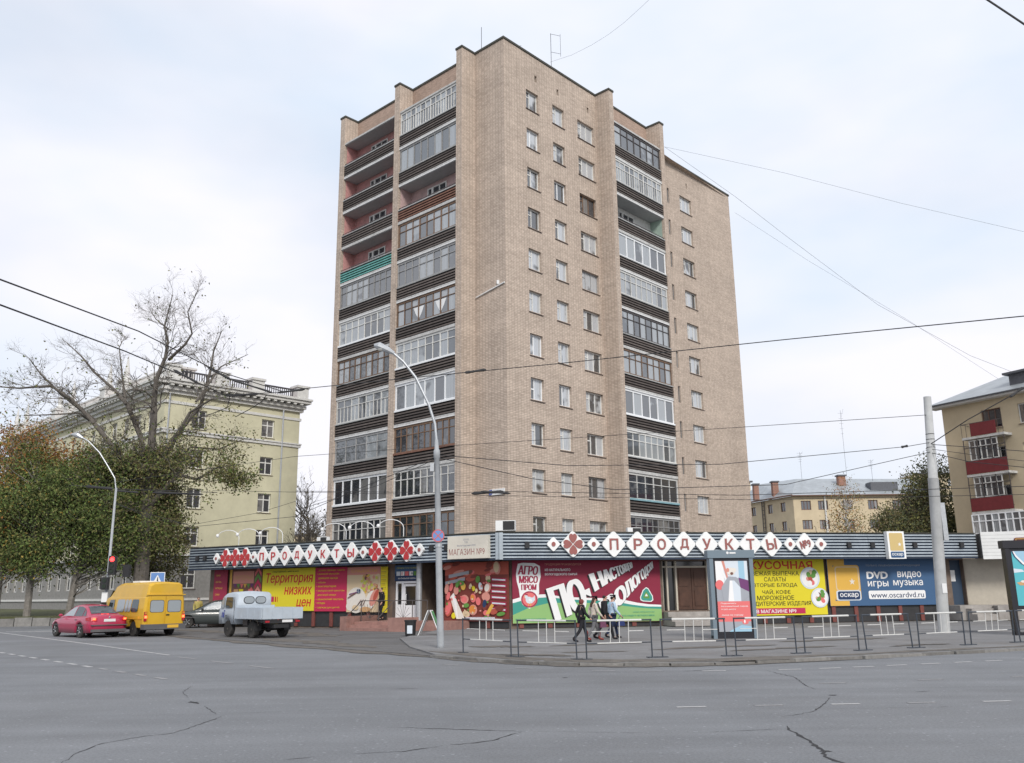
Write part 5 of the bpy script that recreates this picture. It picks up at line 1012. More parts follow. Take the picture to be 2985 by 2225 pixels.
for pts, ra, rb_, dy in limbs:
    n = len(pts); P = [z1p(x, y, dy*i/(n-1)+(r.uniform(-.3, .3) if i else 0)) for i, (x, y) in enumerate(pts)]
    if ra > .5: P[0].z = -.3
    R_ = [(ra+(rb_-ra)*(i/(n-1))**.7)*.9 for i in range(n)]; mt.tube(P, R_, 9 if ra > .2 else 6, cap=False)
    if ra > .5: continue
    for i in range(1, n):
        seg = P[i]-P[i-1]
        for j in range(5 if i < n-1 else 7):
            t = r.random(); a = P[i-1].lerp(P[i], t); d = (seg.normalized()*.6+Vector((r.gauss(0, 1), r.gauss(0, 1), r.gauss(.25, .8)))*.6).normalized()
            grow(mt, a, d, r.uniform(1.2, 2.5)*(.5 if i == n-1 else .8), max(.014, R_[i]*.32), 2, r, ends, .65, .12, (3, 5), .66)
mt.build('trunk', 'bark', BT)
ml = MB(); nl = 0
for a, m_, b in ends:
    z = b.z; dens = 13 if z < 8.5 else 8 if z < 11 else 2.0 if z < 13 else .25 if z < 17 else .08
    k = int(dens+r.random())
    for i in range(k): leaf(ml, a.lerp(b, r.random())+Vector((r.gauss(0, .28), r.gauss(0, .28), r.gauss(-.15, .3))), r.uniform(.06, .115), r.choice([0, 1, 1, 2, 2, 3]), r); nl += 1
for i in range(230):
    c_ = r.choice([(0, 0, 7.6, 3.4, 3.2), (0, 0, 6.0, 2.8, 2.8), (1.8, -1, 5.6, 2.0, 2.0), (-2.6, 0, 7.6, 2.2, 2.2), (-1.5, 0, 10, 2.6, 1.6), (.5, 0, 9.2, 2.6, 1.8)]); d = Vector((r.gauss(0, 1), r.gauss(0, 1), r.gauss(0, 1))).normalized()*r.uniform(.3, 1)
    p = Vector((c_[0]+d.x*c_[3], c_[1]+d.y*c_[3]*.9, c_[2]+d.z*c_[4]))
    for j in range(r.randint(14, 60)): leaf(ml, p+Vector((r.gauss(0, .42), r.gauss(0, .42), r.gauss(0, .42))), r.uniform(.05, .10), r.choice([0, 1, 1, 2, 2, 3]), r)
ml.build('crown', ['leaf_dark', 'leaf_olive', 'leaf_brown', 'leaf_green'], BT)
LEAFX = 2.1
def crown_tree(name, label, base, lobes, nclump, perclump, ls, mats, wts, bark='bark_pale', trad=.2, seed=1, cr=.72, hollow=.35, group=None, tilt=(0, 0)):
    r = random.Random(seed); t = thing(name, label, 'tree', base, 0, group); mt = MB(); ml = MB(); B = Vector(base)
    top = max(c[2]+rr[2] for c, rr in lobes)
    axis = [Vector((0, 0, -.4)), Vector((tilt[0]*.3, tilt[1]*.3, top*.25)), Vector((tilt[0]*.7+r.uniform(-.2, .2), tilt[1]*.7, top*.5)), Vector((tilt[0], tilt[1], top*.82))]
    mt.tube(axis, [trad*1.15, trad, trad*.7, trad*.2], 8, cap=False)
    tot = sum(rr[0]*rr[1]*rr[2] for c, rr in lobes)
    for c, rr in lobes:
        for i in range(max(3, int(nclump*rr[0]*rr[1]*rr[2]/tot))):
            d = Vector((r.gauss(0, 1), r.gauss(0, 1), r.gauss(0, 1))).normalized(); q = r.uniform(hollow, 1)**.6*r.uniform(.7, 1.28)
            p = Vector((c[0]+d.x*rr[0]*q, c[1]+d.y*rr[1]*q, c[2]+d.z*rr[2]*q)); zz = max(top*.12, min(top*.75, p.z-.8*math.hypot(p.x, p.y)*.5)); f = zz/(top*.82)
            k = min(2, int(f*3)); s_ = axis[min(k+1, 3)].lerp(axis[min(k+1, 3)], 0) if f > .99 else axis[k].lerp(axis[k+1], min(1, f*3-k))
            mt.tube(bend(s_, p, r, .1), [.045, .03, .02, .008], 3, cap=False)
            for j in range(int(perclump*LEAFX*r.uniform(.45, 1.5))): w = r.choices(range(len(mats)), wts)[0]; leaf(ml, p+Vector((r.gauss(0, 1), r.gauss(0, 1), r.gauss(0, .8)))*cr*.62, ls*.62*r.uniform(.6, 1.3), w, r)
    mt.build('trunk', bark, t); ml.build('crown', mats, t); return t
crown_tree('linden_tree', 'green tree with leaning twin trunks nearest the street lamp on the left lawn', (-28.2, 57.5, .55), [((1.2, 0, 6.4), (3.2, 3, 3.6)), ((2.6, -.4, 4.6), (2.4, 2.2, 2.2)), ((-.2, .5, 8.3), (2.6, 2.4, 2.3))], 330, 40, .14, ['leaf_green', 'leaf_dark', 'leaf_olive', 'leaf_yellow'], [5, 5, 2.5, .12], seed=2, tilt=(1, 0))
crown_tree('linden_tree', 'second green tree on the left lawn, with a straight slim grey trunk', (-30.3, 56.6, .55), [((.2, 0, 5.6), (2.8, 2.6, 3.2)), ((-.4, .2, 7.9), (2.5, 2.2, 2.4)), ((.6, -.3, 3.6), (2.0, 1.8, 1.4))], 280, 40, .14, ['leaf_green', 'leaf_dark', 'leaf_olive', 'leaf_yellow'], [5, 4, 3, .3], seed=3)
crown_tree('linden_tree', 'yellowing green tree at the left picture edge on the lawn', (-32.6, 57.2, .55), [((-.6, 0, 5.0), (2.8, 2.6, 2.9)), ((-.8, 0, 7.3), (2.6, 2.4, 2.0))], 240, 38, .14, ['leaf_green', 'leaf_olive', 'leaf_orange', 'leaf_yellow'], [4, 4, 1.6, 1.0], seed=4)
crown_tree('maple_tree', 'rust orange tree behind the green trees at the left edge', (-36.2, 63.5, .55), [((0, 0, 9.9), (4.2, 3, 3.4)), ((3.6, -.5, 9.6), (3.3, 2.4, 2.6)), ((-.5, 0, 6.0), (3.4, 3, 2.8)), ((5.6, -1, 8.4), (1.8, 1.6, 1.6))], 380, 36, .15, ['leaf_orange', 'leaf_rust', 'leaf_yellow', 'leaf_olive'], [5, 4, 3, 1.4], seed=5)
crown_tree('poplar_tree', 'olive brown leafy tree standing right behind the bare poplar', (-25.6, 61.5, .3), [((0, 0, 5.8), (3.2, 2.4, 3.2)), ((1.4, 0, 4.0), (2.0, 2, 2.2)), ((.2, 0, 8.0), (2.2, 2, 1.6))], 260, 32, .15, ['leaf_olive', 'leaf_brown', 'leaf_dark'], [4, 4, 2], seed=6)
crown_tree('fir_tree', 'dark green bushy tree in front of the cream balcony house', (34.6, 73, 0), [((0, 0, 5.2), (2.6, 2.5, 4.2)), ((.1, 0, 9.2), (1.5, 1.5, 3.2)), ((-1.4, 0, 6.4), (1.7, 1.7, 2.6))], 330, 42, .15, ['leaf_fir', 'leaf_olive'], [4, 2], seed=7, bark='bark')
crown_tree('fir_tree', 'dark brownish tree left of the thick concrete pole, behind the shop', (31.3, 71, 0), [((0, 0, 5.0), (2.5, 2.4, 3.0)), ((1.2, 0, 7.6), (1.7, 1.7, 2.6)), ((-1.3, 0, 6.6), (1.0, 1, 1.4))], 260, 40, .15, ['leaf_fir', 'leaf_olive', 'leaf_brown'], [3, 2, 2], seed=8, bark='bark')
crown_tree('birch_tree', 'slim orange leaved birch behind the shop before the hipped roof house', (26.9, 72, 0), [((0, 0, 6.6), (1.5, 1.4, 2.4)), ((.2, 0, 8.9), (.9, .9, 1.8)), ((-.4, 0, 5.2), (1.5, 1.4, 1.6))], 110, 24, .11, ['leaf_orange', 'leaf_olive', 'leaf_brown', 'leaf_yellow'], [3, 3, 2, 1], seed=9, bark='birch_bark', trad=.1)
def bare_tree(name, label, base, H, seed, lv=4):
    t = thing(name, label, 'tree', base); mt = MB(); r = random.Random(seed); en = []; mt.tube([Vector((0, 0, -.3)), Vector((.1, 0, H*.3)), Vector((0, 0, H*.55))], [.3, .22, .12], 7, cap=False)
    for i in range(16): f = r.uniform(.2, .55); d = Vector((r.gauss(0, 1), r.gauss(0, 1), r.uniform(.5, 1.8))).normalized(); grow(mt, Vector((0, 0, H*f)), d, H*r.uniform(.14, .26), .09, 3, r, en, .55, .3, (2, 4), .7)
    mt.build('trunk', 'bark', t); ml = MB()
    for a, m_, b in en:
        if r.random() < .12: leaf(ml, b, .15, 0, r)
    ml.build('crown', ['leaf_brown'], t)
bare_tree('bare_tree', 'thin leafless tree in the gap between green house and brick tower', (-22.6, 98, 0), 17, 3)
bare_tree('bare_tree', 'smaller leafless tree touching the tower base left of its lowest balconies', (-19.2, 84, 0), 11, 4)
# ------------------------------------------------------------------ poles, signs, lights
mat('pole_white', (.34, .36, .38), .6, noise=.15, nscale=3, dirt=.35, dirtcol=(.3, .3, .3)); mat('pole_concrete', (.44, .45, .45), .8, noise=.14, nscale=2, dirt=.35, dirtcol=(.28, .28, .27)); mat('lens', (.6, .6, .55), .2); mat('sign_blue', (.13, .25, .52), .45); mat('sign_ring', (.5, .12, .13), .45); mat('wire', (.03, .03, .032), .6)
t = thing('street_lamp', 'white street lamp post with curved arm in front of the tower corner', 'street lamp', (-2.2, 27.2, 0))
MB().lathe([(.11, 0), (.105, .15), (.095, 3.2), (.08, 5.7), (.10, 5.72), (.10, 5.95), (.07, 6.0), (.05, 6.3)], 14).build('pole', 'pole_white', t, smooth=True).rotation_euler = (0, -.028, 0)
arm = [(-.18, 0, 6.3), (-.23, 0, 6.8), (-.43, 0, 7.42), (-.85, 0, 8.3), (-1.25, 0, 8.82), (-1.6, 0, 9.13), (-1.8, 0, 9.24)]
MB().tube([(-.16, 0, 5.9)]+arm, .042, 8).build('arm', 'galv', t, smooth=True)
h = MB().tube([(-1.55, 0, 9.1), (-1.75, 0, 9.22), (-2.05, 0, 9.36), (-2.2, 0, 9.38)], [.05, .1, .13, .05], 10).build('lamp_head', 'galv', t); MB().ell((-1.95, 0, 9.26), (.17, .1, .08)).build('lamp_glass', 'lens', h)
MB().box(-.36, -.24, -.07, .07, 5.3, 5.55).build('junction_box', 'galv', t); MB().lathe([(.11, 0), (.11, .1)], 12, (-.085, 0, 3.0)).build('clamp', 'galv', t)
t = thing('no_stopping_sign', 'round blue no stopping sign with red cross on the white lamp post', 'road sign', (-2.29, 27.2, 3.33)); f = Fr((0, -.13, 0), math.radians(4), 1)
mb = MB(); f.poly(mb, ellp(0, 0, .19, n=24), -.01, .018); mb.build('disc', 'sign_ring', t); mb = MB(); f.poly(mb, ellp(0, 0, .155, n=24), .010); mb.build('blue_field', 'sign_blue', t)
mb = MB()
for a in (PI/4, -PI/4): c, s_ = math.cos(a), math.sin(a); f.poly(mb, [(c*x-s_*y, s_*x+c*y) for x, y in ((-.16, -.015), (.16, -.015), (.16, .015), (-.16, .015))], .012+.001*(a > 0))
mb.build('cross', 'sign_ring', t)
t = thing('concrete_pole', 'thick grey concrete pole standing on the pavement at right', 'pole', (15.2, 32.5, .1))
mb = MB().lathe([(.21, -.1), (.2, 0), (.185, 5.45), (.19, 5.46), (.165, 5.48), (.135, 8.52), (.13, 8.54)], 16); o = mb.build('pole', 'pole_concrete', t, smooth=True); o.rotation_euler = (0, math.radians(2.3)*0+.05, 0)
for zz in (3.35, 3.6, 4.15, 4.55, 4.75, 6.6, 6.9, 7.1): MB().lathe([(.196-.006*zz, -.012), (.196-.006*zz, .012)], 14, (.05*zz, 0, zz)).build('clamp_band', 'wire', t)
MB().box(.35, .52, -.12, .12, 3.2, 4.55).build('cable_box', 'galv', t); f = Fr((.1, -.19, 0), math.radians(10), 1); mb = MB(); f.box(mb, -.08, .1, -.01, .01, 1.35, 1.68); mb.build('notice', 'white_metal', t)
t = thing('street_lamp', 'tall street lamp with curved arm beside the trees, above the red traffic light', 'street lamp', (-20.7, 46, 0)); MB().lathe([(.10, 0), (.095, 2.2), (.07, 2.25), (.055, 7.2)], 12).build('pole', 'pole_white', t, smooth=True)
MB().tube([(0, 0, 7.1), (-.12, 0, 7.7), (-.55, 0, 8.35), (-1.05, 0, 9.06), (-1.7, 0, 9.68), (-2.2, 0, 9.95)], .035, 8).build('arm', 'galv', t); MB().tube([(-2.0, 0, 9.84), (-2.3, 0, 10.0), (-2.65, 0, 10.06)], [.06, .14, .05], 8).build('lamp_head', 'galv', t); MB().box(-.14, .14, -.2, -.09, .9, 1.9).build('service_box', 'white_metal', t)
t = thing('traffic_light', 'black traffic light showing red on the street lamp behind the red car', 'traffic light', (-20.4, 45.75, 2.75)); MB().box(-.17, .17, -.12, .12, 0, .95).build('housing', 'black_plastic', t)
mat('red_light', (1, .03, .03), .3, emit=4); mat('lens_off', (.02, .03, .02), .3)
for i in range(3): l = MB().lathe([(.12, 0), (.1, -.02)], 14, (0, -.125, .78-.29*i), axis='y').build('lamp', 'red_light' if i == 0 else 'lens_off', t); MB().tube([(-.12, -.13, .8-.29*i), (0, -.2, .9-.29*i), (.12, -.13, .8-.29*i)], .012, 4).build('visor', 'black_plastic', l)
MB().box(-.3, -.15, -.04, .04, .1, .16).build('bracket', 'rail_metal', t)
t = thing('traffic_light', 'unlit pedestrian signal box low on the street lamp left of the van', 'traffic light', (-20.7, 45.72, 2.02)); MB().box(-.15, .18, -.12, .12, 0, .62).build('housing', 'black_plastic', t)
for i in range(2): MB().lathe([(.11, 0), (.1, -.02)], 12, (.015, -.125, .45-.28*i), axis='y').build('lamp', 'lens_off', t)
t = thing('traffic_light', 'second traffic light facing away, right of the lit red one', 'traffic light', (-19.85, 46.2, 2.65)); MB().box(-.16, .16, -.12, .12, 0, .62).build('housing', 'black_plastic', t); MB().tube([(-.16, 0, .3), (-.75, -.1, .3)], .03, 5).build('bracket', 'rail_metal', t)
t = thing('crossing_sign', 'blue square pedestrian crossing sign rising behind the yellow minibus', 'road sign', (-17.35, 44, .33)); MB().tube([(0, 0, -.33), (0, 0, 2.5)], .035, 6).build('post', 'galv', t); f = Fr((0, -.05, 0), math.radians(3), 1)
mb = MB(); f.box(mb, -.35, .35, 0, .02, 1.78, 2.48); mb.build('border', 'white_metal', t); mb = MB(); f.rect(mb, -.32, .32, 1.81, 2.45, .0225); mb.build('blue_field', 'sign_blue', t); mb = MB(); f.poly(mb, [(-.27, 1.86), (.27, 1.86), (0, 2.36)], .0245); mb.build('triangle', 'white_metal', t)
mb = MB(); f.poly(mb, [(-.03, 2.06), (.04, 2.06), (.03, 2.2), (-.01, 2.2)], .0265); f.poly(mb, ellp(.015, 2.235, .025, n=8), .0265); f.poly(mb, [(-.02, 2.08), (.0, 2.08), (-.06, 1.92), (-.09, 1.92)], .0265); f.poly(mb, [(.02, 2.08), (.045, 2.06), (.08, 1.92), (.05, 1.92)], .0265); mb.build('figure', 'black_plastic', t)

# ------------------------------------------------------------------ pavement barriers
BP = [(-1.39, 24.7), (-.02, 22.9), (1.56, 21.7), (3.42, 22.2), (5.25, 22.35), (7.13, 23.0), (9.0, 23.85), (10.72, 24.62), (12.6, 25.6), (14.5, 26.55), (16.4, 27.5)]
mat('rail_white', (.58, .58, .56), .5, noise=.08, nscale=6); mat('rail_dark', (.045, .055, .07), .5)
wh = ['barrier panel in front of the slanted white word ПО', 'barrier panel the walking people pass behind', 'barrier panel just left of the first ad light box', 'barrier panel standing in front of the first ad light box', 'barrier panel in front of the yellow snack bar banner', 'barrier panel under the yellow оскар card on the blue banner', 'barrier panel just left of the thick concrete pole', 'barrier panel in front of the thick concrete pole', 'rightmost barrier panel, by the black framed ad light box']
lab = ['leftmost white and black barrier panel, right of the lamp post']+['white and black '+w for w in wh]
for i, (a, b) in enumerate(zip(BP, BP[1:])):
    a, b = Vector((*a, 0)), Vector((*b, 0)); d = (b-a).normalized(); L = (b-a).length; a = a+d*(.13 if i else 0); L -= .26 if i else .13; an = math.atan2(d.y, d.x)
    t = thing('barrier', lab[i], 'barrier', (a.x, a.y, .07), an, 'barriers along the pavement edge'); H = .9
    lean = rnd.uniform(-.05, .05)
    for x in (0, L): p = MB().tube([(x, 0, 0), (x-.03, lean, H)], .018, 6).build('post', 'rail_dark', t); MB().box(x-.12, x+.12, -.09, .09, 0, .02).build('base_plate', 'rail_dark', p)
    c0, c1 = L*.16, L*.84
    for z, r_ in ((H-.02, .022), (.36, .013)): MB().tube([(-.02, lean*z/H, z), (c0, lean*z/H, z)], r_*.9, 6).build('rail_end', 'rail_dark', t); MB().tube([(c1, lean*z/H, z), (L, lean*z/H, z)], r_*.9, 6).build('rail_end', 'rail_dark', t)
    for z, r_, n_ in ((H-.02, .024, 'top_rail'), (.36, .014, 'bottom_rail')): MB().tube([(c0, lean*z/H, z), (c1, lean*z/H, z)], r_, 7).build(n_, 'rail_white', t)
    MB().tube([(c0*.5, lean*.65, .63), (L*.36, lean*.65, .63)], .010, 5).build('middle_rail', 'rail_white', t); MB().tube([(L*.64, lean*.65, .63), (c1*1.04, lean*.65, .63)], .010, 5).build('middle_rail', 'rail_white', t)
    for q in (.36, .5, .64): MB().tube([(L*q, lean*.36/H, .36), (L*q, lean, H-.03)], .011, 6).build('bar', 'rail_white', t)

# ------------------------------------------------------------------ advertising light boxes
mat('box_grey', (.16, .21, .25), .45); mat('box_black', (.018, .018, .024), .4)
def lightbox(label, x, y, rot, frame, h0, h1, w, draw):
    t = thing('ad_light_box', label, 'advertising stand', (x, y, .07), math.radians(rot)); f = Fr((0, 0, 0), 0, 1); th = .16
    for s_ in (-1, 1): f.box(MB(), min(s_*w/2, s_*(w/2-.13)), max(s_*w/2, s_*(w/2-.13)), -th, th, 0, h1).build('side_post', frame, t)
    f.box(MB(), -w/2+.131, w/2-.131, -th*.8, th*.8, h0-.12, h1).build('cabinet', frame if frame == 'box_black' else 'box_black', t)
    f.box(MB(), -w/2-.06, w/2+.06, -th-.03, th+.03, h1, h1+.26).build('header', frame, t); f.box(MB(), -w/2, w/2, -th*.9, th*.9, 0, .1).build('foot', 'box_black', t)
    P = Poster(f, th*.8+.002, t); draw(P, -w/2+.2, w/2-.2, h0, h1-.1, w, h1); P.done('poster')
def ad1(P, a, b, c, d, w, h1):
    U = lambda x: a+(b-a)*x; Z = lambda y: c+(d-c)*y; k = d-c
    P.rect(a, b, c, d, 'paper')
    for x0, x1, y0, y1, col in ((0, .25, .42, 1, 'white'), (.72, .9, .4, 1, 'skyb'), (0, 1, .4, .62, 'grey')): P.rect(U(x0), U(x1), Z(y0), Z(y1), col)
    for p in (((.04, 1), (.3, .72), (.34, .74), (.1, 1)), ((.2, 1), (.36, .7), (.4, .72), (.28, 1))): P.poly([(U(x), Z(y)) for x, y in p], 'white' if p[0][0] < .1 else 'pink')
    P.ell(U(.1), Z(.66), (b-a)*.13, k*.07, 'coral'); P.ell(U(.48), Z(.85), (b-a)*.13, k*.055, 'plate'); P.ell(U(.38), Z(.87), (b-a)*.05, k*.03, 'pink'); P.ell(U(.58), Z(.87), (b-a)*.07, k*.03, 'plate'); P.ell(U(.5), Z(.82), (b-a)*.05, k*.02, 'brown')
    P.poly([(U(x), Z(y)) for x, y in ((.15, .62), (.38, .78), (.62, .77), (.85, .7), (1, .68), (1, .5), (.75, .42), (.2, .42))], 'grey'); P.poly([(U(x), Z(y)) for x, y in ((.42, .72), (.56, .72), (.74, .62), (.74, .42), (.34, .42))], 'paper'); P.poly([(U(x), Z(y)) for x, y in ((.42, .72), (.5, .72), (.52, .42), (.34, .42))], 'white'); P.poly([(U(x), Z(y)) for x, y in ((.7, .76), (1, .72), (1, .56), (.74, .62))], 'purple')
    P.rect(a, b, Z(.14), Z(.425), 'coral')
    for i, (w_, q) in enumerate((('Подключись', .52), ('безлимитный тариф', .88), ('1,5 руб. минута', .5), ('', 0), ('звони по городу', .72))):
        if w_: P.text(w_, U(.1), U(.1)+(b-a)*(q-.05), Z(.385-.042*i), Z(.407-.042*i), 'white', .03)
    P.rect(a, b, c, Z(.14), 'grey'); P.poly([(U(.3), c), (U(1), c), (U(1), Z(.07)), (U(.7), Z(.09)), (U(.5), Z(.05))], 'skyb'); P.ell(U(.82), Z(.13), (b-a)*.1, k*.03, 'coral'); P.ell(U(.8), Z(.14), .03, .06, 'white', 8)
    P.ell(-.1, h1+.11-.02, .05, .05, 'white', 10) if 0 else None
def ad2(P, a, b, c, d, w, h1):
    U = lambda x: a+(b-a)*x; Z = lambda y: c+(d-c)*y; k = d-c; P.rect(a, b, c, d, 'aqua')
    P.poly([(U(.3), Z(.72)), (U(1), Z(.6)), (U(1), Z(1)), (U(0), Z(1)), (U(.12), Z(.85))], 'skyb'); P.poly([(U(.3), Z(.92)), (U(.9), Z(.95)), (U(.75), Z(.88)), (U(.4), Z(.87))], 'paper'); P.ell(U(.6), Z(.8), .3, .16, 'grey')
    P.poly([(U(0), Z(.68)), (U(.2), Z(.66)), (U(.25), Z(.62)), (U(0), Z(.6))], 'paper'); P.poly([(U(.03), Z(.42)), (U(.1), Z(.37)), (U(.5), Z(.36)), (U(.72), Z(.4)), (U(.6), Z(.45)), (U(.3), Z(.46))], 'tan'); P.ell(U(.35), Z(.46), .22, .06, 'leaf'); P.ell(U(.5), Z(.44), .14, .05, 'sand'); P.ell(U(.2), Z(.44), .1, .04, 'plate')
    for s_ in (0, .03): P.poly([(U(x+s_), Z(y)) for x, y in ((.0, 1), (.05, .9), (.2, .76), (.45, .64), (.7, .56), (.74, .4), (.68, .2), (.55, .1), (.57, .09), (.71, .2), (.78, .4), (.74, .57), (.48, .66), (.23, .79), (.08, .92), (.03, 1))], 'navy' if s_ == 0 else 'white')
    P.rect(U(.2), U(.5), Z(.02), Z(.09), 'paper')
lightbox('grey framed ad light box with pale picture and red lower half', 7.32, 30.6, 4, 'box_grey', .22, 2.62, 1.5, ad1)
lightbox('black framed ad light box with turquoise sea picture at the right edge', 17.45, 30.4, -6, 'box_black', .95, 2.83, 1.75, ad2)
t = thing('header_logo', 'tiny white logo on the grey ad light box header', 'logo', (7.32, 30.6, 2.83), math.radians(4)); f = Fr((0, 0, 0), 0, 1); mb = MB(); f.poly(mb, ellp(-.12, .03, .045, n=10), .195, .004); f.box(mb, -.05, .16, .195, .199, .0, .05); mb.build('mark', 'white_metal', t)
# A-board and bin at the steps
t = thing('a_board', 'white edged folding board standing between the bin and the lamp post', 'sign', (-3.3, 35.6, .03), math.radians(-4))
for s_ in (-1, 1):
    b_ = MB().add([(s_*.42, -.28, 0), (s_*.42, .28, 0), (s_*.03, .28, .98), (s_*.03, -.28, .98), (s_*.45, -.28, 0), (s_*.45, .28, 0), (s_*.06, .28, .98), (s_*.06, -.28, .98)], [(0,3,2,1),(4,5,6,7),(0,1,5,4),(1,2,6,5),(2,3,7,6),(3,0,4,7)]).build('leaf_panel', 'white_metal', t)
    MB().add([(s_*.435, -.24, .08), (s_*.435, .24, .08), (s_*.075, .24, .95), (s_*.075, -.24, .95)], [(0, 1, 2, 3)]).build('face', mat('board_green', (.1, .3, .12), .6).name if s_ > 0 else 'black_plastic', b_).location = (s_*.012, 0, 0)
t = thing('litter_bin', 'black litter bin beside the shop steps', 'bin', (-4.05, 35.5, .03)); MB().lathe([(.17, 0), (.2, .05), (.22, .55), (.24, .56), (.24, .62)], 14).build('body', 'black_plastic', t); mb = MB(); Fr((0, -.23, 0), 0, 1).rect(mb, -.1, .1, .12, .42, 0); mb.build('label', 'paper' if 'paper' in MATS else 'ink_paper', t)

# ------------------------------------------------------------------ overhead wires
def px(x, y, Y):   # photograph point (2216 wide view) at depth Y -> world point
    u = (x*1.34702-1492.5)/2573.38; v = -(y*1.34702-1112.5)/2573.38; c, s_ = math.cos(-ROLL), math.sin(-ROLL)
    u, v = c*u+s_*v, -s_*u+c*v; d = fw+ri*u+up*v; d *= Y/d.y; return Vector((d.x, d.y, EYE+d.z))
def wire(label, pts, r=.014, sag=.0, extra=None, group='overhead wires'):
    P = [px(*p) for p in pts]; Q = []
    for a, b in zip(P, P[1:]):
        n = 8
        for i in range(n): t_ = i/n; q = a.lerp(b, t_); q.z -= sag*4*t_*(1-t_)*(b-a).length*.02; Q.append(q)
    Q.append(P[-1]); o = P[0]; t = thing('overhead_wire', label, 'wire', o, 0, group); MB().tube([q-o for q in Q], r, 5).build('wire', 'wire', t)
    for (x0, y0, x1, y1, Y, rr) in extra or []:
        a, b = px(x0, y0, Y)-o, px(x1, y1, Y)-o; MB().tube([a, a.lerp(b, .1), a.lerp(b, .5), b.lerp(a, .1), b], [rr*.3, rr, rr*.7, rr, rr*.3], 6).build('insulator', 'wire', t)
wire('upper trolley wire sloping down across the bare tree from the left edge', [(-40, 590, 17), (300, 717, 27), (470, 803, 36), (620, 850, 41)], .02, extra=[(450, 795, 500, 822, 37, .06), (500, 822, 590, 850, 39, .05)])
wire('lower trolley wire sloping down across the bare tree from the left edge', [(-40, 645, 17), (270, 760, 26), (400, 815, 33), (490, 857, 38)], .02, extra=[(375, 800, 430, 830, 33, .05)])
wire('short curved hanger wire below the left end of the span wire', [(498, 857, 38), (492, 882, 38.3), (460, 895, 38.6), (420, 906, 39)], .018)
wire('short curved hanger wire below the trolley fitting right of the bare tree', [(577, 855, 37.5), (566, 870, 37.8), (540, 886, 38), (510, 902, 38.5)], .018)
wire('span wire across the tower above the right trolley fitting', [(470, 855, 38), (600, 850, 37), (650, 842, 36), (1000, 807, 33), (1200, 788, 31), (1700, 735, 27), (2260, 680, 22)], .016, extra=[(1005, 807, 1052, 800, 32.5, .06), (490, 857, 560, 853, 38, .06), (600, 850, 660, 843, 36, .05)])
wire('thin wire from the left pole rising right across the tower to the concrete pole', [(240, 1045, 46), (640, 988, 42), (940, 967, 38), (1600, 925, 35), (2010, 898, 32.4)], .011)
wire('wire from the lamp post box sagging to the right concrete pole', [(945, 985, 27.2), (1230, 1008, 28), (1560, 1005, 30), (1960, 967, 32), (2012, 958, 32.4)], .012, extra=[(1950, 968, 1965, 965, 32, .05)])
wire('lower wire from the lamp post box dipping across the tower to the concrete pole', [(945, 990, 27.2), (1150, 1036, 28), (1330, 1060, 29), (1700, 1049, 31), (2015, 978, 32.4)], .012)
wire('nearly level wire across the tower foot joining the black switch frame', [(640, 1063, 40), (1010, 1067, 38), (1090, 1064, 37), (1600, 1072, 34), (2240, 1052, 30)], .012, extra=[(1020, 1068, 1090, 1064, 37.5, .07), (1040, 1064, 1105, 1068, 37, .05)])
wire('second nearly level wire just under the one with the switch frame', [(460, 1062, 42), (1020, 1072, 38), (1640, 1082, 34), (2240, 1070, 30)], .010)
wire('wire from the lamp post box running down left past the green house', [(940, 990, 27.2), (760, 1065, 33), (640, 1118, 38), (420, 1140, 44), (250, 1092, 46)], .011)
wire('thin wire left of the lamp post over the lowest balconies', [(940, 995, 27.2), (820, 1050, 31), (640, 1105, 38)], .010)
wire('pair wire climbing right from the concrete pole past the red balconies', [(2013, 962, 32.4), (2095, 908, 31), (2200, 850, 30), (2260, 815, 29.5)], .018, extra=[(2185, 860, 2215, 838, 30, .05)])
wire('wire running right from the concrete pole at the middle red balcony', [(2014, 962, 32.4), (2100, 968, 31.5), (2260, 980, 30)], .013)
wire('lowest wire running right from the concrete pole across the lower red balconies', [(2015, 980, 32.4), (2100, 1000, 31), (2260, 1016, 29)], .013)
wire('wire running right from the concrete pole just above the third balcony', [(2014, 972, 32.4), (2130, 988, 31), (2260, 1003, 30)], .010)
wire('thick dark wire cutting the upper right corner of the sky', [(2110, -18, 12), (2175, 25, 12), (2250, 75, 12)], .016)
wire('fine wire from the tower roof to the top edge of the sky', [(1420, -15, 40), (1385, 18, 42), (1352, 48, 44), (1318, 74, 45.5), (1280, 98, 47), (1238, 119, 48.5), (1190, 135, 50)], .006)
wire('fine wire from the tower roof down to the dormer of the balcony house', [(1438, 318, 62), (1590, 425, 62), (1700, 510, 62), (1900, 660, 62), (2100, 770, 62), (2190, 805, 62)], .010)
wire('fine wire from the tower roof sagging to the right edge of the sky', [(1438, 318, 62), (1700, 375, 60), (1950, 440, 58), (2260, 512, 56)], .008)
wire('second fine wire from the tower wall down to the balcony house roof', [(1590, 460, 62), (1750, 565, 62), (1960, 690, 62), (2160, 820, 62)], .007)
wire('low wire from left lamp to the shop roof, across the dark trees', [(245, 1085, 46), (330, 1125, 46), (420, 1135, 46), (560, 1110, 44), (640, 1085, 43)], .010)
wire('bundle of trolley wires at mid height across the dark left trees', [(150, 1050, 50), (240, 1058, 49), (470, 1066, 46)], .02, extra=[(185, 1053, 245, 1058, 49, .09), (250, 1062, 300, 1066, 48, .06), (330, 1066, 440, 1070, 47, .07)])
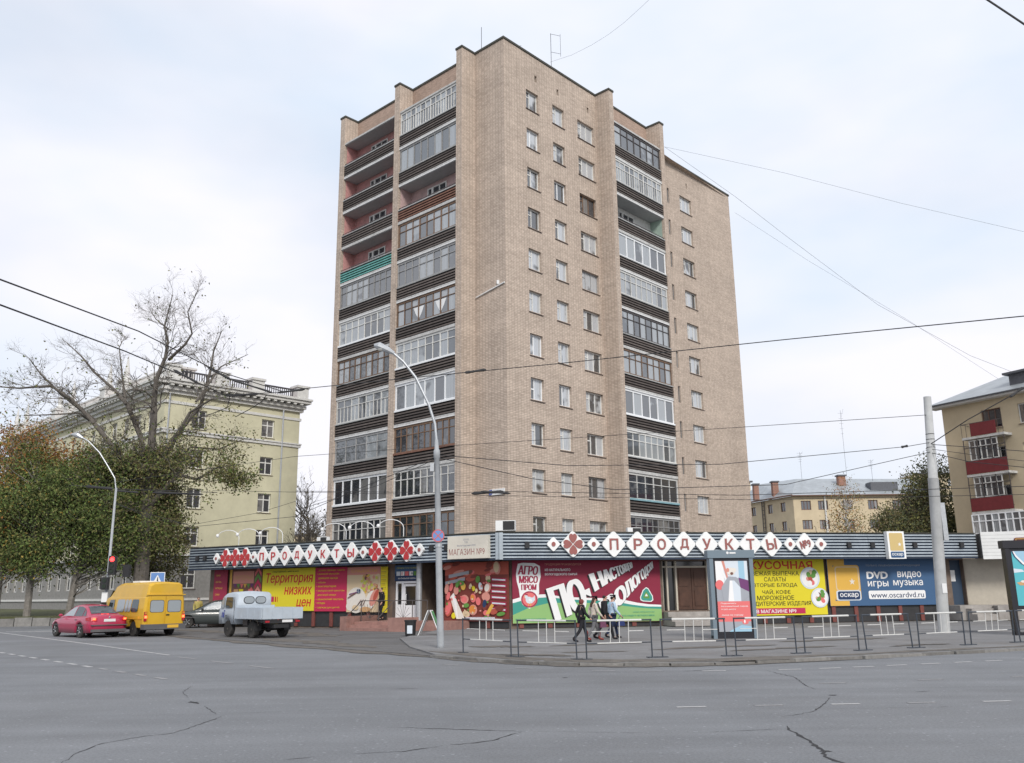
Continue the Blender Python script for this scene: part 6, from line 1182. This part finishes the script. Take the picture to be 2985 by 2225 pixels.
# ------------------------------------------------------------------ vehicles
mat('red_paint', (.38, .022, .07), .3, spec=.5, coat=.5, noise=.05); mat('yellow_paint', (.60, .36, .025), .4, coat=.3, noise=.06, nscale=2, dirt=.25, dirtcol=(.42, .28, .1)); mat('pale_grey_paint', (.42, .475, .53), .5, noise=.06, nscale=3, dirt=.3, dirtcol=(.36, .36, .35)); mat('dark_green_paint', (.055, .065, .065), .3, coat=.4)
mat('tyre', (.022, .022, .022), .85, dirt=.5, dirtcol=(.10, .09, .08), nscale=6); mat('rim', (.40, .41, .42), .45, metal=.4); mat('dusty_rim', (.22, .20, .17), .8); mat('car_glass', (.035, .045, .05), .05, spec=.9); mat('pale_glass', (.30, .33, .35), .08, spec=.9); mat('bumper', (.10, .10, .105), .65, dirt=.4, dirtcol=(.18, .17, .15)); mat('tail_on', (1, .09, .03), .3, emit=3.5); mat('tail_red', (.35, .02, .03), .3); mat('amber', (.6, .22, .04), .3); mat('plate_white', (.7, .7, .7), .5); mat('plate_yellow', (.7, .42, .05), .5); mat('chrome', (.6, .6, .6), .2, metal=1)
def wheel(par, x, y, R, w, rim='rim', n=18):
    s_ = 1 if y > 0 else -1
    W_ = MB().lathe([(R*.55, -w/2), (R*.9, -w/2), (R, -w*.36), (R, w*.36), (R*.9, w/2), (R*.55, w/2)], n, axis='y').build('wheel', 'tyre', par, (x, y, R), smooth=False)
    MB().lathe([(R*.56, s_*w*.44), (R*.6, s_*w*.5), (R*.5, s_*w*.47), (R*.2, s_*w*.40), (R*.14, s_*w*.5), (.005, s_*w*.5)], n, axis='y').build('rim', rim, W_)
    mb = MB()
    for i in range(5): a = 2*PI*i/5; mb.tube([(R*.15*math.cos(a), s_*w*.44, R*.15*math.sin(a)), (R*.54*math.cos(a), s_*w*.49, R*.54*math.sin(a))], R*.07, 4)
    if rim == 'rim': mb.build('spoke', rim, W_)
def loft(stations, ring, mi=0):
    """stations: list of rings of (y, z) half-profiles from bottom centre to top centre, mirrored"""
    mb = MB(); P = []; k = None
    for x, half in stations:
        full = [(x, y, z) for y, z in half]+[(x, -y, z) for y, z in reversed(half[1:-1])] if half[0][0] == 0 and half[-1][0] == 0 else [(x, y, z) for y, z in half]+[(x, -y, z) for y, z in reversed(half)]
        k = len(full); P += full
    n = len(stations); F = [(i*k+j, i*k+(j+1) % k, (i+1)*k+(j+1) % k, (i+1)*k+j) for i in range(n-1) for j in range(k)]+[tuple(range(k-1, -1, -1)), tuple(range((n-1)*k, n*k))]
    return mb.add(P, F, mi)
def lerp_tab(tab, x):
    for (a, *va), (b, *vb) in zip(tab, tab[1:]):
        if a <= x <= b: f = (x-a)/(b-a) if b > a else 0; f = f*f*(3-2*f)*.5+f*.5; return [p+(q-p)*f for p, q in zip(va, vb)]
    return list(tab[-1][1:]) if x > tab[-1][0] else list(tab[0][1:])
def sedan(label, loc, rot, paint, scale=1.0, lit=True):
    """x forward from the rear axle"""
    t = thing('sedan_car', label, 'car', loc, rot); t.scale = (scale,)*3
    WB, R = 2.7, .32; x0, x1 = -1.08, 3.55
    tab = [(-1.08, .62, .70, .30), (-1.0, .80, .90, .24), (-.75, .86, .98, .22), (0, .87, .93, .2), (1.2, .875, .90, .19), (2.2, .87, .90, .2), (2.75, .86, .84, .2), (3.2, .80, .74, .22), (3.45, .66, .62, .26), (3.55, .50, .55, .34)]
    xs = sorted(set([x0+.0925*i for i in range(51)]+[x1]))
    st = []
    for x in xs:
        w, zt, zb = lerp_tab(tab, x); za = zb
        for wx in (0, WB):
            d = abs(x-wx)
            if d < .40: za = max(za, .30+math.sqrt(max(0, .40**2-d*d))*.92)
        za = min(za, zt-.1); zm = max(za+.03, .58)
        st.append((x, [(0, zb+.02), (w*.62, zb+.02), (w*.64, max(zb+.02, za-.0)), (w*.97, za), (w+.005, max(za+.015, .46)), (w+.02, max(zm, .5)), (w, max(zm+.02, zt-.12)), (w*.93, zt-.03), (w*.6, zt+.03), (0, zt+.05)]))
    loft(st, 0).build('body', paint, t, smooth=True)
    # cabin
    gt = [(-.62, .98, .74, .72), (-.35, 1.12, .73, .66), (.05, 1.33, .72, .58), (.35, 1.42, .72, .55), (.9, 1.46, .72, .54), (1.35, 1.42, .72, .55), (1.7, 1.28, .735, .60), (2.15, 1.05, .76, .68), (2.4, .92, .77, .72)]
    st = []
    for x in [-.62+3.02*i/30 for i in range(31)]:
        zr, wb, wt = lerp_tab(gt, x); st.append((x, [(0, .8), (wb, .8), (wb+.03, .90), (wb*.4+wt*.6, .90+(zr-.90)*.6), (wt, max(.905, zr-.045)), (wt*.8, zr-.005), (0, zr+.015)]))
    loft(st, 0).build('cabin', paint, t, smooth=True)
    def side(pts, nm_, m='car_glass'):
        for s_ in (1, -1):
            mb = MB(); P = []
            for x, z in pts: zr, wb, wt = lerp_tab(gt, x); f = min(1, (z-.90)/max(.05, zr-.045-.90)); y = (wb+.03)+(wt-(wb+.03))*f+.016-.012*math.sin(PI*f); P.append((x, s_*y, z))
            mb.add(P, [tuple(range(len(P)))]).build(nm_, m, t)
    side([(1.0, .95), (2.05, .95), (1.92, 1.04), (1.62, 1.22), (1.38, 1.32), (1.0, 1.36)], 'side_window', 'pale_glass'); side([(.12, .95), (.92, .95), (.92, 1.37), (.5, 1.36), (.12, 1.28)], 'side_window'); side([(-.3, .95), (.05, .95), (.05, 1.25), (-.12, 1.14)], 'quarter_window')
    def cross(x0_, x1_, wf, nm_, n=6, top=.0):
        mb = MB(); P = []
        for i in range(n+1):
            x = x0_+(x1_-x0_)*i/n; zr, wb, wt = lerp_tab(gt, x); w = wt*wf
            for j in range(5): y = -w+2*w*j/4; P.append((x, y, zr+.015+.012-(abs(y)/w)**2*.018))
        mb.add(P, [(i*5+j, i*5+j+1, (i+1)*5+j+1, (i+1)*5+j) for i in range(n) for j in range(4)]).build(nm_, 'car_glass', t)
    cross(-.5, .16, .86, 'rear_window'); cross(1.5, 2.3, .9, 'windscreen')
    for x, n_ in ((0, 0), (WB, 1)):
        for y in (.76, -.76): wheel(t, x, y, R, .2)
    MB().box(-.6, 3.3, -.55, .55, .19, .45).build('underbody', 'black_plastic', t)
    f = Fr((-1.08, 0, 0), -PI/2, 1)    # rear face: u to the left side... viewer behind
    mb = MB(); f.box(mb, -.26, .26, .0, .02, .70, .82); mb.build('number_plate', 'plate_white', t)
    for s_ in (1, -1):
        q = MB().add([(-1.0, s_*.80, .72), (-1.09, s_*.55, .72), (-1.07, s_*.55, .90), (-.96, s_*.78, .90), (-.62, s_*.885, .88), (-.66, s_*.90, .76)], [(0, 1, 2, 3), (0, 3, 4, 5)]).build('tail_light', 'tail_red', t); q.location = (-.012, s_*.006, 0)
        if lit: MB().box(-1.085, -1.02, s_*.68-.05, s_*.68+.05, .78, .855).build('lit_lamp', 'tail_on', q)
    MB().box(-1.14, -.86, -.80, .80, .54, .575).build('bumper_strip', 'bumper', t); MB().box(-1.10, -.8, -.78, .78, .26, .38).build('bumper', 'bumper', t)
    for s_ in (1, -1): MB().box(-.5, 3.2, s_*.875-.012, s_*.875+.012, .545, .575).build('side_strip', 'bumper', t); MB().ell((1.95, s_*.95, .98), (.08, .1, .07), 8, 5).build('mirror', paint, t); MB().box(.35, .5, s_*.89-.01, s_*.89+.012, .78, .81).build('door_handle', 'bumper', t)
    MB().box(-.55, -.5, -.18, .18, 1.0, 1.03).build('high_brake_light', 'tail_on' if lit else 'tail_red', t)
    MB().ell((-1.06, 0, .885), (.015, .045, .045), 8, 5).build('badge', 'chrome', t)
    for s_ in (1, -1): MB().ell((3.40, s_*.55, .63), (.09, .17, .08), 10, 6).build('headlight', 'pale_glass', t)
    return t
HR = math.radians(138)
sedan('red four door saloon waiting with its tail lights lit', (-17.75, 39.0, 0), HR, 'red_paint', .93)
sedan('dark grey saloon parked facing left behind the yellow minibus', (-14.9, 49.5, .03), math.radians(196), 'dark_green_paint', .98, False)

def minibus():
    t = thing('minibus', 'yellow high roof minibus waiting beside the red car', 'minibus', (-15.75, 39.75, 0), math.radians(136)); t.scale = (.94, .94, .885)
    R = .36; WB = 2.9
    tab = [(-1.15, .86, 2.46), (-1.05, .94, 2.54), (-.6, .97, 2.56), (1.8, .97, 2.56), (2.3, .96, 2.50), (2.75, .94, 2.2), (3.2, .93, 1.80), (3.6, .92, 1.38), (4.2, .88, 1.16), (4.45, .78, .98)]
    st = []
    for x in sorted(set([-1.15+.1*i for i in range(57)]+[4.45])):
        w, zr = lerp_tab(tab, x); zb = .42; za = zb
        for wx in (0, WB):
            d = abs(x-wx)
            if d < .47: za = max(za, .34+math.sqrt(max(0, .47**2-d*d)))
        za = min(za, zr-.25); zs = min(1.80, zr-.08)
        st.append((x, [(0, zb), (w*.65, zb), (w*.66, za), (w, za+.01), (w+.02, max(za+.05, .95)), (w+.01, max(za+.1, min(1.3, zr-.2))), (w-.03, max(za+.15, zs)), (w-.05, max(za+.17, zs+.03)), (w-.15, max(za+.19, zr-.12)), (w-.3, max(za+.2, zr-.02)), (0, zr+.02)]))
    loft(st, 0).build('body', 'yellow_paint', t, smooth=False)
    for s_ in (1, -1):
        def sp(x, z): return (x, s_*(.988+(z-1.3)*-.06/.5), z)
        for a, b in ((-.55, .15), (.22, .52), (.56, .86), (.93, 1.75)):
            q = MB().add([sp(x, z) for x, z in rrect(a, b, 1.16, 1.74, .08, 2)], [tuple(range(12))]).build('side_window', 'pale_glass' if a > .2 else 'car_glass', t); q.location = (0, s_*.012, 0)
        q = MB().add([(2.1, s_*.985, 1.14), (2.9, s_*.95, 1.14), (2.66, s_*.93, 1.72), (2.1, s_*.945, 1.74)], [(0, 1, 2, 3)]).build('door_window', 'car_glass', t); q.location = (0, s_*.015, 0)
        MB().box(3.0, 3.12, s_*1.1-.12, s_*1.1+.12, 1.25, 1.62).build('mirror', 'black_plastic', t); MB().box(-1.0, 3.0, s_*.985-.012, s_*.985+.016, .82, .845).build('side_crease', 'yellow_paint', t)
        for x in (0, WB): wheel(t, x, s_*.80, R, .24, 'dusty_rim')
        q = MB().box(-1.175, -1.1, s_*.88-.055, s_*.88+.055, .72, 1.16).build('tail_light', 'tail_red', t); MB().box(-1.19, -1.17, s_*.88-.05, s_*.88+.05, .86, .98).build('lit_lamp', 'tail_on', q); MB().box(-1.187, -1.172, s_*.88-.05, s_*.88+.05, 1.04, 1.14).build('amber_lamp', 'amber', q)
    f = Fr((-1.158, 0, 0), -PI/2, 1)
    for s_ in (1, -1):
        u0, u1 = (.03, .78) if s_ > 0 else (-.78, -.03)
        mb = MB(); f.poly(mb, [(u0, .58), (u1, .58), (u1, 1.62), (u1-(.12 if s_ > 0 else 0), 1.88), (u0+(.12 if s_ < 0 else 0), 1.88), (u0, 1.62 if s_ < 0 else 1.88)], .0, .025); d = mb.build('rear_door', 'yellow_paint', t)
        mb = MB(); f.poly(mb, rrect(u0+.08, u1-.06, 1.14, 1.68, .09, 3), .026, .006); mb.build('rear_window', 'pale_glass', d)
        mb = MB(); f.poly(mb, rrect(u0+.06, u1-.04, 1.12, 1.70, .1, 3), .0255, .003); mb.build('window_seal', 'black_plastic', d)
        if s_ > 0: mb = MB(); f.box(mb, .05, .2, .03, .06, .98, 1.03); mb.build('handle', 'black_plastic', d)
    mb = MB(); f.box(mb, -.97, .97, -.25, .13, .34, .58); mb.build('bumper', 'bumper', t); mb = MB(); f.box(mb, -.02+.12, .50+.12, .131, .145, .40, .54); mb.build('number_plate', 'plate_yellow', t)
    mb = MB(); f.box(mb, -.92, .92, -.02, .05, 1.93, 1.97); mb.build('rear_gutter', 'yellow_paint', t)
    q = MB().add([(3.45, .78, 1.36), (3.45, -.78, 1.36), (2.72, -.80, 2.14), (2.72, .80, 2.14)], [(0, 1, 2, 3)]).build('windscreen', 'car_glass', t); q.location = (.09, 0, .05)
    MB().box(-.8, 4.1, -.6, .6, .30, .5).build('underbody', 'black_plastic', t); MB().box(.8, 1.6, -.4, .4, 2.56, 2.64).build('roof_hatch', 'white_metal', t)
minibus()

def pickup():
    t = thing('flatbed_van', 'dusty pale grey double cab flatbed truck parked by the shop', 'truck', (-9.75, 36.2, .03), math.radians(133)); t.scale = (.88, .88, .80)
    R = .40; WB = 2.3; P_ = 'pale_grey_paint'
    tab = [(1.42, .86, 2.14), (1.5, .88, 2.19), (1.75, .89, 2.22), (2.1, .88, 2.22), (2.6, .87, 2.17), (2.9, .86, 2.08), (3.1, .85, 1.72), (3.22, .84, 1.36), (3.32, .80, 1.2)]
    st = []
    for x in sorted(set([1.42+.08*i for i in range(24)]+[3.32])):
        w, zr = lerp_tab(tab, x); zb = .62; za = zb; d = abs(x-WB-.05)
        if d < .5: za = max(za, .42+math.sqrt(.5**2-d*d))
        st.append((x, [(0, zb), (w*.6, zb), (w*.61, za), (w, za+.01), (w+.03, max(za+.03, 1.15)), (w+.01, max(za+.05, min(1.32, zr-.05))), (w-.02, max(za+.07, min(1.45, zr-.04))), (w-.04, max(za+.09, zr-.11)), (w-.12, max(za+.1, zr-.025)), (0, zr+.03)]))
    loft(st, 0).build('cab', P_, t, smooth=True)
    for s_ in (1, -1):
        def sp(x, z): return (x, s_*(.895-(z-1.4)*.075), z)
        def win(pts, nm_, m='car_glass'):
            q = MB().add([sp(x, z) for x, z in pts], [tuple(range(len(pts)))]).build(nm_, m, t); q.location = (0, s_*.02, 0); return q
        win(rrect(1.78, 2.5, 1.42, 1.95, .06, 2), 'door_window'); win([(2.66, 1.42), (3.0, 1.42), (2.86, 1.92), (2.66, 1.95)], 'quarter_window', 'pale_glass')
        MB().box(1.6, 1.615, s_*.905-.012, s_*.905+.012, .72, 1.95).build('door_gap', 'bumper', t); MB().box(2.35, 2.42, s_*.92-.01, s_*.92+.012, 1.02, 1.06).build('door_handle', 'black_plastic', t)
        mb = MB(); f = Fr((0, s_*.915, 0), PI if s_ > 0 else 0, 1); sg = -1 if s_ > 0 else 1
        for a, b, c, d in ((2.78, 2.84, .95, 1.22), (2.60, 2.72, .95, 1.2), (2.56, 2.64, 1.24, 1.32)): f.poly(mb, [(sg*a, c), (sg*b, c), (sg*(b-.05), d), (sg*(a-.05), d)], .0, .005)
        mb.build('emblem', 'blue_paint', t)
        for x, y in ((0, .72), (WB, .74)): wheel(t, x, s_*y, R, .22, 'dusty_rim')
        MB().box(-.42, -.40, s_*.72-.16, s_*.72+.16, .35, .72).build('mud_flap', 'black_plastic', t)
        MB().tube([(.42, s_*.72, .55), (.3, s_*.72, .86), (0, s_*.72, .92), (-.3, s_*.72, .84), (-.42, s_*.72, .6)], .03, 5).build('mudguard', 'dusty_rim', t)
    fb = Fr((1.42, 0, 0), -PI/2, 1)
    for u in (-.29, .29):
        mb = MB(); fb.poly(mb, rrect(u-.27, u+.27, 1.62, 1.98, .17, 4), .0, .02); q = mb.build('window_seal', 'black_plastic', t); mb = MB(); fb.poly(mb, rrect(u-.24, u+.24, 1.65, 1.95, .145, 4), .021, .004); mb.build('oval_window', 'pale_glass', q)
    # flat bed
    x0, x1 = -1.22, 1.32; W_ = .99
    MB().box(x0, x1, -W_, W_, .92, .98).build('bed_floor', P_, t)
    for s_ in (1, -1):
        b = MB().box(x0, x1, s_*W_-.022, s_*W_+.022, .90, 1.44).build('side_board', P_, t)
        for i in range(5): x = x0+.12+(x1-x0-.24)*i/4; MB().box(x-.02, x+.02, s_*(W_+.024)-.008, s_*(W_+.024)+.012, .92, 1.42).build('stake', P_, b)
    b = MB().box(x0-.03, x0+.015, -W_+.03, W_-.03, .90, 1.44).build('tail_board', P_, t)
    for y in (-.5, 0, .5): MB().box(x0-.05, x0-.031, y-.02, y+.02, .92, 1.42).build('stake', P_, b)
    MB().box(x1-.02, x1+.02, -W_+.03, W_-.03, .95, 1.54).build('head_board', P_, t)
    MB().box(x0+.05, 3.0, -.36, .36, .48, .66).build('chassis', 'black_plastic', t); MB().box(x0, x0+.08, -.85, .85, .70, .84).build('rear_beam', 'black_plastic', t)
    f = Fr((x0-.002, 0, 0), -PI/2, 1); mb = MB(); f.box(mb, .0, .5, .0, .02, .74, .86); mb.build('number_plate', 'plate_white', t)
    for u in (-.72, .75): mb = MB(); f.box(mb, u-.1, u+.1, .0, .03, .74, .83); mb.build('tail_light', 'tail_red', t)
    MB().tube([(0, -.7, .4), (0, .7, .4)], .07, 6).build('rear_axle', 'black_plastic', t); MB().ell((0, 0, .4), (.18, .16, .16)).build('differential', 'black_plastic', t)
    MB().box(.35, .8, .62, .85, .58, .85).build('fuel_tank', 'black_plastic', t)
pickup()

# ------------------------------------------------------------------ people
mat('skin', (.50, .30, .22), .6); mat('hair_brown', (.05, .028, .018), .7); mat('hair_dark', (.02, .016, .014), .7)
for n, c in dict(cloth_black=(.022, .022, .026), cloth_navy=(.025, .035, .075), cloth_rust=(.17, .05, .045), cloth_cream=(.56, .50, .43), cloth_sky=(.42, .55, .68), cloth_denim=(.045, .07, .15), cloth_redbrown=(.22, .05, .045), cloth_purple=(.14, .055, .10), cloth_blue=(.03, .045, .14), cloth_red=(.32, .02, .05), cloth_grey=(.15, .15, .16), cloth_yellow=(.42, .36, .12)).items(): mat(n, c, .85, spec=.2, noise=.15, nscale=20)
def skin_mesh(name, chains, m, par, sub=1):
    """chains: lists of (point, radius); joints at the same place are welded so the limbs grow into one surface"""
    V = []; R_ = []; E = []; idx = {}
    for ch in chains:
        prev = None
        for p, r_ in ch:
            k = tuple(round(c, 4) for c in p)
            if k not in idx: idx[k] = len(V); V.append(k); R_.append(r_)
            if prev is not None and prev != idx[k]: E.append((prev, idx[k]))
            prev = idx[k]
    me = bpy.data.meshes.new(name); me.from_pydata(V, E, []); o = bpy.data.objects.new(name, me); COL.objects.link(o)
    md = o.modifiers.new('s', 'SKIN'); me.skin_vertices or o.data.attributes
    if not me.skin_vertices: 
        bm = bmesh.new(); bm.from_mesh(me); bm.verts.layers.skin.verify(); bm.to_mesh(me); bm.free()
    lay = me.skin_vertices[0].data
    for i, r_ in enumerate(R_): lay[i].radius = r_ if isinstance(r_, tuple) else (r_, r_)
    lay[0].use_root = True; md.use_smooth_shade = True; ms = o.modifiers.new('u', 'SUBSURF'); ms.levels = sub; ms.render_levels = sub
    dg = bpy.context.evaluated_depsgraph_get(); nm_ = bpy.data.meshes.new_from_object(o.evaluated_get(dg)); bpy.data.objects.remove(o); nm_.name = name; nm_.materials.clear(); nm_.materials.append(MATS[m])
    nm_.polygons.foreach_set('use_smooth', [True]*len(nm_.polygons)); return inst(name, nm_, par)
def person(label, loc, rot, H=1.7, step=.3, coat=('cloth_black', .85), legs='cloth_black', shoes='cloth_black', hair='hair_dark', hat=None, hood=None, longhair=False, bag=None, swing=.35, bend_=0, bulk=1.0):
    """x forward, y left; H body height; step half stride; coat = (cloth, hem height / H*... in metres for H=1.7)"""
    t = thing('person', label, 'person', loc, rot); k = H/1.7; t.scale = (k,)*3
    hip = Vector((0, 0, .92)); ch = Vector((.02, 0, 1.32)); nk = Vector((.03, 0, 1.46)); hd = Vector((.055, 0, 1.585))
    J = {}
    for s_, n_ in ((1, 'l'), (-1, 'r')):
        f_ = step*s_; J['hip'+n_] = Vector((0, s_*.09, .88)); J['kn'+n_] = Vector((f_*.55+.06, s_*.095, .48)); J['an'+n_] = Vector((f_*1.0-(.10 if f_ < 0 else -.02), s_*.095, .12 if f_ < 0 else .08)); J['to'+n_] = J['an'+n_]+Vector((.17, 0, -.055 if f_ > 0 else -.075))
        J['sh'+n_] = Vector((.01, s_*.185, 1.40)); J['el'+n_] = Vector((-f_*swing-.02, s_*.235, 1.12)); J['wr'+n_] = Vector((-f_*swing*1.9+.12, s_*.225, .90))
    body = [[(hip, (.115, .13)), (Vector((.01, 0, 1.1)), (.10, .12)), (ch, (.12, .15)), (nk, .055), (Vector((.04, 0, 1.52)), .06), (hd, (.092, .078)), (Vector((.05, 0, 1.66)), (.07, .062))], [(hd, (.092, .078)), (Vector((.145, 0, 1.575)), .014), (Vector((.165, 0, 1.56)), .010)]]
    for n_ in 'lr':
        s_ = 1 if n_ == 'l' else -1
        body.append([(hip, (.115, .13)), (J['hip'+n_], .088), (J['kn'+n_], .056), (J['an'+n_], .04), (J['to'+n_], .03)])
        body.append([(ch, (.12, .15)), (J['sh'+n_], .055), (J['el'+n_], .042), (J['wr'+n_], .030)])
        wr = J['wr'+n_]; d = (wr-J['el'+n_]).normalized(); pl = wr+d*.05; body.append([(wr, .030), (pl, (.034, .018))])
        for i in range(4): q = pl+d*.035+Vector((.028-.019*i, 0, 0)); body.append([(pl, (.034, .018)), (q, .009), (q+d*(.03+.006*(i in (1, 2)))+Vector((0, -s_*.008, 0)), .0085), (q+d*(.055+.008*(i in (1, 2)))+Vector((0, -s_*.02, 0)), .007)])
        q = wr+d*.03+Vector((.035, -s_*.012, 0)); body.append([(pl, (.034, .018)), (q, .010), (q+d*.035+Vector((.012, -s_*.01, 0)), .008)])
    skin_mesh('body', body, 'skin', t, 1)
    hem = coat[1]
    cch = [[(Vector((.0, 0, hem)), (.135*bulk, .17*bulk)), (hip+Vector((0, 0, .02)), (.14*bulk, .165*bulk)), (Vector((.01, 0, 1.1)), (.13*bulk, .15*bulk)), (ch, (.145*bulk, .18*bulk)), (nk, .078)]]
    if hem > .88: cch[0] = cch[0][:1]+cch[0][2:]
    for n_ in 'lr': cch.append([(ch, (.145*bulk, .18*bulk)), (J['sh'+n_], .075*bulk), (J['el'+n_], .060*bulk), (J['wr'+n_]+(J['el'+n_]-J['wr'+n_])*.08, .046*bulk)])
    skin_mesh('coat', cch, coat[0], t)
    skin_mesh('trousers', [[(hip, (.128, .15)), (J['hip'+n_], .100), (J['kn'+n_], .070), (J['an'+n_]+Vector((0, 0, .03)), .056)] for n_ in 'lr'], legs, t)
    for n_ in 'lr': skin_mesh('shoe', [[(J['an'+n_]+Vector((0, 0, .10 if shoes == legs or shoes != 'cloth_redbrown' else .28)), .058), (J['an'+n_]+Vector((-.02, 0, -.02)), .055), (J['to'+n_]+Vector((.02, 0, 0)), (.045, .035))]], shoes, t)
    if hood: skin_mesh('hood', [[(nk+Vector((-.02, 0, -.02)), .11), (hd+Vector((-.025, 0, .0)), (.118, .112)), (hd+Vector((-.03, 0, .09)), (.09, .085))]], hood, t)
    else:
        hch = [[(hd+Vector((-.045, 0, -.05)), (.07, .085)), (hd+Vector((-.028, 0, .03)), (.092, .092)), (hd+Vector((-.01, 0, .085)), (.075, .07))]]
        if longhair: hch.append([(hd+Vector((-.045, 0, -.05)), (.07, .085)), (Vector((-.06, 0, 1.42)), (.05, .10)), (Vector((-.08, 0, 1.28)), (.03, .085))])
        skin_mesh('hair', hch, hair, t)
    if hat: skin_mesh('hat', [[(hd+Vector((-.012, 0, .05)), (.105, .10)), (hd+Vector((-.012, 0, .10)), (.09, .086))], [(hd+Vector((-.012, 0, .05)), (.105, .10)), (hd+Vector((.12, 0, .055)), (.03, .06))]], hat, t)
    for s_ in (1, -1):
        MB().ell((.138, s_*.032, 1.60), (.008, .011, .008), 6, 4).build('eye', 'hair_dark', t)
        if not hood and not longhair: MB().ell((.045, s_*.085, 1.58), (.022, .012, .03), 6, 4).build('ear', 'skin', t)
    MB().ell((.143, 0, 1.525), (.008, .022, .006), 6, 4).build('mouth', 'cloth_redbrown', t)
    return t, J, k
def bag(label, J, k, loc, rot, side_, col, w=.28, h=.26, name='handbag'):
    wr = J['wr'+side_]; c, s_ = math.cos(rot), math.sin(rot); p = (loc[0]+k*(wr.x*c-wr.y*s_), loc[1]+k*(wr.x*s_+wr.y*c), loc[2]+k*(wr.z-.14)); t = thing(name, label, 'bag', p, rot); t.scale = (k,)*3
    MB().add([(-w/2, -.05, -h), (w/2, -.05, -h), (w/2, .05, -h), (-w/2, .05, -h), (-w*.4, -.03, 0), (w*.4, -.03, 0), (w*.4, .03, 0), (-w*.4, .03, 0)], [(0,3,2,1),(4,5,6,7),(0,1,5,4),(1,2,6,5),(2,3,7,6),(3,0,4,7)]).build('pouch', col, t)
    MB().tube([(-w*.3, 0, 0), (-w*.2, 0, .10), (0, 0, .13), (w*.2, 0, .10), (w*.3, 0, 0)], .012, 5).build('strap', col, t)
RW = math.radians(20); ZP = .072
person('person in dark jacket with rust red hood walking right, last of the group', (2.12, 29.2, ZP), RW, 1.36, .27, ('cloth_black', .86), 'cloth_black', 'cloth_black', hood='cloth_rust')
p2 = (2.62, 30.3, ZP); t, J, k = person('person in cream jacket with long brown hair and red boots walking right', p2, RW, 1.39, .26, ('cloth_cream', .80), 'cloth_grey', 'cloth_redbrown', hair='hair_brown', longhair=True, hat='cloth_black'); bag('purple handbag carried by the person in the cream jacket', J, k, p2, RW, 'r', 'cloth_purple')
person('person in long dark coat walking right, tallest of the group', (3.02, 30.8, ZP), RW, 1.46, -.30, ('cloth_black', .52), 'cloth_black', 'cloth_black', bulk=1.12)
p4 = (3.36, 31.5, ZP); t, J, k = person('person in light blue jacket and dark cap walking right at the front', p4, RW, 1.42, .24, ('cloth_sky', .84), 'cloth_navy', 'cloth_black', hat='cloth_black'); bag('dark blue bag carried by the person in the light blue jacket', J, k, p4, RW, 'r', 'cloth_blue', .32, .26)
q = SL(-6.82, BK+.75, 0); person('person in dark clothes standing beside the white entrance door', (KX+q.x, KY+q.y, .432), math.radians(-150), 1.55, .05, ('cloth_black', .66), 'cloth_black', 'cloth_black')
person('person in dark red coat walking behind the red car by the lawn', (-21.9, 49.5, 0), math.radians(160), 1.5, .2, ('cloth_red', .62), 'cloth_black', 'cloth_black', hood='cloth_red')
q = SL(-19.9, BK+.6, 0); person('person in pale yellow jacket standing at the far left end of the shop', (KX+q.x, KY+q.y, .03), math.radians(-60), 1.6, .05, ('cloth_yellow', .80), 'cloth_grey', 'cloth_black')

# ------------------------------------------------------------------ real-world scale: the whole place was laid out with the eye 1.6 m up; the photographer's eye was 1.84 m up
G = 1.15
for o in list(S.objects):
    if o.parent is None:
        o.location = o.location*G
        if o.type in ('MESH', 'EMPTY'): o.scale = o.scale*G
